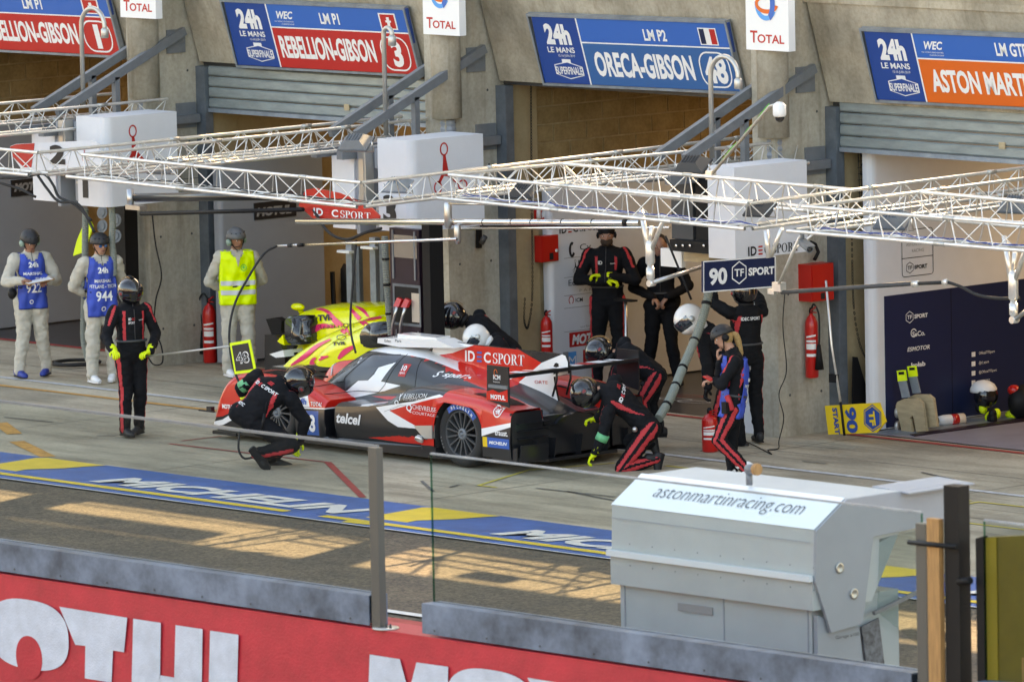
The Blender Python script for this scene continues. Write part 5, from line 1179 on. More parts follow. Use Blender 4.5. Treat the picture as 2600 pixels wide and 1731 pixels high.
t = thing('tripod_boom', 'silver forked arm behind the blue 90 board', 'arm', tuple(at(1955, 640, Y=.2)), 'hanging tripod arms')
MB().tube([at(1945, 585, Y=.2), at(1952, 655, Y=.2)], .026, 10).build('leg', 'alu', t); MB().tube([at(1985, 580, Y=.2), at(1958, 650, Y=.2)], .022, 10).build('leg', 'alu', t)
MB().tube([at(2030, 600, Y=-.6), at(1978, 720, Y=-.4)], .014, 8).build('stay', 'alu', t); MB().tube([at(2068, 592, Y=-.5), at(2020, 630, Y=-.5), at(1992, 690, Y=-.45)], .012, 8).build('stay', 'alu', t)
t = pole([at(1985, 742, Y=-.3), at(2318, 720, Y=-.3)], .022, 'dark boom tube pointing right from the blue 90 board', 'dark_grey')
q = at(1978, 728, Y=-.3); MB().box(q, (.12, .08, .09)).build('clamp', 'alu', t); MB().box(at(1962, 740, Y=-.3), (.09, .06, .05)).build('clamp', 'alu', t)
for x0_, x1_ in ((2318, 2334), (2396, 2408)): MB().tube([at(x0_, 721-(x0_-2318)*.05, Y=-.3), at(x1_, 721-(x1_-2318)*.05, Y=-.3)], .032, 10).build('coupling', 'alu', t)
MB().tube([at(2330, 720, Y=-.3), at(2400, 717, Y=-.3)], .018, 8).build('inner_tube', 'rubber', t)
tag(MB().tube(curve([at(x, y, Y=-.3) for x, y in [(2408, 717), (2440, 728), (2480, 748), (2530, 757), (2590, 757)]]), .016, 8).build('air_hose', 'rubber'), 'black hose drooping from the dark boom before the navy wall', 'hose')
t = pole([at(1690, 600, Y=1.2), at(1755, 760, Y=1.1)], .012, 'thin slanting black rod beside the man with clasped hands', 'black')
# thin cable down the right pillar, cable left pillar
tag(MB().tube(curve([at(x, y, Y=3.3) for x, y in [(1993, 742), (1988, 830), (1997, 940), (1978, 1000), (1990, 1060), (1978, 1118)]]+[at(1976, 1138, Z=.01), at(1950, 1142, Z=.01), at(1958, 1152, Z=.01), at(1915, 1130, Z=.01), at(1880, 1115, Z=.01)]), .006, 5).build('cable', 'black'), 'thin black cable running down the right pillar to the ground', 'cable')
tag(MB().tube(curve([at(x, y, Y=3.2) for x, y in [(386, 540), (395, 620), (410, 700), (396, 760), (392, 830), (410, 880), (412, 920), (390, 925), (372, 900)]]), .009, 6).build('cable', 'black'), 'black cable curving over the left pillar behind the lollipop man', 'cable')
# small things on the pillars
t = thing('wall_lamp', 'small black spotlight on the pillar right of the cabinet marked 3', 'lamp', tuple(at(1220, 600, X=-4.35)))
MB().bar(at(1216, 582, X=-4.35), at(1216, 630, X=-4.35), .05, .05, up=(0, 1, 0)).build('bracket', 'black', t); MB().tube([at(1222, 618, X=-4.25), at(1232, 600, X=-4.2)], .032, 12).build('head', 'dark_grey', t)
# ================================================================== GARAGE 48 INTERIOR
X4 = -4.4+.22
def wallpanel(X, y0, y1, h, m, label, cat='panel', group=None, r=.06, zb=.02):
    t = thing('garage_wall_panel', label, cat, (X, (y0+y1)/2, 0), group)
    pl = [(X, y1), (X-.12, y1), (X-.12, y0)]+[(X-r+r*math.cos(math.radians(a)), y0+r+r*math.sin(math.radians(a))) for a in range(-90, 1, 18)]
    o = MB().prism([(a, b, zb) for a, b in pl], (0, 0, h-zb)).build('panel', m, t); recalc(o); return t
# panel with sponsor names: the face looks towards the camera side (+X)
pf = at(1400, 800, X=X4)
g4 = wallpanel(X4, pf.y, pf.y+4.2, 2.35, 'panel_white', 'white garage wall with a column of sponsor names behind the standing men')
def wt(s, x0, y0, x1, y1, m='print_black', X=X4, par=g4, bold=0, ital=0):
    a, b = at(x0, y1, X=X), at(x1, y0, X=X); hh = at(x0, y0, X=X).z-a.z
    return text(s, (X, a.y, a.z), (0, 1, 0), (0, 0, 1), b.y-a.y, hh, m, par, bold, ital, .004)
a = at(1420, 594, X=X4); b = at(1530, 582, X=X4); idec((X4, a.y, a.z), (0, 1, 0), (0, 0, 1), b.y-a.y, .09, g4, 'print_black', 'print_signred')
propeller((X4, at(1460, 670, X=X4).y, at(1460, 678, X=X4).z), (0, 1, 0), (0, 0, 1), .09, 'print_black', g4)
a = at(1452, 634, X=X4); raw(ring2(0, 0, .05, .09, .035, 60, 330), (X4, a.y, a.z), (0, 1, 0), (0, 0, 1), 'print_black', g4); wt('Cy', 1472, 620, 1500, 640)
wt('RE', 1468, 661, 1486, 674); wt('Eden', 1443, 711, 1480, 726); wt('P A R I S', 1471, 734, 1520, 741, 'print_grey'); wt('ICM', 1461, 757, 1479, 767, bold=.02); raw(ring2(0, 0, .04, .05, .012, -60, 240), (X4, at(1450, 762, X=X4).y, at(1450, 762, X=X4).z), (0, 1, 0), (0, 0, 1), 'print_signred', g4)
wt('urban', 1474, 826, 1510, 832, 'print_grey')
for y_ in (655, 704, 750, 782, 842): 
    a, b = at(1432, y_+2, X=X4), at(1560, y_-8, X=X4); MB().span((X4+.001, a.y, a.z), (X4+.004, b.y, a.z+.006)).build('rule', 'print_grey', g4)
def wbox(x0, y0, x1, y1, m, X=X4, par=g4, o=.002):
    a, b = at(x0, y1, X=X), at(x1, y0, X=X); z1 = at(x0, y0, X=X).z; return MB().span((X+.0005, a.y, a.z), (X+o, b.y, z1)).build('print', m, par)
wbox(1446, 845, 1515, 882, 'print_signred'); wt('MOTUL', 1452, 850, 1528, 876, 'print_white', bold=.05, ital=.2)
wbox(1443, 894, 1463, 940, 'print_lightblue'); wbox(1430, 894, 1443, 940, 'print_grey'); wt('M', 1444, 905, 1462, 930, 'print_white'); wbox(1481, 888, 1510, 935, 'print_signred')
# fire point: sign, box, extinguisher left of the panel
XF = -4.4+.125
def extinguisher(base, h, r, label, wall=None, gauge=True):
    b = V(base); t = thing('fire_extinguisher', label, 'fire extinguisher', tuple(b), 'red fire extinguishers')
    MB().lathe(b, (0, 0, 1), [(r*.92, 0), (r, .012), (r, h*.72), (r*.93, h*.78), (r*.6, h*.85), (r*.28, h*.875), (r*.28, h*.9), (.0, h*.9)], 22).build('cylinder', 'red_paint', t)
    MB().lathe(b+V((0, 0, h*.9)), (0, 0, 1), [(r*.3, 0), (r*.35, .03), (r*.2, .06), (0, .06)], 12).build('valve', 'black', t)
    MB().bar(b+V((0, -.01, h*.93)), b+V((r*1.5, -.03, h*1.0)), .018, .012).build('handle', 'red_paint', t); MB().bar(b+V((0, -.01, h*.92)), b+V((r*1.5, -.03, h*.92)), .016, .01).build('handle', 'red_paint', t)
    a1, a2 = -100, 20; vs_ = []; 
    for k in range(9):
        a = math.radians(a1+(a2-a1)*k/8); 
        for z_ in (h*.3, h*.58): vs_.append(b+V((math.cos(a)*(r+.0015), math.sin(a)*(r+.0015), z_)))
    mb = MB()
    for k, (z0_, z1_) in enumerate(((h*.56, h*.585), (h*.5, h*.53), (h*.40, h*.48), (h*.30, h*.34))):
        vv = []
        for i in range(9):
            a = math.radians(-95+90*i/8); vv += [b+V((math.cos(a)*(r+.0015), math.sin(a)*(r+.0015), z0_+.02*i/8*(k == 0))), b+V((math.cos(a)*(r+.0015), math.sin(a)*(r+.0015), z1_+.02*i/8*(k == 0)))]
        mb.add(vv, [(2*i, 2*i+2, 2*i+3, 2*i+1) for i in range(8)])
    tag(mb.build('printed_label', 'white', t), kind='stuff')
    return t
def hose_on(t, b, h, r, side=1):
    b = V(b); MB().tube(curve([b+V((0, 0, h*.94)), b+V((side*r*.9, -.02, h*1.03)), b+V((side*r*1.9, -.02, h*.9)), b+V((side*r*1.7, 0, h*.6)), b+V((side*r*1.55, 0, h*.45))]), .011, 7).build('hose', 'rubber', t)
    MB().tube([b+V((side*r*1.55, 0, h*.47)), b+V((side*r*1.6, 0, h*.12))], [.02, .05], 10).build('horn', 'black', t)
b = at(1389, 908, X=XF+.1); t = extinguisher((XF+.1, b.y, b.z-.05), .60, .068, 'red fire extinguisher on the wall left of the sponsor names')
t = thing('red_equipment_box', 'red fire point box beside the sponsor wall', 'box', tuple(at(1388, 620, X=XF)), 'red fire point boxes')
a = at(1358, 665, X=XF); c_ = at(1412, 594, X=XF); MB().span((XF, a.y, a.z), (XF+.12, a.y+.26, a.z+.30)).build('box', 'red_box', t); MB().span((XF+.121, a.y+.01, a.z+.01), (XF+.130, a.y+.25, a.z+.29)).build('door', 'red_box', t)
MB().lathe((XF+.13, a.y+.22, a.z+.12), (1, 0, 0), [(.02, 0), (.02, .01), (0, .01)], 12).build('lock', 'white', t); MB().span((XF+.1305, a.y+.11, a.z+.02), (XF+.133, a.y+.17, a.z+.10)).build('sticker', 'print_black', t)
t = thing('fire_sign', 'red fire extinguisher sign above the box in the middle garage', 'sign', tuple(at(1370, 545, X=XF)), 'red fire signs')
a = at(1356, 560, X=XF); MB().span((XF, a.y, a.z), (XF+.008, a.y+.19, a.z+.17)).build('plate', 'red_box', t); MB().lathe((XF+.009, a.y+.06, a.z+.02), (0, 0, 1), [(.028, 0), (.028, .09), (.01, .11), (.01, .13)], 10).build('symbol', 'white', t)
poly([(.11, .02), (.15, .03), (.17, .08), (.165, .14), (.15, .10), (.14, .14), (.125, .08), (.12, .13), (.105, .07)], (XF+.009, a.y, a.z), (0, 1, 0), (0, 0, 1), 'print_white', t, .004)
# hanging chains at each opening
_lk = MB(); _lk.tube([V((math.cos(a)*.011, 0, math.sin(a)*.020)) for a in [math.radians(k*45) for k in range(9)]], .0042, 5, cap=False); _lo = _lk.build('tmp', 'chain'); _link = _lo.data; bpy.data.objects.remove(_lo)
def chain(pts, label):
    t = thing('hanging_chain', label, 'chain', tuple(pts[0]), 'door chains'); L = 0; mb = MB(); i = 0
    for a, b in zip(pts, pts[1:]):
        d = b-a; n_ = max(1, int(d.length/.033)); q = d.to_track_quat('Z', 'Y').to_matrix()
        for k in range(n_):
            c_ = a+d*(k/n_); R = q @ Matrix.Rotation(math.radians(90*(i % 2)), 3, 'Z'); i += 1
            vs_ = [c_+R @ v.co for v in _link.vertices]; mb.add(vs_, [tuple(p.vertices) for p in _link.polygons], 0, True)
    tag(mb.build('links', 'chain', t), kind='stuff')
chain([at(1348, 215, X=-4.20), at(1350, 540, X=-4.2)], 'dark chain hanging from the top of the open middle garage')
chain(curve([at(x, y, X=-4.2) for x, y in [(1350, 545), (1352, 640), (1351, 760), (1343, 820), (1337, 832), (1331, 810), (1333, 750)]], 6), 'dark chain looping beside the fire point of the middle garage')
chain(curve([at(x, y, X=1.1) for x, y in [(2163, 590), (2164, 680), (2168, 780), (2180, 860), (2197, 905), (2220, 917)]], 6), 'dark chain sagging beside the right garage jamb')
chain([at(2192, 372, X=1.15), at(2196, 470, X=1.15)], 'dark chain against the mesh banner under the right shutter')
# garage floor logo + low items
t = thing('extinguisher_on_ground', 'red fire extinguisher standing behind the ponytailed woman', 'fire extinguisher', tuple(at(1802, 1148, Z=0)), 'red fire extinguishers')
bpy.data.objects.remove(t); b = at(1803, 1146, Z=0); extinguisher((b.x, b.y, 0), .46, .085, 'red fire extinguisher standing on the ground behind the ponytailed woman')
b = at(534, 920, Z=0); t = extinguisher((b.x, b.y, 0), .80, .082, 'tall red fire extinguisher by the left pillar beside the yellow vest'); hose_on(t, (b.x, b.y, 0), .80, .082, -1)
XP = .9
b = at(2062, 958, X=XP+.1); t = extinguisher((XP+.1, b.y, b.z), .78, .072, 'red fire extinguisher hanging on the right pillar with white label'); hose_on(t, (XP+.1, b.y, b.z), .78, .072, 1)
t = thing('red_equipment_box', 'big red fire point box on the right pillar', 'box', tuple(at(2060, 720, X=XP)), 'red fire point boxes')
a = at(2028, 764, X=XP+.001); MB().span((XP+.001, a.y, a.z), (XP+.2, a.y+.34, a.z+.40)).build('box', 'red_box', t); MB().span((XP+.201, a.y+.012, a.z+.012), (XP+.212, a.y+.328, a.z+.388)).build('door', 'red_box', t)
text('ouverture', (XP+.213, a.y+.13, a.z+.16), (0, 1, 0), (0, 0, 1), .16, .03, 'print_signred', t); MB().span((XP+.2125, a.y+.13, a.z+.02), (XP+.215, a.y+.19, a.z+.09)).build('sticker', 'print_black', t)
MB().tube([at(2068, 660, X=XP+.1), at(2078, 640, X=XP+.1), at(2070, 620, X=XP+.1), at(2058, 615, X=XP+.1)], .02, 8).build('crank', 'black', t)
# start lollipop leaning against the pillar
t = thing('lollipop_board', 'yellow and blue board reading 90 START leaning at the right pillar', 'sign', tuple(at(2145, 1105, Z=0)))
YL = 4.05; pts = px_poly([(2094, 1030), (2103, 1103), (2226, 1098), (2249, 1070), (2232, 1022)], Y=YL); o = MB().prism(pts, (0, .02, 0)).build('board', 'print_yellow', t); recalc(o)
O2 = at(2103, 1103, Y=YL-.001); D = (at(2094, 1030, Y=YL)-O2); R2 = at(2226, 1098, Y=YL)-O2; Rn, Dn = R2.normalized(), D.normalized()
# lettering reads downwards (rotated a quarter turn)
def vt(s, px0, py0, ln, hh, m, bold=.04):
    p = at(px0, py0, Y=YL-.001); mb = MB(); gl = glyphs(s, bold); mb.add([p-Dn*(a*ln)+Rn*(b*hh)+V((0, -.004, 0)) for a, b in gl[0]], gl[1]); return mb.build('lettering', m, t)
vt('START', 2113, 1035, .29, .075, 'print_signblue'); vt('90', 2144, 1034, .28, .17, 'print_signblue')
h0 = at(2216, 1061, Y=YL-.001)
hexa(0, 0, .15, .012, h0, (1, 0, 0), (0, 0, 1), 'print_signblue', t, .004); poly([(.125*math.cos(math.radians(90+60*k)), .125*math.sin(math.radians(90+60*k))) for k in range(6)], h0, (1, 0, 0), (0, 0, 1), 'print_signblue', t, .005)
vt('TF', 2206, 1044, .155, .09, 'print_yellow', .05).location = (0, -.004, 0)
MB().tube([at(2097, 712, Y=YL), at(2112, 880, Y=YL), at(2134, 1020, Y=YL)], .013, 8).build('handle', 'alu', t); MB().tube([at(2134, 1020, Y=YL-.01), at(2144, 1105, Y=YL-.01)], .014, 8).build('handle_end', 'black', t)
MB().box(at(2117, 960, Y=YL), (.1, .05, .09)).build('clamp', 'black', t)
# right garage: cladding with navy lower panel
XG = .9+.48
pf = at(2246, 1080, X=XG); g5 = wallpanel(XG, pf.y-.16, pf.y+6, 3.5, 'panel_white', 'white and navy garage wall with sponsor names at the right', r=.10)
a = at(2246, 752, X=XG); MB().span((XG-.001, pf.y+.02, .03), (XG+.006, pf.y+6, a.z)).build('navy_panel', 'print_navy', g5)
MB().span((XG+.006, at(2415, 900, X=XG).y, .03), (XG+.0075, at(2415, 900, X=XG).y+.008, a.z)).build('panel_joint', 'black', g5)
XN = XG+.008
def nt(s, x0, y0, x1, y1, m='print_white', bold=.02, ital=0): return wt(s, x0, y0, x1, y1, m, XN, g5, bold, ital)
p = at(2298, 822, X=XN); tf((XN, p.y, p.z), (0, 1, 0), (0, 0, 1), .135, 'print_white', g5)
nt('SuCo.', 2316, 842, 2348, 855); raw(ring2(.5, .5, .5, .5, .12, 20, 340), (XN, at(2312, 855, X=XN).y, at(2312, 857, X=XN).z), (0, 1, 0), (0, 0, 1), 'print_white', g5, .003, 'print', .095)
nt('ESMOTOR', 2303, 882, 2360, 893, ital=.25); nt('kolab', 2313, 921, 2349, 933, bold=.04)
for k, (s_, w_) in enumerate((('OfficialTFSport', 40), ('@tf_sport', 25), ('@OfficialTFSport', 45), ('#TFSPORT', 28))):
    y_ = 893+24*k; nt(s_, 2485, y_, 2485+w_, y_+9, bold=0); wbox(2467, y_+1, 2476, y_+13, 'print_white', XN, g5, .003)
# framed marks above
XW = XG+.001; a = at(2290, 705, X=XW); b = at(2370, 700, X=XW); zt = at(2290, 585, X=XW).z
raw(frame2(0, 0, b.y-a.y, zt-a.z, .008, .04), (XW, a.y, a.z), (0, 1, 0), (0, 0, 1), 'print_black', g5, .003); zc = at(2290, 658, X=XW).z
MB().span((XW+.001, a.y, zc), (XW+.004, b.y, zc+.007)).build('rule', 'print_black', g5)
wt('ASTON MARTIN', 2300, 618, 2361, 626, 'print_grey', XW, g5); wt('RACING', 2315, 633, 2345, 641, 'print_grey', XW, g5)
p = at(2299, 696, X=XW); tf((XW, p.y, p.z), (0, 1, 0), (0, 0, 1), .13, 'print_black', g5)
# ceiling lighting truss and lamp in the right garage
LT = truss(at(2308, 388, Y=7.5), at(2700, 412, Y=7.5), 'small ceiling truss with a lit lamp in the right garage', group='ceiling trusses', s=.09, h=-.14, rc=.013, rb=.006, pitch=.3)
t = thing('track_light', 'lit spotlight on a black rail under the right shutter', 'lamp', tuple(at(2440, 425, Y=7.4)))
MB().bar(at(2306, 402, Y=7.4), at(2700, 425, Y=7.4), .06, .04).build('rail', 'black', t); MB().bar(at(2403, 420, Y=7.4), at(2455, 427, Y=7.4), .1, .06).build('gear', 'dark_grey', t)
MB().ell(at(2415, 440, Y=7.35), (.075, .05, .075)).build('spot_head', 'black', t)
mm('lit_lamp', (1, .85, .6), .5); M['lit_lamp'].node_tree.nodes['Principled BSDF'].inputs['Emission Color'].default_value = (1, .8, .5, 1); M['lit_lamp'].node_tree.nodes['Principled BSDF'].inputs['Emission Strength'].default_value = 6
lp = at(2446, 436, Y=7.35); MB().ell(lp, (.06, .04, .03)).build('lit_spot', 'lit_lamp', t)
def lamp(x, y, z, e, s=1.6, col=(1, .72, .42)):
    l = bpy.data.lights.new('garage_lamp', 'AREA'); l.energy = e; l.size = s; l.color = col; o = bpy.data.objects.new('garage_lamp', l); COL.objects.link(o); o.location = (x, y, z)
for x_, e_ in ((-12.2, 9), (-6.9, 12), (-1.6, 12), (3.7, 16)): lamp(x_, 8.5, 3.6, e_*1.0)
# mesh banner + black leaning panel at the right jamb
t = thing('mesh_banner', 'black lettered mesh banner hanging under the right shutter', 'banner', tuple(at(2200, 430, X=1.2)))
mb = MB()
for k in range(8): mb.tube([at(2178+6.5*k, 372, X=1.16), at(2184+5.2*k, 520, X=1.16)], .004, 4)
for k in range(9): mb.tube([at(2178, 378+16*k, X=1.16), at(2226, 374+16*k, X=1.16)], .004, 4)
tag(mb.build('mesh', 'chain', t), kind='stuff')
for k, s_ in enumerate(('MARG', 'ATIC', 'LAS')): a = at(2184, 402+22*k, X=1.165); text(s_, a, (0, 1, 0), (0, 0, 1), .24, .05, 'print_black', t, .02)
t = thing('leaning_panel', 'black tapered panel leaning beside the right garage jamb', 'panel', tuple(at(2180, 1020, X=1.1)))
o = MB().prism([at(2164, 905, X=1.12), at(2175, 906, X=1.12), at(2215, 1040, X=1.12), at(2162, 1040, X=1.12)], (.015, 0, 0)).build('panel', 'black', t); recalc(o)
# wooden trolley boards with neon handles
def trolley(x0, y0, dx, dy, label, s=1.0, Yt=None):
    b = at(x0, y0, Z=.0); Yt = Yt or b.y; t = thing('trolley_board', label, 'trolley', (b.x, Yt, 0), 'wooden car skates with neon handles')
    F = lambda x, y: at(x, y, Y=Yt)
    c = [(2290, 1098), (2274, 1030), (2278, 1020), (2296, 1012), (2330, 1012), (2342, 1022), (2352, 1094), (2326, 1096), (2320, 1062), (2316, 1054), (2310, 1062), (2316, 1097)]
    o = MB().prism([F(x+dx, y+dy) for x, y in c], (0, .035, 0)).build('board', 'plywood', t); recalc(o)
    h = [(2290, 1010), (2280, 968), (2300, 966), (2310, 1008)]; o = MB().prism([F(x+dx, y+dy) for x, y in h], (0, .012, 0)).build('handle_plate', 'galv', t); recalc(o)
    h = [(2280, 968), (2277, 941), (2298, 939), (2302, 966)]; o = MB().prism([F(x+dx, y+dy)+V((0, -.003, 0)) for x, y in h], (0, .016, 0)).build('handle_grip', 'yellow_hi', t); recalc(o)
    MB().add([F(x+dx, y+dy)+V((0, -.006, 0)) for x, y in [(2282, 944), (2296, 943), (2297, 950), (2283, 951)]], [(0, 1, 2, 3)]).build('hand_hole', 'black', t)
    for y_ in (1048, 1083):
        c_ = F(2272+dx, y_+dy)+V((0, .05, 0)); MB().lathe(c_, (1, .35, 0), [(.055, -.02), (.062, -.01), (.062, .01), (.055, .02), (.02, .022)], 18).build('castor_wheel', 'alu_dull', t)
YT0 = at(2312, 1098, Z=0).y
trolley(2330, 1098, 0, 0, 'front wooden trolley board with a neon yellow handle by the navy wall', 1.0, YT0); trolley(2362, 1084, 27, -11, 'rear wooden trolley board with a neon yellow handle by the navy wall', 1.0, YT0+.09)
t = thing('drinks_bottle', 'white and red bottle lying beside the trolley boards', 'bottle', tuple(at(2390, 1065, Z=.06)))
c_ = at(2380, 1068, Z=.06); MB().tube([c_, c_+V((.02, .07, 0)), c_+V((.09, .32, 0))], [.045, .06, .06], 14).build('body', 'white', t); MB().tube([c_+V((.05, .16, 0)), c_+V((.07, .24, 0))], .0615, 14).build('red_band', 'red_paint', t); MB().tube([c_+V((-.02, -.07, 0)), c_], .045, 12).build('cap', 'black', t)
# helmet with towel on gloves, at the right
b = at(2505, 1068, Z=.0); t = thing('helmet_on_floor', 'visored helmet under a pale cloth on neon gloves at the navy wall', 'helmet', tuple(b))
MB().ell(b+V((0, 0, .28)), (.13, .15, .14)).build('shell', 'black_gloss', t); MB().ell(b+V((-.04, -.0, .33)), (.16, .15, .12), zc=(-.1, 1)).build('cloth', 'white', t)
for k in range(7): MB().ell(b+V((random.uniform(-.12, .16), random.uniform(-.08, .1), .04+.05*(k % 3))), (.045, .05, .06)).build('glove', 'yellow_hi' if k % 2 else 'black', t)
b = at(2600, 1062, Z=0); t = thing('gear_pile', 'dark red and black gear pile at the right edge', 'gear', tuple(b)); MB().ell(b+V((0, 0, .18)), (.16, .2, .2)).build('bag', 'black', t); MB().ell(b+V((-.05, -.1, .32)), (.08, .07, .06)).build('pouch', 'red_paint', t); MB().ell(b+V((-.12, -.05, .04)), (.1, .08, .05)).build('glove', 'yellow_hi', t)
# perforated floor mat
t = tag(MB().prism([at(2228, 1100, Z=.006), at(2318, 1106, Z=.006), at(2640, 1055, Z=.006), at(2640, 1022, Z=.006), at(2290, 1072, Z=.006)], (0, 0, .004)).build('perforated_mat', 'galv'), 'grey perforated floor mat under the trolley boards', 'mat')
tag(MB().prism([at(2310, 1106, Z=.0), at(2322, 1109, Z=.0), at(2640, 1066, Z=.0), at(2640, 1058, Z=.0)], (0, 0, .02)).build('floor_profile', 'dark_panel'), 'brown floor edging strip in the right garage', 'edging')
# ================================================================== GARAGE 3 (behind the yellow car) and GARAGE 1
X3 = -9.7+.45; pf = at(566, 800, X=X3); g3 = wallpanel(X3, pf.y, pf.y+1.62, 2.45, 'panel_grey', 'grey garage wall behind the yellow vested marshal')
t = thing('brand_board', 'black oil brand board on the grey wall behind the yellow vest', 'sign', tuple(at(695, 540, X=X3)), 'black brand boards'); wbox(645, 516, 750, 559, 'print_black', X3, t, .015); wt('MOTUL', 651, 528, 740, 551, 'print_grey', X3+.013, t, .06, .2)
X1g = -15.0+.6; pf = at(-60, 840, X=X1g); a = at(230, 820, X=X1g)
g1 = wallpanel(X1g, pf.y, a.y, 2.6, 'panel_grey', 'grey garage wall behind the two blue bibbed marshals')
t = thing('brand_board', 'black oil brand board at the left edge', 'sign', tuple(at(60, 470, X=X1g)), 'black brand boards'); wbox(28, 458, 118, 500, 'print_black', X1g, t, .015); wt('MOTUL', 36, 466, 112, 488, 'print_grey', X1g+.013, t, .06, .2)
# camouflage-like pink, black and green poster under the shutter
t = thing('paint_banner', 'white banner with pink, black and green paint strokes under the shutter', 'banner', tuple(at(640, 340, Y=7.5)))
o = MB().prism(px_poly([(583, 308), (712, 318), (760, 420), (600, 420)], Y=7.5), (0, .02, 0)).build('cloth', 'white', t); recalc(o)
for pts, m_ in (([(596, 311), (634, 314), (628, 372), (640, 400), (612, 400), (598, 350)], 'print_pink'), ([(634, 338), (642, 316), (650, 345), (655, 322), (660, 380), (636, 372)], 'print_black'), ([(655, 352), (668, 316), (672, 370), (684, 318), (690, 400), (660, 400)], 'print_green')):
    MB().add([tuple(p+V((0, -.006, 0))) for p in px_poly(pts, Y=7.5)], [tuple(range(len(pts)))]).build('print', m_, t)
t = thing('patterned_board', 'tan board with a red splash inside the garage behind the yellow car', 'board', tuple(at(800, 430, Y=6.8)))
o = MB().prism(px_poly([(745, 408), (842, 420), (842, 478), (745, 478)], Y=6.8), (0, .02, 0)).build('board', 'plywood', t); recalc(o)
MB().add([tuple(p+V((0, -.006, 0))) for p in px_poly([(765, 422), (780, 425), (800, 421), (802, 435), (790, 448), (776, 440), (760, 445)], Y=6.8)], [tuple(range(7))]).build('print', 'print_red', t)
# equipment stands inside garage 3 (grey uprights with trays)
for k, (x_, y_) in enumerate(((885, 635), (945, 625))):
    p = at(x_, y_, Y=4.9); t = thing('equipment_stand', ('left' if k == 0 else 'right')+' grey upright stand with a small white tray behind the yellow car', 'stand', (p.x, 4.9, 0), 'grey equipment stands')
    MB().span((p.x-.05, 4.9, 0), (p.x+.05, 4.98, p.z+.1)).build('upright', 'galv', t); MB().span((p.x+.12, 4.9, 0), (p.x+.18, 4.96, p.z+.05)).build('upright', 'galv_dark', t); MB().span((p.x-.12, 4.82, p.z-.03), (p.x+.1, 4.9, p.z)).build('tray', 'white', t)
for k, x_ in enumerate((805, 822, 850)):
    p = at(x_, 780, Y=6.4); tag(MB().tube([(p.x, 6.4, 0), (p.x-.03, 6.4, .95+.12*(2-k))], .03, 8).build('stick', 'black'), ('tallest', 'middle', 'shortest')[k]+' of three black sticks standing behind the yellow car', 'stick', 'black sticks in the garage')
t = thing('tyre_rack', 'dark wheel shape inside the garage behind the yellow car', 'tyre', tuple(at(855, 740, Y=7)))
c_ = at(862, 720, Y=7); MB().lathe(c_, (.3, -1, 0), [(.2, 0), (.33, .0), (.36, .05), (.36, .25), (.3, .3), (.2, .3)], 26).build('tyre', 'rubber', t)
# hose coil and red wedge behind the second marshal
t = thing('hose_coil', 'black hose coil lying on the apron between the two marshals', 'hose', tuple(at(185, 922, Z=.02)))
b = at(192, 922, Z=.03)
for r_, dz in ((.28, 0), (.25, .02), (.3, .012)): MB().tube([b+V((math.cos(a)*r_, math.sin(a)*r_*1.0, dz)) for a in [math.radians(k*20) for k in range(19)]], .014, 6, cap=False).build('coil', 'rubber', t)
t = thing('red_wedge', 'red wedge block standing behind the second marshal', 'wedge', tuple(at(288, 935, Z=0))); b = at(275, 938, Z=0)
MB().prism([b, b+V((.22, 0, 0)), b+V((.22, 0, .42)), b+V((.12, 0, .35))], (0, .15, 0)).build('block', 'red_paint', t)
t = thing('neon_flag', 'neon yellow cloth hanging behind the second marshal', 'flag', tuple(at(205, 600, Y=3.2)))
o = MB().prism(px_poly([(222, 545), (236, 575), (214, 640), (185, 650), (195, 610)], Y=3.2), (0, .015, 0)).build('cloth', 'yellow_hi', t); recalc(o)
t = thing('brake_disc_stack', 'shiny metal wheel parts above the second marshal helmet', 'parts', tuple(at(245, 560, Y=3.3)))
for k, (x_, y_) in enumerate(((262, 540), (262, 575), (297, 560), (297, 600))): c_ = at(x_, y_, Y=3.3); MB().lathe(c_, (.2, -1, .2), [(.02, 0), (.075, .005), (.08, .02), (.05, .022), (.045, .03), (.02, .03)], 14, smooth=False).build('metal_part', 'galv_dark', t)
# dark red scribble logo on the garage 48 floor
mb = MB(); pts = [(1720, 1010), (1780, 1006), (1820, 1016), (1770, 1022)]
for x_, y_ in ((1715, 1013), (1762, 1020), (1745, 1005)):
    c_ = at(x_, y_, Z=.008); raw(ring2(0, 0, .22, .10, .02), (c_.x, c_.y, .008), (1, .2, 0), (0, 1, 0), 'line_white' if x_ != 1745 else 'line_red', None, .001, 'floor_logo')
for o in [o for o in bpy.data.objects if o.name.startswith('floor_logo')]: tag(o, kind='structure')
b = at(1600, 940, Y=5.6); t = thing('tool_stand', 'thin grey tool stand between the two men in the garage', 'stand', (b.x, 5.6, 0)); p = at(1588, 762, Y=5.6)
MB().tube([(p.x, 5.6, 0), (p.x, 5.6, p.z)], .02, 8).build('pole', 'steel', t); MB().box((p.x, 5.6, p.z), (.3, .1, .02)).build('tray', 'black', t)
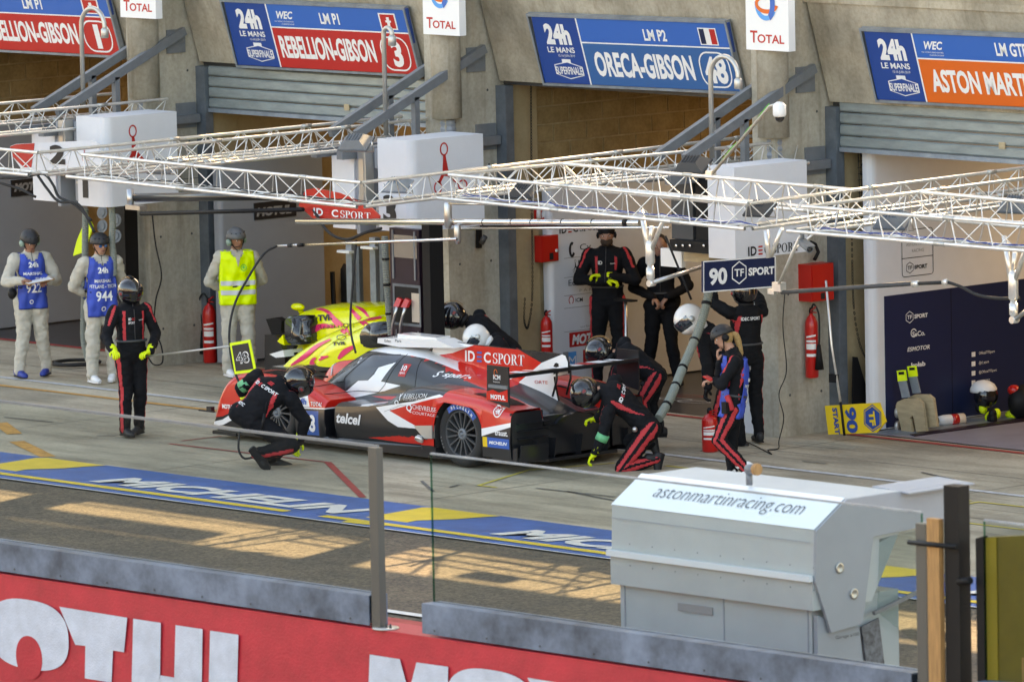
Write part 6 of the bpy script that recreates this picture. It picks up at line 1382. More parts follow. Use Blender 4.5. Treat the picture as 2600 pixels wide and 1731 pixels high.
# ================================================================== PEOPLE
mm('suit_black', (.0085, .009, .011), .8, bump=.5, bscale=16, spec=.15); mm('suit_red', (.50, .028, .035), .7, bump=.4, bscale=16)
mm('suit_grey', (.48, .45, .38), .8, nscale=7, namt=.10, bump=.7, bscale=14); mm('bib_blue', (.02, .065, .42), .6, bump=.5, bscale=9, nscale=4, namt=.18)
mm('bib_edge', (.02, .02, .03), .6); mm('bib_light', (.06, .12, .55), .6, bump=.4, bscale=9)
mm('vest_yellow', (.72, .95, .0), .6, bump=.4, bscale=8); mm('reflective', (.52, .54, .56), .4)
mm('glove_neon', (.66, .80, .01), .6); mm('shoe_blue', (.01, .035, .25), .5); mm('shoe_white', (.75, .75, .75), .5); mm('shoe_black', (.012, .012, .014), .6)
mm('helmet_black', (.006, .006, .008), .08, coat=1.0); mm('helmet_white', (.78, .76, .73), .18, coat=.8); mm('helmet_matt', (.018, .019, .022), .5); mm('helmet_grey', (.11, .115, .12), .45)
mm('earcup_green', (.22, .32, .26), .4); mm('lips', (.3, .09, .08), .5); mm('beard', (.045, .025, .015), .8); mm('eye_dark', (.015, .012, .012), .2); mm('armband_green', (.10, .42, .20), .6)
mm('lens_blue', (.02, .12, .35), .1, coat=1.)
def capsule(mb, p0, p1, r0, r1, n=12, mi=0):
    p0, p1 = V(p0), V(p1); d = p1-p0; L = max(d.length, 1e-5); d.normalize(); pts = []; rs = []
    for k in (80, 55, 28): pts.append(p0-d*r0*math.sin(math.radians(k))); rs.append(r0*math.cos(math.radians(k)))
    pts.append(p0); rs.append(r0); pts.append(p0.lerp(p1, .5)); rs.append((r0+r1)/2); pts.append(p1); rs.append(r1)
    for k in (28, 55, 80): pts.append(p1+d*r1*math.sin(math.radians(k))); rs.append(r1*math.cos(math.radians(k)))
    mb.tube(pts, rs, n, mi)
def rings(mb, secs, n=20):
    """secs: (centre, lateral unit, depth unit, half width, half depth)"""
    vs = []; fs = []
    for c, la, de, a, b in secs:
        for k in range(n): t = 2*math.pi*k/n; x_, y_ = math.cos(t), math.sin(t); vs.append(c+la*(a*abs(x_)**.85*(1 if x_ > 0 else -1))+de*(b*abs(y_)**.85*(1 if y_ > 0 else -1)))
    for i in range(len(secs)-1):
        for k in range(n): fs.append((i*n+k, i*n+(k+1) % n, (i+1)*n+(k+1) % n, (i+1)*n+k))
    fs += [tuple(reversed(range(n))), tuple((len(secs)-1)*n+k for k in range(n))]; mb.add(vs, fs, 0, True)
def remesh(mb, vox):
    o = mb.build('tmp', 'black'); recalc(o); m = o.modifiers.new('r', 'REMESH'); m.mode = 'VOXEL'; m.voxel_size = vox
    s_ = o.modifiers.new('s', 'SMOOTH'); s_.iterations = 3; s_.factor = .5
    dg = bpy.context.evaluated_depsgraph_get(); me = bpy.data.meshes.new_from_object(o.evaluated_get(dg)); bpy.data.objects.remove(o)
    for p in me.polygons: p.use_smooth = True
    return me
FIG = {}
def person(label, hips, chest, neck, head, face, L, R, kneeL, footL, kneeR, footR, toeL, toeR, suit='black', gloves='glove_neon', shoes='shoe_black',
           lateral=None, headgear='race', group=None, cuffs=True, scale=1.0, hair=None, skin='skin', long_sleeve=True, stripes=True):
    """all joints are world points. L/R = (shoulder, elbow, hand, finger direction)"""
    P = dict(hips=V(hips), chest=V(chest), neck=V(neck), head=V(head)); s = scale
    t = thing('person', label, 'person', (P['hips'].x, P['hips'].y, 0), group)
    mb = MB(); bones = []
    shL, elL, haL, fdL = [V(q) for q in L]; shR, elR, haR, fdR = [V(q) for q in R]
    la = (shR-shL).normalized(); hipla = V(lateral).normalized() if lateral is not None else la
    up = (P['chest']-P['hips']).normalized(); fwd = up.cross(la).normalized()*-1   # forward = lateral(right) x up
    fwd = la.cross(up)*-1 if False else up.cross(la)
    fwd.normalize()
    hfw = up.cross(hipla).normalized()
    k = s
    secs = []
    c0 = P['hips']-up*.10*k; cn = P['neck']
    prof = [(0, .12, .10), (.12, .158, .118), (.28, .160, .122), (.42, .148, .115), (.56, .158, .122), (.72, .178, .128), (.84, .185, .118), (.93, .13, .09), (1.0, .065, .065), (1.07, .055, .06)]
    def spine(u):
        if u < .55: return c0.lerp(P['chest'], u/.62)
        q = (u-.55)/.45; a = c0.lerp(P['chest'], .55/.62); return a.lerp(P['chest'], min(1, q*1.1)).lerp(cn, q)
    for u, a, b in prof:
        lt = hipla.lerp(la, min(1, u*1.3)).normalized(); dp = up.cross(lt).normalized(); secs.append((spine(u), lt, dp, a*k, b*k))
    rings(mb, secs)
    capsule(mb, P['neck']-up*.03, P['head']-(P['head']-P['neck']).normalized()*.03, .058*k, .055*k)
    hu = (P['head']-P['neck']).normalized(); fc = V(face).normalized(); fc = (fc-hu*fc.dot(hu)*.35).normalized(); hl = fc.cross(hu).normalized(); hu = hl.cross(fc).normalized()
    hc = P['head']
    Rh = Matrix((hl, fc, hu)).transposed()
    mb.ell(hc+hu*.02*k, (.076*k, .096*k, .105*k), R=Rh, n=20); mb.ell(hc-hu*.055*k+fc*.022*k, (.058*k, .066*k, .06*k), R=Rh, n=16)
    mb.ell(hc-hu*.012*k+fc*.098*k, (.014*k, .018*k, .024*k), R=Rh, n=10); mb.ell(hc+hu*.03*k+fc*.082*k, (.05*k, .018*k, .012*k), R=Rh, n=10)
    for sg in (-1, 1): mb.ell(hc-hu*.0*k+hl*sg*.077*k, (.012*k, .02*k, .03*k), R=Rh, n=10)
    bag = 1.17 if suit == 'suit_grey' else 1.06
    def limb(nm, a, b, ra, rb):
        capsule(mb, a, b, ra*k*bag, rb*k*bag, 14); bones.append((nm, V(a), V(b)))
    for nm, sh, el, ha in (('L', shL, elL, haL), ('R', shR, elR, haR)):
        limb('ua'+nm, sh, el, .068, .053); limb('fa'+nm, el, ha-(ha-el).normalized()*.05, .054, .04)
    hL = P['hips']-hipla*.088*k-up*.06*k; hR = P['hips']+hipla*.088*k-up*.06*k
    for nm, hp, kn, ft in (('L', hL, V(kneeL), V(footL)), ('R', hR, V(kneeR), V(footR))):
        limb('th'+nm, hp, kn, .098, .068); limb('sh'+nm, kn, ft, .070, .052)
    capsule(mb, hL, hR, .11*k, .11*k)
    me = remesh(mb, .0125)
    # cloth folds
    nv = len(me.vertices); co = np.empty(nv*3); me.vertices.foreach_get('co', co); co = co.reshape(-1, 3); no = np.empty(nv*3); me.vertices.foreach_get('normal', no); no = no.reshape(-1, 3)
    hd = np.array(hc); dist = np.linalg.norm(co-hd, axis=1)
    for i in range(nv):
        if dist[i] > .17:
            p = V(co[i]); w1 = noise.noise(p*9)+.6*noise.noise(V((p.x*17, p.y*17, p.z*26))); co[i] += no[i]*(w1*(.0165 if suit == 'suit_grey' else .012)+.004)
    me.vertices.foreach_set('co', co.ravel())
    # ---- per face materials from the nearest bone
    mats = [suit, 'suit_red', skin, gloves or skin]; me.materials.clear()
    for q in mats: me.materials.append(M[q])
    nf = len(me.polygons); fc_ = np.empty(nf*3); me.polygons.foreach_get('center', fc_); fc_ = fc_.reshape(-1, 3); idx = np.zeros(nf, int)
    bn = bones; D = np.full((nf, len(bn)+1), 9.)
    T = np.zeros((nf, len(bn)+1))
    for j, (nm, a, b) in enumerate(bn+[('sp', c0, cn)]):
        A, B = np.array(a), np.array(b); d = B-A; tt = np.clip(((fc_-A)@d)/(d@d), 0, 1); D[:, j] = np.linalg.norm(fc_-(A+tt[:, None]*d), axis=1); T[:, j] = tt
        if nm == 'sp': D[:, j] -= .07
    near = D.argmin(1); names = [b[0] for b in bn]+['sp']
    side = np.array(hipla); fw_ = np.array(hfw)
    if stripes:
        for i in range(nf):
            nm = names[near[i]]; tt = T[i, near[i]]
            if nm[:2] in ('th', 'sh'):
                _, a, b = bn[near[i]]; sg = -1 if nm[2] == 'L' else 1
                kn_ = V(kneeL if nm[2] == 'L' else kneeR); hp_ = hL if nm[2] == 'L' else hR; ft_ = V(footL if nm[2] == 'L' else footR)
                ax = (b-a).normalized(); out = hipla*sg; out = (out-ax*out.dot(ax)); 
                if out.length < .15: out = hfw-ax*hfw.dot(ax)
                out.normalize(); fr_ = out.cross(ax).normalized(); v = V(fc_[i])-a; v = v-ax*v.dot(ax)
                if v.length > 1e-4:
                    v.normalize(); an = math.degrees(math.atan2(v.dot(fr_), v.dot(out)))
                    if 12 < abs(an) < 44: idx[i] = 1
            elif nm[:2] == 'ua':
                _, a, b = bn[near[i]]; ax = (b-a).normalized(); v = V(fc_[i])-a; v = v-ax*v.dot(ax); v.normalize(); sg = -1 if nm[2] == 'L' else 1
                if abs(math.degrees(math.atan2(v.dot(fwd), v.dot(la*sg)))-62) < 13 and tt < .6: idx[i] = 1
            elif nm == 'sp':
                v = V(fc_[i])-P['chest']; x_ = v.dot(la); z_ = v.dot(up); y_ = v.dot(fwd)
                if .100 < abs(x_) < .126 and z_ > -.20 and z_ < .12 and y_ > .02: idx[i] = 1
                if .12 < abs(x_) < .165 and z_ > -.30 and z_ < .1 and y_ < -.03 and abs(abs(x_)-(.15-.12*(z_))) < .02: idx[i] = 1
    hdist = np.linalg.norm(fc_-np.array(hc), axis=1); rel = (fc_-np.array(P['neck']))@np.array(hu)
    idx[(hdist < .16) & (rel > .02)] = 2
    me.polygons.foreach_set('material_index', idx.astype(np.int32)); me.update()
    body = put('body', me, t); recalc(body)
    bvb = BVHTree.FromPolygons([v.co.copy() for v in me.vertices], [tuple(p.vertices) for p in me.polygons]); bc = P['hips']+up*.10*k; bp_ = []
    for q in range(21):
        a = 2*math.pi*q/20; dr = la*math.cos(a)+fwd*math.sin(a); h_ = bvb.ray_cast(bc+dr*.5, -dr, .5)
        rad = min((h_[0]-bc).length if h_[0] is not None else .14, .172*k if abs(math.cos(a)) > .5 else .145*k); bp_.append(bc+dr*(rad+.004))
    if up.z > .93: MB().tube(bp_, .014, 6, cap=False).build('belt', 'black' if suit == 'suit_grey' else 'dark_grey', t)
    ft_ = [bvb.ray_cast(P['hips']+up*(.12+.045*q)*k+fwd*.5, -fwd, .6)[0] for q in range(10)]; ft_ = [q+fwd*.003 for q in ft_ if q is not None]
    if len(ft_) > 2 and up.z > .93: MB().tube(ft_, .004, 5).build('zip', 'dark_grey', t)
    # ---- hands: palm and five bent fingers
    for nm, el, ha, fd in (('L', elL, haL, fdL), ('R', elR, haR, fdR)):
        ax = (ha-el).normalized(); f = fd.normalized(); palmn = V((0, 0, -1)) if abs(f.z) < .8 else -fwd; side_ = f.cross(palmn).normalized(); palmn = side_.cross(f).normalized()
        hm = MB(); gm = gloves or skin; w0 = ha-ax*.05; pc = w0+f*.055*k
        hm.ell(pc, (.043*k, .05*k, .02*k), 0, 12, R=Matrix((side_, f, palmn)).transposed())
        capsule(hm, ha-ax*.10*k, w0+f*.02, .041*k if gloves else .03*k, .036*k if gloves else .028*k, 10)
        for q in range(4):
            b0 = pc+side_*(-.033+.022*q)*k+f*.035*k; ln = (.034, .040, .037, .028)[q]*k; r_ = .0105*k
            b1 = b0+(f*.92+palmn*.35).normalized()*ln; b2 = b1+(f*.35+palmn*.93).normalized()*ln*.8; b3 = b2+(palmn*.8-f*.45).normalized()*ln*.55
            hm.tube([b0-f*.01, b0, b1, b2, b3, b3+(b3-b2)*.2], [r_*.8, r_, r_, r_*.95, r_*.85, r_*.3], 8)
        b0 = pc-side_*.036*k-f*.02*k; b1 = b0+(-side_*.6+f*.6+palmn*.4).normalized()*.035*k; b2 = b1+(f*.6+palmn*.7+side_*.2).normalized()*.03*k
        hm.tube([b0, b1, b2, b2+(b2-b1)*.2], [.014*k, .0125*k, .011*k, .004*k], 8)
        hm.build('hand', gm, t)
        if cuffs and gloves: MB().tube([ha-ax*.13*k, ha-ax*.065*k], [.05*k, .046*k], 12).build('glove_cuff', gloves, t)
    # ---- shoes
    for ft, toe in ((V(footL), V(toeL)), (V(footR), V(toeR))):
        d = toe.normalized(); sm = MB(); upv = V((0, 0, 1)) if abs(d.z) < .75 else hfw; sd_ = d.cross(upv).normalized(); upv = sd_.cross(d)
        b = ft-upv*.045*k
        secs = []
        for u, w_, h_, z_ in ((-.085, .022, .03, .02), (-.075, .034, .045, .02), (-.03, .04, .06, .03), (.03, .04, .052, .018), (.09, .044, .038, .0), (.14, .043, .03, -.006), (.175, .034, .024, -.011), (.19, .014, .014, -.014)):
            secs.append((b+d*u*k+upv*z_*k, sd_, upv, w_*k, h_*k))
        rings(sm, secs, 14); capsule(sm, ft+upv*.0, ft+upv*.075*k, .05*k, .05*k, 12); so_ = sm.build('shoe', shoes, t)
        MB().prism([b+d*u*k+sd_*w_*k-upv*.036*k for u, w_ in ((-.08, -.03), (.02, -.036), (.12, -.044), (.185, -.02), (.185, .02), (.12, .044), (.02, .036), (-.08, .03))], upv*.016).build('sole', 'black' if shoes != 'shoe_white' else 'shoe_white', so_)
    # ---- face
    def fp(x_, y_, z_): return hc+hl*x_*k+fc*y_*k+hu*z_*k
    if headgear != 'race' and headgear != 'openwhite':
        for sg in (-1, 1):
            e = MB().ell(fp(sg*.03, .083, .012), (.013*k, .009*k, .008*k), R=Rh, n=10).build('eye', 'white', t); MB().ell(fp(sg*.03, .0895, .012), (.006*k, .005*k, .0065*k), R=Rh, n=8).build('iris', 'eye_dark', e)
            MB().ell(fp(sg*.03, .086, .03), (.018*k, .006*k, .004*k), R=Rh, n=8).build('eyebrow', hair or 'hair_dark', t)
        MB().ell(fp(0, .084, -.050), (.022*k, .008*k, .006*k), R=Rh, n=10).build('mouth', 'lips', t)
    FIG[label] = dict(t=t, body=body, hc=hc, hl=hl, fc=fc, hu=hu, Rh=Rh, P=P, la=la, up=up, fwd=fwd, k=k)
    f = FIG[label]
    if headgear == 'race': race_helmet(f)
    elif headgear == 'openwhite': race_helmet(f, 'helmet_white', True)
    return f
def race_helmet(f, m='helmet_black', white=False):
    t, hc, hl, fc, hu, Rh, k = [f[q] for q in ('t', 'hc', 'hl', 'fc', 'hu', 'Rh', 'k')]
    c = hc+hu*.025*k; mb = MB(); n = 30; kk = 17; vs = []; fs = []
    for i in range(kk):
        ph = math.pi*.90*i/(kk-1)
        for j in range(n):
            a = 2*math.pi*j/n; x_, y_, z_ = math.sin(ph)*math.cos(a), math.sin(ph)*math.sin(a), math.cos(ph)
            bulge = 1+(.10*max(0, y_)**2*(1 if z_ < .1 else .3))
            vs.append(c+hl*x_*.132*k+fc*(y_*.152*bulge*k+.006)+hu*(z_*.142*k-(.02 if z_ < -.5 else 0)*k))
    for i in range(kk-1):
        for j in range(n):
            a = 2*math.pi*(j+.5)/n; z_ = math.cos(math.pi*.9*(i+.5)/(kk-1)); front = math.sin(a) > .35
            if front and -.42 < z_ < .22: continue      # eye opening
            fs.append((i*n+j, (i+1)*n+j, (i+1)*n+(j+1) % n, i*n+(j+1) % n))
    mb.add(vs, fs, 0, True); o = mb.build('helmet', m, t); recalc(o); so_ = o.modifiers.new('s', 'SOLIDIFY'); so_.thickness = .012
    # visor closing the opening
    vs = []; 
    for i in range(9):
        z_ = .30-.78*i/8; ph = math.acos(z_)
        for j in range(17):
            a = math.radians(14+152*j/16); x_, y_ = math.sin(ph)*math.cos(a), math.sin(ph)*math.sin(a); bulge = 1+.08*max(0, y_)**2
            vs.append(c+hl*x_*.135*k+fc*(y_*.155*bulge*k+.007)+hu*(z_*.145*k))
    vz = MB().add(vs, [(i*17+j, (i+1)*17+j, (i+1)*17+j+1, i*17+j+1) for i in range(8) for j in range(16)], 0, True).build('visor', 'black_gloss' if not white else 'window_tint', o)
    for sg in (-1, 1):
        MB().lathe(c+hl*sg*.128*k+fc*.02*k-hu*.02*k, hl*sg, [(.03*k, 0), (.03*k, .012), (.022*k, .018), (0, .018)], 16).build('visor_pivot', 'dark_grey' if not white else 'alu_dull', o)
        if not white:
            for q in range(3): MB().box(c+hl*sg*(.128*k+.0195)+fc*(.02+.013*(q-1))*k-hu*.02*k, (.002, .006, .026), 0, R=Rh).build('logo_bar', 'suit_red', o)
    if not white:
        MB().tube([c+fc*.05*k+hu*.145*k, c+hu*.152*k, c-fc*.06*k+hu*.138*k], [.012, .016, .01], 8).build('air_vent', 'black', o)
        mb = MB()
        for sg in (-1, 1):
            pts = [c+hu*math.cos(a)*.148*k-fc*math.sin(a)*.158*k+hl*sg*.028*k for a in [math.radians(-10+14*q) for q in range(9)]]; mb.tube(pts, .004, 5)
        tag(mb.build('gold_line', 'wood', o), kind='stuff')
    MB().tube([hc-hu*.10*k-fc*.02*k, hc-hu*.15*k-fc*.02*k], [.09*k, .07*k], 14).build('neck_skirt', 'black' if not white else 'white', o)
def skate_helmet(f, m='helmet_matt', cups='earcup_green', hair=None, mic=False):
    t, hc, hl, fc, hu, Rh, k = [f[q] for q in ('t', 'hc', 'hl', 'fc', 'hu', 'Rh', 'k')]
    c = hc+hu*.04*k-fc*.004; mb = MB(); n = 26; vs = []; fs = []
    for i in range(10):
        ph = math.pi*.52*i/9
        for j in range(n):
            a = 2*math.pi*j/n; drop = -.012 if math.sin(a) < -.2 and i > 7 else 0
            vs.append(c+hl*math.sin(ph)*math.cos(a)*.112*k+fc*math.sin(ph)*math.sin(a)*.132*k+hu*(math.cos(ph)*.115*k+drop))
    for i in range(9):
        for j in range(n): fs.append((i*n+j, (i+1)*n+j, (i+1)*n+(j+1) % n, i*n+(j+1) % n))
    o = mb.add(vs, fs, 0, True).build('helmet', m, t); recalc(o); so_ = o.modifiers.new('s', 'SOLIDIFY'); so_.thickness = .014
    for j in range(5):
        a = math.radians(30+30*j); p = c+hl*math.cos(a)*.098*k+fc*math.sin(a)*.114*k+hu*.06*k; MB().ell(p, (.009, .009, .006), n=8).build('vent_hole', 'black', o)
    for sg in (-1, 1):
        if cups:
            e = MB().lathe(hc+hl*sg*.082*k-hu*.012*k, hl*sg, [(.036*k, 0), (.042*k, .01), (.038*k, .035), (.02*k, .045), (0, .046)], 16).build('ear_cup', cups, o)
        MB().tube([hc+hl*sg*.086*k+hu*.03*k, hc+hl*sg*.078*k-hu*.03*k+fc*.03*k, hc+hl*sg*.03*k-hu*.105*k+fc*.05*k, hc-hu*.115*k+fc*.055*k], .006, 6).build('chin_strap', 'black', o)
    if mic: MB().tube([hc+hl*.09*k-hu*.03*k, hc+hl*.07*k-hu*.06*k+fc*.08*k, hc+hl*.02*k-hu*.05*k+fc*.115*k], .005, 6).build('microphone', 'black', o)
    if hair: MB().ell(hc+hu*.02*k-fc*.02*k, (.082*k, .09*k, .10*k), R=Rh, n=16).build('hair', hair, t)
def garment(f, name, m, zlo, zhi, off=.012, xlim=1.0, front=True, back=True, taper=0., neck_r=.095, edge=None, flare=0.):
    """sheet that follows the torso surface: sampled by rays towards the spine"""
    P, la, up, fwd = f['P'], f['la'], f['up'], f['fwd']; body = f['body']; dg = bpy.context.evaluated_depsgraph_get(); bv = BVHTree.FromObject(body, dg)
    outs = []
    for sg in ((1,) if front else ())+((-1,) if back else ()):
        nx, nz = 22, 30; grid_ = {}
        for i in range(nx+1):
            for j in range(nz+1):
                z_ = zlo+(zhi-zlo)*j/nz; u = -1+2*i/nx; wd = xlim*(1-taper*(j/nz)**3)
                x_ = u*wd; 
                p = P['chest']+la*x_+up*z_; h = bv.ray_cast(p+fwd*sg*.6, -fwd*sg, .9)
                d = h[0] if h[0] is not None and (h[0]-p).dot(fwd)*sg > -.06 else None
                if d is None: q = p+fwd*sg*(.10-abs(u)**3*.03)
                else: q = d+fwd*sg*off
                y_ = (q-p).dot(fwd)*sg; y_ = max(y_, .075+(.03*flare*(1-j/nz))) if abs(u) < .93 else max(y_, .03)
                y_ = min(y_, .165)
                y_ += .006*math.sin(9*u+5*z_*3)+.004*noise.noise(V((x_*14, z_*9, sg)))
                q = p+fwd*sg*y_
                r_ = math.hypot(x_, (z_-(zhi+.0)))
                grid_[i, j] = (q, r_ < neck_r)
        idx = {}; vs = []; fs = []
        for kx, (q, cut) in grid_.items(): idx[kx] = len(vs); vs.append(q)
        for i in range(nx):
            for j in range(nz):
                if all(grid_[a][1] for a in ((i, j), (i+1, j), (i, j+1), (i+1, j+1))): continue
                c_ = (idx[i, j], idx[i+1, j], idx[i+1, j+1], idx[i, j+1]); fs.append(c_)
        outs.append((vs, fs))
    mb = MB()
    for vs, fs in outs: mb.add(vs, fs, 0, True)
    o = mb.build(name, m, f['t']); 
    s_ = o.modifiers.new('s', 'SOLIDIFY'); s_.thickness = .006
    f['bib'] = o
    if edge:
        for vs, fs in outs:
            nz = 30
            for i_ in (0, 22): MB().tube([vs[i_*(nz+1)+j] for j in range(nz+1)], .006, 5).build('piping', edge, o)
            MB().tube([vs[i_*(nz+1)] for i_ in range(23)], .006, 5).build('piping', edge, o)
    return o
def cloth_text(f, s, x0, z0, w_, h, m='print_white', sg=1, bold=.02, ital=0, on=None, off=.012):
    """lettering laid on the chest (sg=1) or back (-1); x runs to the reader's right"""
    P, la, up, fwd = f['P'], f['la'], f['up'], f['fwd']; ob_ = on or f['body']; dg = bpy.context.evaluated_depsgraph_get(); bv = BVHTree.FromObject(ob_, dg)
    vs, fs = glyphs(s, bold, ital) if isinstance(s, str) else s; out = []
    for a, b in vs:
        x_ = (x0+a*w_)*(-sg); p = P['chest']+la*x_+up*(z0+b*h); q = bv.ray_cast(p+fwd*sg*.6, -fwd*sg, .9)[0]
        if q is None: q = p+fwd*sg*.12
        out.append(q+fwd*sg*off)
    return MB().add(out, fs).build('lettering', m, f['t'])
def stand(px, py, phi, H=1.75, lean=0., **kw):
    """joint set of a standing person facing angle phi (degrees) at the pixel of the feet middle"""
    b = at(px, py, Z=0); s = H/1.76; c, sn = math.cos(math.radians(phi)), math.sin(math.radians(phi)); fw = V((c, sn, 0)); rt = V((sn, -c, 0)); z = V((0, 0, 1))
    g = lambda x, y, zz: b+rt*x*s+fw*y*s+z*zz*s
    return b, s, fw, rt, g
# ---- marshal with clipboard (922)
def standing(label, px, py, phi, H, armL, armR, faceoff=0, faced=0., stance=.11, **kw):
    b, s, fw, rt, g = stand(px, py, phi, H); a = math.radians(phi+faceoff)
    sp = kw.pop('spread', 0.); fy = kw.pop('foot', (0.03, 0.03)); toe = kw.pop('toe', (12, -12))
    T = lambda q: g(*q) if len(q) == 3 else q
    def tv(d): r = math.radians(phi+d); return (math.cos(r), math.sin(r), 0)
    return person(label, g(0, 0, .97), g(0, .0, 1.28), g(0, -.01, 1.485), g(0, .02, 1.60), (math.cos(a), math.sin(a), faced),
        (g(-.185, 0, 1.40), T(armL[0]), T(armL[1]), g(*armL[2])-g(0, 0, 0)), (g(.185, 0, 1.40), T(armR[0]), T(armR[1]), g(*armR[2])-g(0, 0, 0)),
        g(-stance, .03, .52), g(-stance-.02-sp, fy[0]-.03, .10), g(stance, .03, .52), g(stance+.02+sp, fy[1]-.03, .10), tv(toe[0]), tv(toe[1]), scale=s, **kw)
f = standing('marshal in a blue bib reading 922 looking at a clipboard', 84, 958, -22, 1.77, ((-.30, .08, 1.13), (-.10, .34, 1.17), (.6, .6, 0)), ((.33, .10, 1.15), (.17, .36, 1.19), (-.5, .8, 0)), 8, -.55,
    suit='suit_grey', gloves=None, shoes='shoe_blue', headgear='none', stripes=False, skin='skin_tan', hair='hair_dark', group='marshals in pale overalls', spread=.05, foot=(0, .06), toe=(-35, 10))
skate_helmet(f, 'helmet_matt', 'earcup_green'); o = garment(f, 'bib', 'bib_blue', -.46, .19, xlim=.175, edge='bib_edge', taper=.25)
cloth_text(f, '922', -.095, -.27, .19, .11, 'print_white', on=o); cloth_text(f, 'MARSHAL', -.12, -.06, .23, .035, 'print_white', on=o); cloth_text(f, '24h', -.06, .03, .12, .065, 'print_white', on=o, bold=.04); cloth_text(f, ring2(.5, .5, .5, .5, .2), -.06, -.40, .05, .05, 'print_white', on=o); cloth_text(f, 'PITLANE', .02, -.115, .1, .025, 'print_white', on=o)
b, s, fw, rt, g = stand(84, 958, -22, 1.77); cb = thing('clipboard', 'clipboard held flat by the left marshal', 'clipboard', tuple(g(.04, .42, 1.17)))
R3 = Matrix((rt, fw, V((0, 0, 1)))).transposed(); MB().box(g(.03, .43, 1.175), (.34, .22, .008), 0, R=R3 @ Matrix.Rotation(math.radians(8), 3, 'Y')).build('board', 'wood', cb); MB().box(g(.03, .43, 1.183), (.30, .2, .004), 0, R=R3 @ Matrix.Rotation(math.radians(8), 3, 'Y')).build('paper', 'white', cb)
MB().ell(g(.22, -.02, 1.0), (.06, .05, .07)).build('hip_pouch', 'black', f['t'])
# ---- marshal 944
f = standing('marshal in a blue bib reading 944 with sunglasses and hands behind his back', 262, 972, -26, 1.78, ((-.30, -.12, 1.12), (-.06, -.20, .98), (.8, 0, -.3)), ((.30, -.12, 1.12), (.06, -.20, .98), (-.8, 0, -.3)), 10, -.03,
    suit='suit_grey', gloves=None, shoes='shoe_white', headgear='none', stripes=False, skin='skin', hair='hair_dark', group='marshals in pale overalls', toe=(-22, 12), foot=(-.02, .05))
skate_helmet(f, 'helmet_matt', None); o = garment(f, 'bib', 'bib_blue', -.50, .19, xlim=.18, edge='bib_edge', taper=.25)
cloth_text(f, '944', -.09, -.32, .20, .12, 'print_white', on=o); cloth_text(f, 'MARSHAL', -.10, -.10, .2, .04, 'print_white', on=o); cloth_text(f, 'PITLANE - TECH', -.155, -.165, .31, .04, 'print_white', on=o); cloth_text(f, '24h', -.06, .01, .12, .07, 'print_white', on=o, bold=.04); cloth_text(f, ring2(.5, .5, .5, .5, .2), -.03, -.44, .06, .06, 'print_white', on=o)
for sg in (-1, 1): MB().ell(f['hc']+f['hl']*sg*.032+f['fc']*.096+f['hu']*.012, (.024, .008, .02), R=f['Rh'], n=12).build('sunglass_lens', 'lens_blue', f['t'])
MB().bar(f['hc']-f['hl']*.06+f['fc']*.098+f['hu']*.02, f['hc']+f['hl']*.06+f['fc']*.098+f['hu']*.02, .004, .005).build('sunglass_frame', 'black', f['t'])
# ---- lollipop man
f = standing('mechanic in a black and red suit holding the long pole of the 48 board', 338, 1108, -16, 1.76, ((-.30, .02, 1.13), (-.10, .28, .93), (.9, .3, -.1)), ((.32, .05, 1.12), (.33, .34, .97), (.2, .9, -.1)), 14, -.06,
    suit='suit_black', group='mechanics in black and red suits', foot=(-.04, .06), toe=(-50, 5), stance=.085)
idw = dict(m='print_white')
cloth_text(f, 'ID', -.075+.0, .02, .03, .03); cloth_text(f, 'EC', -.035, .02, .035, .03, 'print_red'); cloth_text(f, 'SPORT', -.075, -.02, .075, .026); cloth_text(f, 'spark', .05, .01, .06, .02, bold=0)
b, s, fw, rt, g = stand(338, 1108, -16, 1.76); hl_, hr_ = g(-.10, .30, .915), g(.33, .36, .945)
bd = at(620, 904, Y=hr_.y+.2); lp_ = thing('lollipop_board', 'black 48 board with neon border on a long pole in front of the yellow vest', 'sign', tuple(bd), 'stop boards')
pe = at(582, 879, Y=hr_.y+.25); d_ = (pe-hl_).normalized(); MB().tube([hl_-d_*.08, pe], .011, 8).build('pole', 'alu_dull', lp_)
Yb = pe.y; c4 = [at(x, y, Y=Yb) for x, y in ((583, 871), (634, 862), (650, 943), (596, 950))]; o = MB().prism([c4[3], c4[2], c4[1], c4[0]], (0, .012, 0)).build('board', 'yellow_hi', lp_); recalc(o)
cc = sum(c4, V((0, 0, 0)))/4; MB().add([cc+(p-cc)*.82+V((0, -.004, 0)) for p in c4], [(0, 1, 2, 3)]).build('face', 'print_black', lp_)
u4 = (c4[2]-c4[3]).normalized(); w4 = (c4[0]-c4[3]).normalized(); q4 = c4[3]+(c4[2]-c4[3])*.2+(c4[0]-c4[3])*.30; text('48', q4, u4, w4, (c4[2]-c4[3]).length*.62, (c4[0]-c4[3]).length*.38, 'print_white', lp_, .03, off=.008); text('48', q4+u4*.012+w4*.012, u4, w4, (c4[2]-c4[3]).length*.62-.024, (c4[0]-c4[3]).length*.38-.024, 'print_black', lp_, -.005, off=.012)
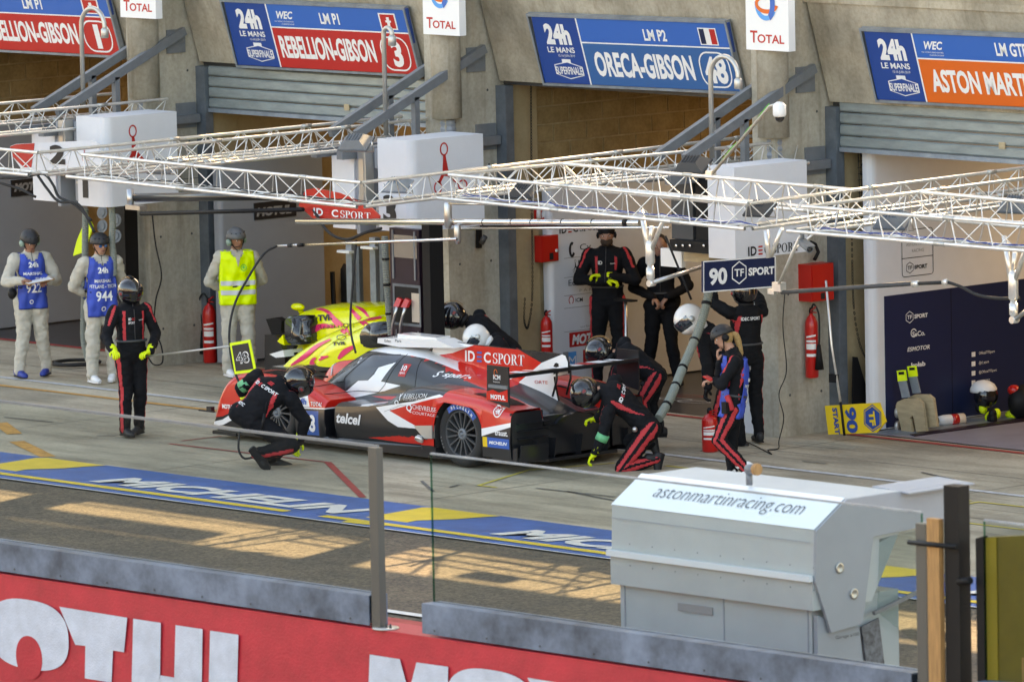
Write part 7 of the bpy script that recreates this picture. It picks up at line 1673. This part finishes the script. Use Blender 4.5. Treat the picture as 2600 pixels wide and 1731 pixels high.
# ---- yellow vest
f = standing('marshal in a neon yellow vest and green ear defenders beside the left extinguisher', 608, 957, -34, 1.78, ((-.31, -.10, 1.12), (-.08, -.20, .98), (.8, 0, -.3)), ((.31, -.10, 1.12), (.08, -.20, .98), (-.8, 0, -.3)), 22, -.05,
    suit='suit_grey', gloves=None, shoes='shoe_white', headgear='none', stripes=False, skin='skin_tan', hair='hair_grey', group='marshals in pale overalls', toe=(-15, 15))
skate_helmet(f, 'helmet_grey', 'earcup_green', mic=True); o = garment(f, 'hi_vis_vest', 'vest_yellow', -.43, .20, xlim=.215, taper=.12, neck_r=.085, flare=1.2)
P, la, up, fwd = f['P'], f['la'], f['up'], f['fwd']
for z_ in (-.20, -.31):
    cloth_text(f, grid(18, 2), -.205, z_, .41, .055, 'reflective', on=o, off=.010); cloth_text(f, grid(18, 2), -.205, z_, .41, .055, 'reflective', sg=-1, on=o, off=.010)
cloth_text(f, ring2(.5, .5, .5, .5, .12), .03, -.03, .07, .08, 'print_green', on=o); cloth_text(f, ring2(.5, .5, .5, .5, .5), .05, -.005, .03, .035, 'print_green', on=o)
MB().prism([P['chest']+fwd*.155+up*.19-la*.04, P['chest']+fwd*.16+up*.02, P['chest']+fwd*.155+up*.19+la*.04], fwd*.004).build('collar_opening', 'suit_grey', f['t'])
# ---- posed figures: pixel plus depth offset from the spot where the figure stands
def W_(x, y, Y): return at(x, y, Y=Y)
REF = V((0, 0, 0))
def D_(x, y, dd=0.): r_ = ray(x, y); return CAM+r_*(((REF-CAM).dot(FW)+dd)/r_.dot(FW))
mech = dict(suit='suit_black', group='mechanics in black and red suits')
def backtext(f, s=1.0, z=.06):
    cloth_text(f, 'ID', -.15, z, .05, .04, sg=-1, bold=.03); cloth_text(f, 'E', -.092, z, .03, .04, 'print_red', sg=-1, bold=.03); cloth_text(f, 'C', -.055, z, .035, .04, sg=-1, bold=.03); cloth_text(f, 'SPORT', -.005, z, .155, .04, sg=-1)
    for q in range(3): cloth_text(f, grid(1, 1), -.03, z+.07+.014*q, .06, .008, 'print_red', sg=-1)
RR, ZZ = RT, V((0, 0, 1)); FF = V((-.74, .67, 0))
REF = at(690, 1185, Z=0)
f = person('mechanic crouching at the front wheel of the race car', D_(640, 1048, .0), D_(675, 1005, -.02), D_(716, 968, .02), D_(754, 970, .06), RR*.75+FF*.35-ZZ*.55,
    (D_(652, 955, .14), D_(612, 985, .24), D_(632, 1030, .34), FF+RR*.4-ZZ*.4), (D_(738, 1012, -.08), D_(775, 1068, -.04), D_(757, 1132, .08), -RR*.3-ZZ*.6+FF*.4),
    D_(728, 1118, .22), D_(692, 1164, .16), D_(742, 1132, -.12), D_(652, 1152, -.16), RR+ZZ*-.05, RR*.6-ZZ*.75, lateral=RR*.8-ZZ*.45-FF*.3, scale=1.13, **mech)
backtext(f); cloth_text(f, 'METC', -.16, -.22, .11, .035, sg=-1, bold=.03)
MB().tube([D_(652, 955, .14).lerp(D_(612, 985, .24), .45), D_(652, 955, .14).lerp(D_(612, 985, .24), .95)], .072, 14).build('armband', 'armband_green', f['t'])
MB().tube([D_(664, 1092, -.2), D_(672, 1050, -.2)], .016, 8).build('radio', 'black', f['t']); MB().tube([D_(672, 1050, -.2), D_(676, 1020, -.2)], .004, 5).build('radio_aerial', 'black', f['t'])
tag(MB().tube(curve([D_(610, 1090, .1), D_(606, 1120, 0), D_(607, 1145, 0), D_(620, 1163, 0), D_(645, 1160, 0)]), .012, 8).build('air_hose', 'rubber'), 'black air line looping down behind the crouching mechanic', 'hose')
REF = at(1600, 1192, Z=0)
f = person('mechanic kneeling behind the race car with a green armband', D_(1642, 1078, 0), D_(1582, 1020, 0), D_(1530, 988, .0), D_(1488, 998, .0), -RR*.75-ZZ*.55-FF*.15,
    (D_(1545, 1045, -.18), D_(1530, 1108, -.20), D_(1506, 1160, -.16), -RR*.6-ZZ*.7), (D_(1562, 965, .16), D_(1535, 1040, .24), D_(1510, 1072, .26), -RR*.9-ZZ*.1),
    D_(1578, 1190, -.08), D_(1664, 1166, -.04), D_(1600, 1120, .28), D_(1652, 1128, .34), -RR*.25-ZZ*.9, RR*.1-ZZ*.9, lateral=FF*.95-ZZ*.1, **mech)
backtext(f); MB().tube([D_(1530, 1108, -.20).lerp(D_(1506, 1160, -.16), -.12), D_(1530, 1108, -.20).lerp(D_(1506, 1160, -.16), .2)], .068, 14).build('armband', 'armband_green', f['t'])
MB().ell(D_(1612, 1090, -.18), (.03, .03, .03)).build('belt_buckle', 'steel', f['t'])
REF = at(1290, 1000, Y=2.7)
f = person('mechanic in a black helmet bending over the far side of the race car', D_(1292, 888, .1), D_(1232, 842, 0), D_(1192, 815, 0), D_(1153, 802, 0), -RR*.7-ZZ*.6-FF*.35,
    (D_(1205, 862, -.2), D_(1188, 920, -.3), D_(1180, 980, -.35), -ZZ), (D_(1218, 800, .16), D_(1200, 880, .1), D_(1190, 940, 0), -ZZ),
    D_(1280, 985, .1), D_(1300, 1065, .2), D_(1300, 985, -.1), D_(1310, 1070, -.1), -RR*.9-FF*.2, -RR*.9-FF*.2, lateral=FF*.95, **mech)
REF = at(1300, 1000, Y=2.25)
f = person('mechanic in a white helmet behind the race car fin', D_(1310, 950, 0), D_(1268, 898, 0), D_(1240, 872, 0), D_(1213, 858, 0), -RR*.6-ZZ*.7-FF*.3,
    (D_(1250, 918, -.18), D_(1235, 970, -.2), D_(1225, 1010, -.2), -ZZ), (D_(1262, 862, .16), D_(1240, 930, .1), D_(1230, 980, 0), -ZZ),
    D_(1290, 1030, .1), D_(1310, 1085, .2), D_(1310, 1030, -.1), D_(1325, 1090, -.1), -RR*.9, -RR*.9, lateral=FF*.95, headgear='openwhite', **mech)
REF = at(1640, 1100, Y=2.3)
f = person('mechanic in a black helmet bending behind the far wing endplate', D_(1655, 948, 0), D_(1605, 910, 0), D_(1565, 898, 0), D_(1525, 893, 0), -RR*.85-ZZ*.45-FF*.2,
    (D_(1572, 938, -.16), D_(1560, 995, -.18), D_(1548, 1040, -.1), -ZZ), (D_(1585, 872, .16), D_(1560, 950, .15), D_(1545, 1000, .1), -ZZ),
    D_(1630, 1020, -.12), D_(1650, 1098, -.1), D_(1650, 1020, .15), D_(1675, 1090, .2), -RR, -RR, lateral=FF*.9+RR*.1, **mech)
# ---- arms crossed man in the garage
def gstand(label, pxh, pyh, Y, **kw): return None
def ysolve(x, y, h):
    lo_, hi_ = 3.0, 9.0
    for _ in range(40):
        m_ = (lo_+hi_)/2; lo_, hi_ = (m_, hi_) if at(x, y, Y=m_).z > h else (lo_, m_)
    return m_
Y10 = ysolve(1530, 556, 1.86)
while at(1540, 700, Y=Y10).x < X4+.32: Y10 -= .03
p = at(1540, 575, Y=Y10); foot = V((p.x, Y10, 0))
def px_of(v):
    q = v-CAM; z_ = q.dot(FW); return 1300+F_PX*q.dot(RT)/z_, 865.5-F_PX*q.dot(UP)/z_
fx, fy = px_of(foot)
f = standing('bearded mechanic with crossed arms wearing a neon glove in the middle garage', fx, fy, -50, min(1.95, at(1530, 556, Y=Y10).z), ((-.30, .06, 1.14), (.06, .20, 1.20), (.9, .1, .1)), ((.30, .06, 1.14), (-.04, .22, 1.14), (-.9, .1, .0)), 5, -.12,
    suit='suit_black', headgear='none', skin='skin', hair='hair_dark', group='mechanics in black and red suits')
k = f['k']; MB().ell(f['hc']-f['hu']*.06*k+f['fc']*.035*k, (.066*k, .070*k, .055*k), R=f['Rh'], n=16).build('beard', 'beard', f['t'])
MB().ell(f['hc']+f['hu']*.055*k-f['fc']*.01*k, (.09*k, .108*k, .085*k), R=f['Rh'], n=18).build('beanie', 'black', f['t'])
for sg in (-1, 1): MB().lathe(f['hc']+f['hl']*sg*.08*k, f['hl']*sg, [(.035, 0), (.038, .02), (0, .03)], 12).build('ear_cup', 'black', f['t'])
cloth_text(f, 'ID', -.09, .03, .05, .04); cloth_text(f, 'spark', .05, .03, .06, .02)
# ---- man with clasped hands
Y11 = ysolve(1668, 588, 1.78)
p = at(1675, 600, Y=Y11); foot = V((p.x, Y11, 0)); fx, fy = px_of(foot)
f = standing('bareheaded man in plain black with clasped hands in the middle garage', fx, fy, -46, 1.78, ((-.32, -.02, 1.13), (-.05, .20, 1.02), (.6, .3, -.6)), ((.32, -.02, 1.13), (.05, .22, 1.02), (-.6, .3, -.6)), 0, -.1,
    suit='suit_black', gloves=None, headgear='none', skin='skin', hair='hair_dark', stripes=False, spread=.05)
k = f['k']; MB().ell(f['hc']+f['hu']*.045*k-f['fc']*.022*k, (.084*k, .094*k, .09*k), R=f['Rh'], n=18).build('hair', 'hair_dark', f['t']); MB().ell(f['P']['hips']-f['la']*.19+f['up']*.0, (.03, .05, .08)).build('belt_radio', 'black', f['t'])
# ---- white helmet refueller leaning left
REF = at(1840, 1140, Z=0)
f = person('mechanic in a white open helmet leaning over the thick hose', D_(1856, 932, 0), D_(1806, 860, 0), D_(1776, 838, 0), D_(1754, 812, 0), -RR*.75-ZZ*.6-FF*.3,
    (D_(1784, 864, -.17), D_(1796, 930, -.2), D_(1798, 992, -.2), -RR*.3-ZZ), (D_(1790, 832, .16), D_(1800, 890, .15), D_(1805, 950, 0), -ZZ),
    D_(1830, 1035, -.1), D_(1822, 1136, -.1), D_(1868, 1035, .15), D_(1880, 1128, .25), -RR, -RR*.9, lateral=FF*.9+RR*.2, scale=1.1, gloves='black', headgear='openwhite', suit='suit_black', group='mechanics in black and red suits')
# ---- man under the board, arms raised
f = standing('mechanic with raised arms under the blue 90 board', 1900, 1128, 165, 1.80, ((-.28, .20, 1.50), (-.16, .42, 1.66), (0, .6, .6)), ((.28, .20, 1.50), (.14, .42, 1.70), (0, .6, .6)), 0, .1,
    suit='suit_black', group='mechanics in black and red suits', gloves='black', headgear='race')
cloth_text(f, 'IDEC SPORT', -.13, .05, .22, .035, sg=-1)
# ---- woman with ponytail and blue bib
REF = at(1865, 1222, Z=0)
f = person('ponytailed woman in a blue bib reading 457 walking past the thick hose', D_(1862, 1026, 0), D_(1872, 945, 0), D_(1860, 888, 0), D_(1836, 858, 0), -RR*.9-ZZ*.3-FF*.25,
    (D_(1866, 918, -.16), D_(1833, 978, -.22), D_(1808, 962, -.12), -RR), (D_(1860, 912, .15), D_(1828, 962, .12), D_(1828, 908, .02), ZZ-RR*.3),
    D_(1824, 1116, -.10), D_(1892, 1188, -.12), D_(1856, 1120, .1), D_(1860, 1212, .08), -RR*.5-ZZ*.85, -RR*.95-FF*.3, lateral=FF*.97+RR*.15, suit='suit_black', gloves=None, shoes='shoe_white', headgear='none', hair='hair_blond', scale=.95, group=None)
skate_helmet(f, 'helmet_matt', 'black'); k = f['k']
o = garment(f, 'bib', 'bib_blue', -.47, .16, xlim=.165, edge=None, taper=.2)
cloth_text(f, '457', -.10, -.33, .2, .11, 'print_white', sg=-1, on=o); cloth_text(f, 'PITLANE -', -.13, -.15, .24, .04, 'print_white', sg=-1, on=o); cloth_text(f, 'MARSHAL', -.1, -.08, .18, .04, 'print_white', sg=-1, on=o); cloth_text(f, '24h', -.05, .02, .1, .06, 'print_white', sg=-1, on=o)
pc = f['hc']-f['fc']*.085-f['hu']*.0; MB().tube(curve([pc, pc-f['fc']*.06-V((0, 0, .03)), pc-f['fc']*.10-V((0, 0, .14)), pc-f['fc']*.12-V((0, 0, .27)), pc-f['fc']*.135-V((0, 0, .37))]), [.03]*8+[.036]*8+[.032]*8+[.022]*8+[.006], 9).build('ponytail', 'hair_blond', f['t'])
MB().ell(f['hc']+f['hu']*.0-f['fc']*.025, (.08, .082, .09), R=f['Rh'], n=16).build('hair', 'hair_blond', f['t'])
MB().box(D_(1800, 960, -.14), (.12, .07, .015), 0, R=Matrix.Rotation(.3, 3, 'Y')).build('tmp', 'red_paint'); o = bpy.data.objects['tmp']; o.name = 'mobile_phone'; tag(o, 'red cased mobile phone in the hand of the ponytailed woman', 'phone')
MB().box(D_(1842, 1035, -.2), (.07, .05, .12)).build('radio', 'black', f['t']); MB().tube(curve([D_(1846, 1005, -.18), D_(1852, 1020, -.2), D_(1858, 1040, -.18)]), .03, 8).build('belt_scarf', 'suit_red', f['t'])
# ================================================================== YELLOW RACE CAR BEHIND (parked with its nose to the pit lane)
yc = thing('yellow_race_car', 'neon yellow and pink race car parked in front of its garage behind the red car', 'race car', tuple(at(780, 880, Y=4)))
mm('neon_paint', (.78, .80, .0), .25, coat=.7); mm('neon_pink', (.85, .02, .14), .3, coat=.5)
def prof_body(pts_top, pts_bot, Yf, dep, m, name, parent, rnd=.12, n=8):
    """solid whose near outline follows the photograph and whose flanks round over into depth"""
    T_ = [at(x, y, Y=Yf) for x, y in pts_top]; B_ = [at(x, y, Y=Yf) for x, y in pts_bot]; secs_t = []
    rows = []
    for j in range(n+1):
        a = math.pi*j/n; off = (1-math.cos(a))/2*dep; sh = math.sin(a)**.5
        rows.append([(p.lerp(q, 0) if 0 else q.lerp(p, .55+.45*sh))+V((0, off, 0)) for p, q in zip(T_, B_)])
    rows = [[q.copy() for q in B_]]+rows+[[q+V((0, dep, 0)) for q in B_]]; k_ = len(T_); vs = [p for r in rows for p in r]
    return MB().add(vs, [(i*k_+j, i*k_+j+1, (i+1)*k_+j+1, (i+1)*k_+j) for i in range(len(rows)-1) for j in range(k_-1)]+[tuple(i*k_ for i in range(len(rows))), tuple(i*k_+k_-1 for i in reversed(range(len(rows))))], 0, True).build(name, m, parent)
def smooth2(P, n=6): return [(p.x, p.y) for p in curve([V((a, b, 0)) for a, b in P], n)]
t1_ = smooth2([(736, 800), (745, 788), (775, 780), (810, 776), (860, 775), (905, 777), (930, 782), (942, 800), (946, 830)]); b1_ = smooth2([(730, 880), (745, 900), (775, 905), (810, 900), (860, 890), (905, 880), (930, 878), (942, 878), (946, 880)])
up_ = prof_body(t1_, b1_, 3.9, .9, 'neon_paint', 'engine_cover', yc); recalc(up_)
t2_ = smooth2([(720, 925), (735, 905), (765, 880), (800, 855), (830, 838), (870, 820), (920, 805), (980, 806)]); b2_ = smooth2([(720, 932), (735, 934), (765, 934), (800, 934), (830, 934), (870, 930), (920, 925), (980, 920)])
lo_ = prof_body(t2_, b2_, 3.3, .7, 'neon_paint', 'front_bodywork', yc); recalc(lo_)
t3_ = smooth2([(803, 918), (812, 890), (840, 862), (880, 842), (925, 822), (960, 812), (985, 812)]); b3_ = smooth2([(803, 926), (812, 930), (840, 932), (880, 930), (925, 925), (960, 920), (985, 920)])
fe_ = prof_body(t3_, b3_, 2.95, .35, 'neon_paint', 'front_fender', yc); recalc(fe_)
# pink paint strokes, laid onto the surfaces
dg = bpy.context.evaluated_depsgraph_get(); bvs = [BVHTree.FromObject(o, dg) for o in (up_, lo_, fe_)]
def ystick(pts, m, name='paint_stroke', k=0, glyph=None):
    """project a print on the bodywork along the car's side direction"""
    def hitp(x, y):
        a = at(x, y, Y=2.0); best = None
        for bv in bvs:
            h = bv.ray_cast(a, (at(x, y, Y=5)-a).normalized())
            if h[0] is not None and (best is None or h[3] < best[1]): best = (h[0], h[3])
        return best[0]+V((0, -.01, .004)) if best else None
    if glyph:
        vs, fs = glyph; out = [hitp(*p) for p in vs]; ok = [p is not None for p in out]; out = [p or V((0, 0, 0)) for p in out]; fs = [f for f in fs if all(ok[i] for i in f)]
        if fs: MB().add(out, fs).build(name, m, yc)
        return
    # strip of width given at each point
    vs = []; fs = []; P_ = curve([V((x, y, w)) for x, y, w in pts], 6); n_ = 0
    for i, p in enumerate(P_):
        d = (P_[min(i+1, len(P_)-1)]-P_[max(i-1, 0)]); d = V((d.x, d.y, 0)).normalized(); nrm = V((-d.y, d.x, 0)); row = [hitp(p.x+nrm.x*p.z*t_, p.y+nrm.y*p.z*t_) for t_ in (-1, 0, 1)]
        vs.append(row)
    mb = MB()
    for r0, r1 in zip(vs, vs[1:]):
        for j in (0, 1):
            q = (r0[j], r0[j+1], r1[j+1], r1[j])
            if all(z is not None for z in q) and max((a_-b_).length for a_ in q for b_ in q) < .25: mb.add(q, [(0, 1, 2, 3)])
    if mb.f: tag(mb.build(name, m, yc), kind='stuff')
for pts in ([(744, 788, 2), (790, 782, 3), (830, 790, 4), (850, 812, 7), (875, 838, 9), (890, 850, 2)], [(765, 858, 3), (790, 842, 9), (820, 828, 6), (850, 830, 3)], [(890, 782, 3), (905, 800, 5), (925, 820, 6), (940, 826, 2)], [(905, 778, 2), (925, 790, 4), (940, 810, 2)], [(740, 928, 2), (775, 905, 6), (805, 880, 5), (840, 862, 2)], [(860, 912, 3), (875, 895, 7), (900, 880, 4)], [(790, 930, 4), (800, 915, 7), (835, 905, 2)], [(930, 812, 3), (970, 806, 3)]):
    ystick(pts, 'neon_pink')
for s_, x0_, y0_, w__, h__, b_ in (('TVR', 808, 816, 40, 16, .05), ('REBELLION', 810, 836, 90, 11, .0), ('TVR', 845, 878, 34, 9, .03)):
    gl = glyphs(s_, b_); ystick(None, 'print_black', 'lettering', 0, ([(x0_+a*w__, y0_-b*h__-a*w__*.06) for a, b in gl[0]], gl[1]))
gl = ring2(868, 857, 12, 7, 1.5); ystick(None, 'print_black', 'print', 0, gl)
def lamp_pod(pts, Yf, dep, label=None, name='lamp_pod'):
    o = MB().prism([at(x, y, Y=Yf) for x, y in pts], (.05, dep, 0)).build(name, 'black_gloss', yc); recalc(o); bm = bmesh.new(); bm.from_mesh(o.data); bmesh.ops.bevel(bm, geom=bm.edges[:], offset=.03, segments=3, affect='EDGES'); bm.to_mesh(o.data); bm.free()
    for p in o.data.polygons: p.use_smooth = True
    return o
lamp_pod([(718, 812), (726, 802), (760, 803), (767, 815), (764, 850), (771, 862), (766, 875), (730, 877), (719, 860)], 3.7, .3)
o = MB().prism([at(x, y, Y=3.75) for x, y in [(728, 876), (748, 878), (742, 888), (753, 910), (748, 920), (735, 916), (728, 900)]], (0, .06, 0)).build('mirror_stalk', 'black', yc); recalc(o)
lamp_pod([(908, 850), (915, 832), (935, 820), (980, 815), (985, 880), (930, 885), (912, 878)], 2.9, .3)
o = MB().ell(at(756, 779, Y=4.1), (.11, .06, .045)).build('roof_sensor', 'neon_paint', yc); MB().tube([at(756, 779, Y=4.1), at(770, 800, Y=4.2)], .03, 8).build('sensor_stalk', 'neon_paint', yc)
MB().span(at(690, 945, Y=3.2), at(985, 935, Y=3.9)).build('floor_edge', 'carbon', yc)
o = MB().prism([at(x, y, Y=4.0) for x, y in [(675, 810), (700, 806), (715, 815), (713, 840), (720, 860), (690, 850)]], (0, .1, 0)).build('turning_vane', 'black', yc); recalc(o)
o = MB().prism([at(x, y, Y=3.8) for x, y in [(672, 850), (700, 850), (722, 895), (724, 930), (672, 940)]], (0, .5, 0)).build('dark_side_pod', 'carbon', yc); recalc(o)
o = MB().prism([at(x, y, Y=3.6) for x, y in [(684, 899), (718, 889), (723, 906), (700, 908)]], (0, .3, 0)).build('winglet', 'white', yc); recalc(o)
o = MB().prism([at(x, y, Y=3.7) for x, y in [(704, 866), (718, 850), (722, 876), (712, 872)]], (0, .2, 0)).build('winglet', 'neon_paint', yc); recalc(o)
o = MB().prism([at(x, y, Y=3.1) for x, y in [(735, 936), (780, 926), (830, 930), (850, 940), (730, 946)]], (0, .6, 0)).build('splitter', 'carbon', yc); recalc(o)
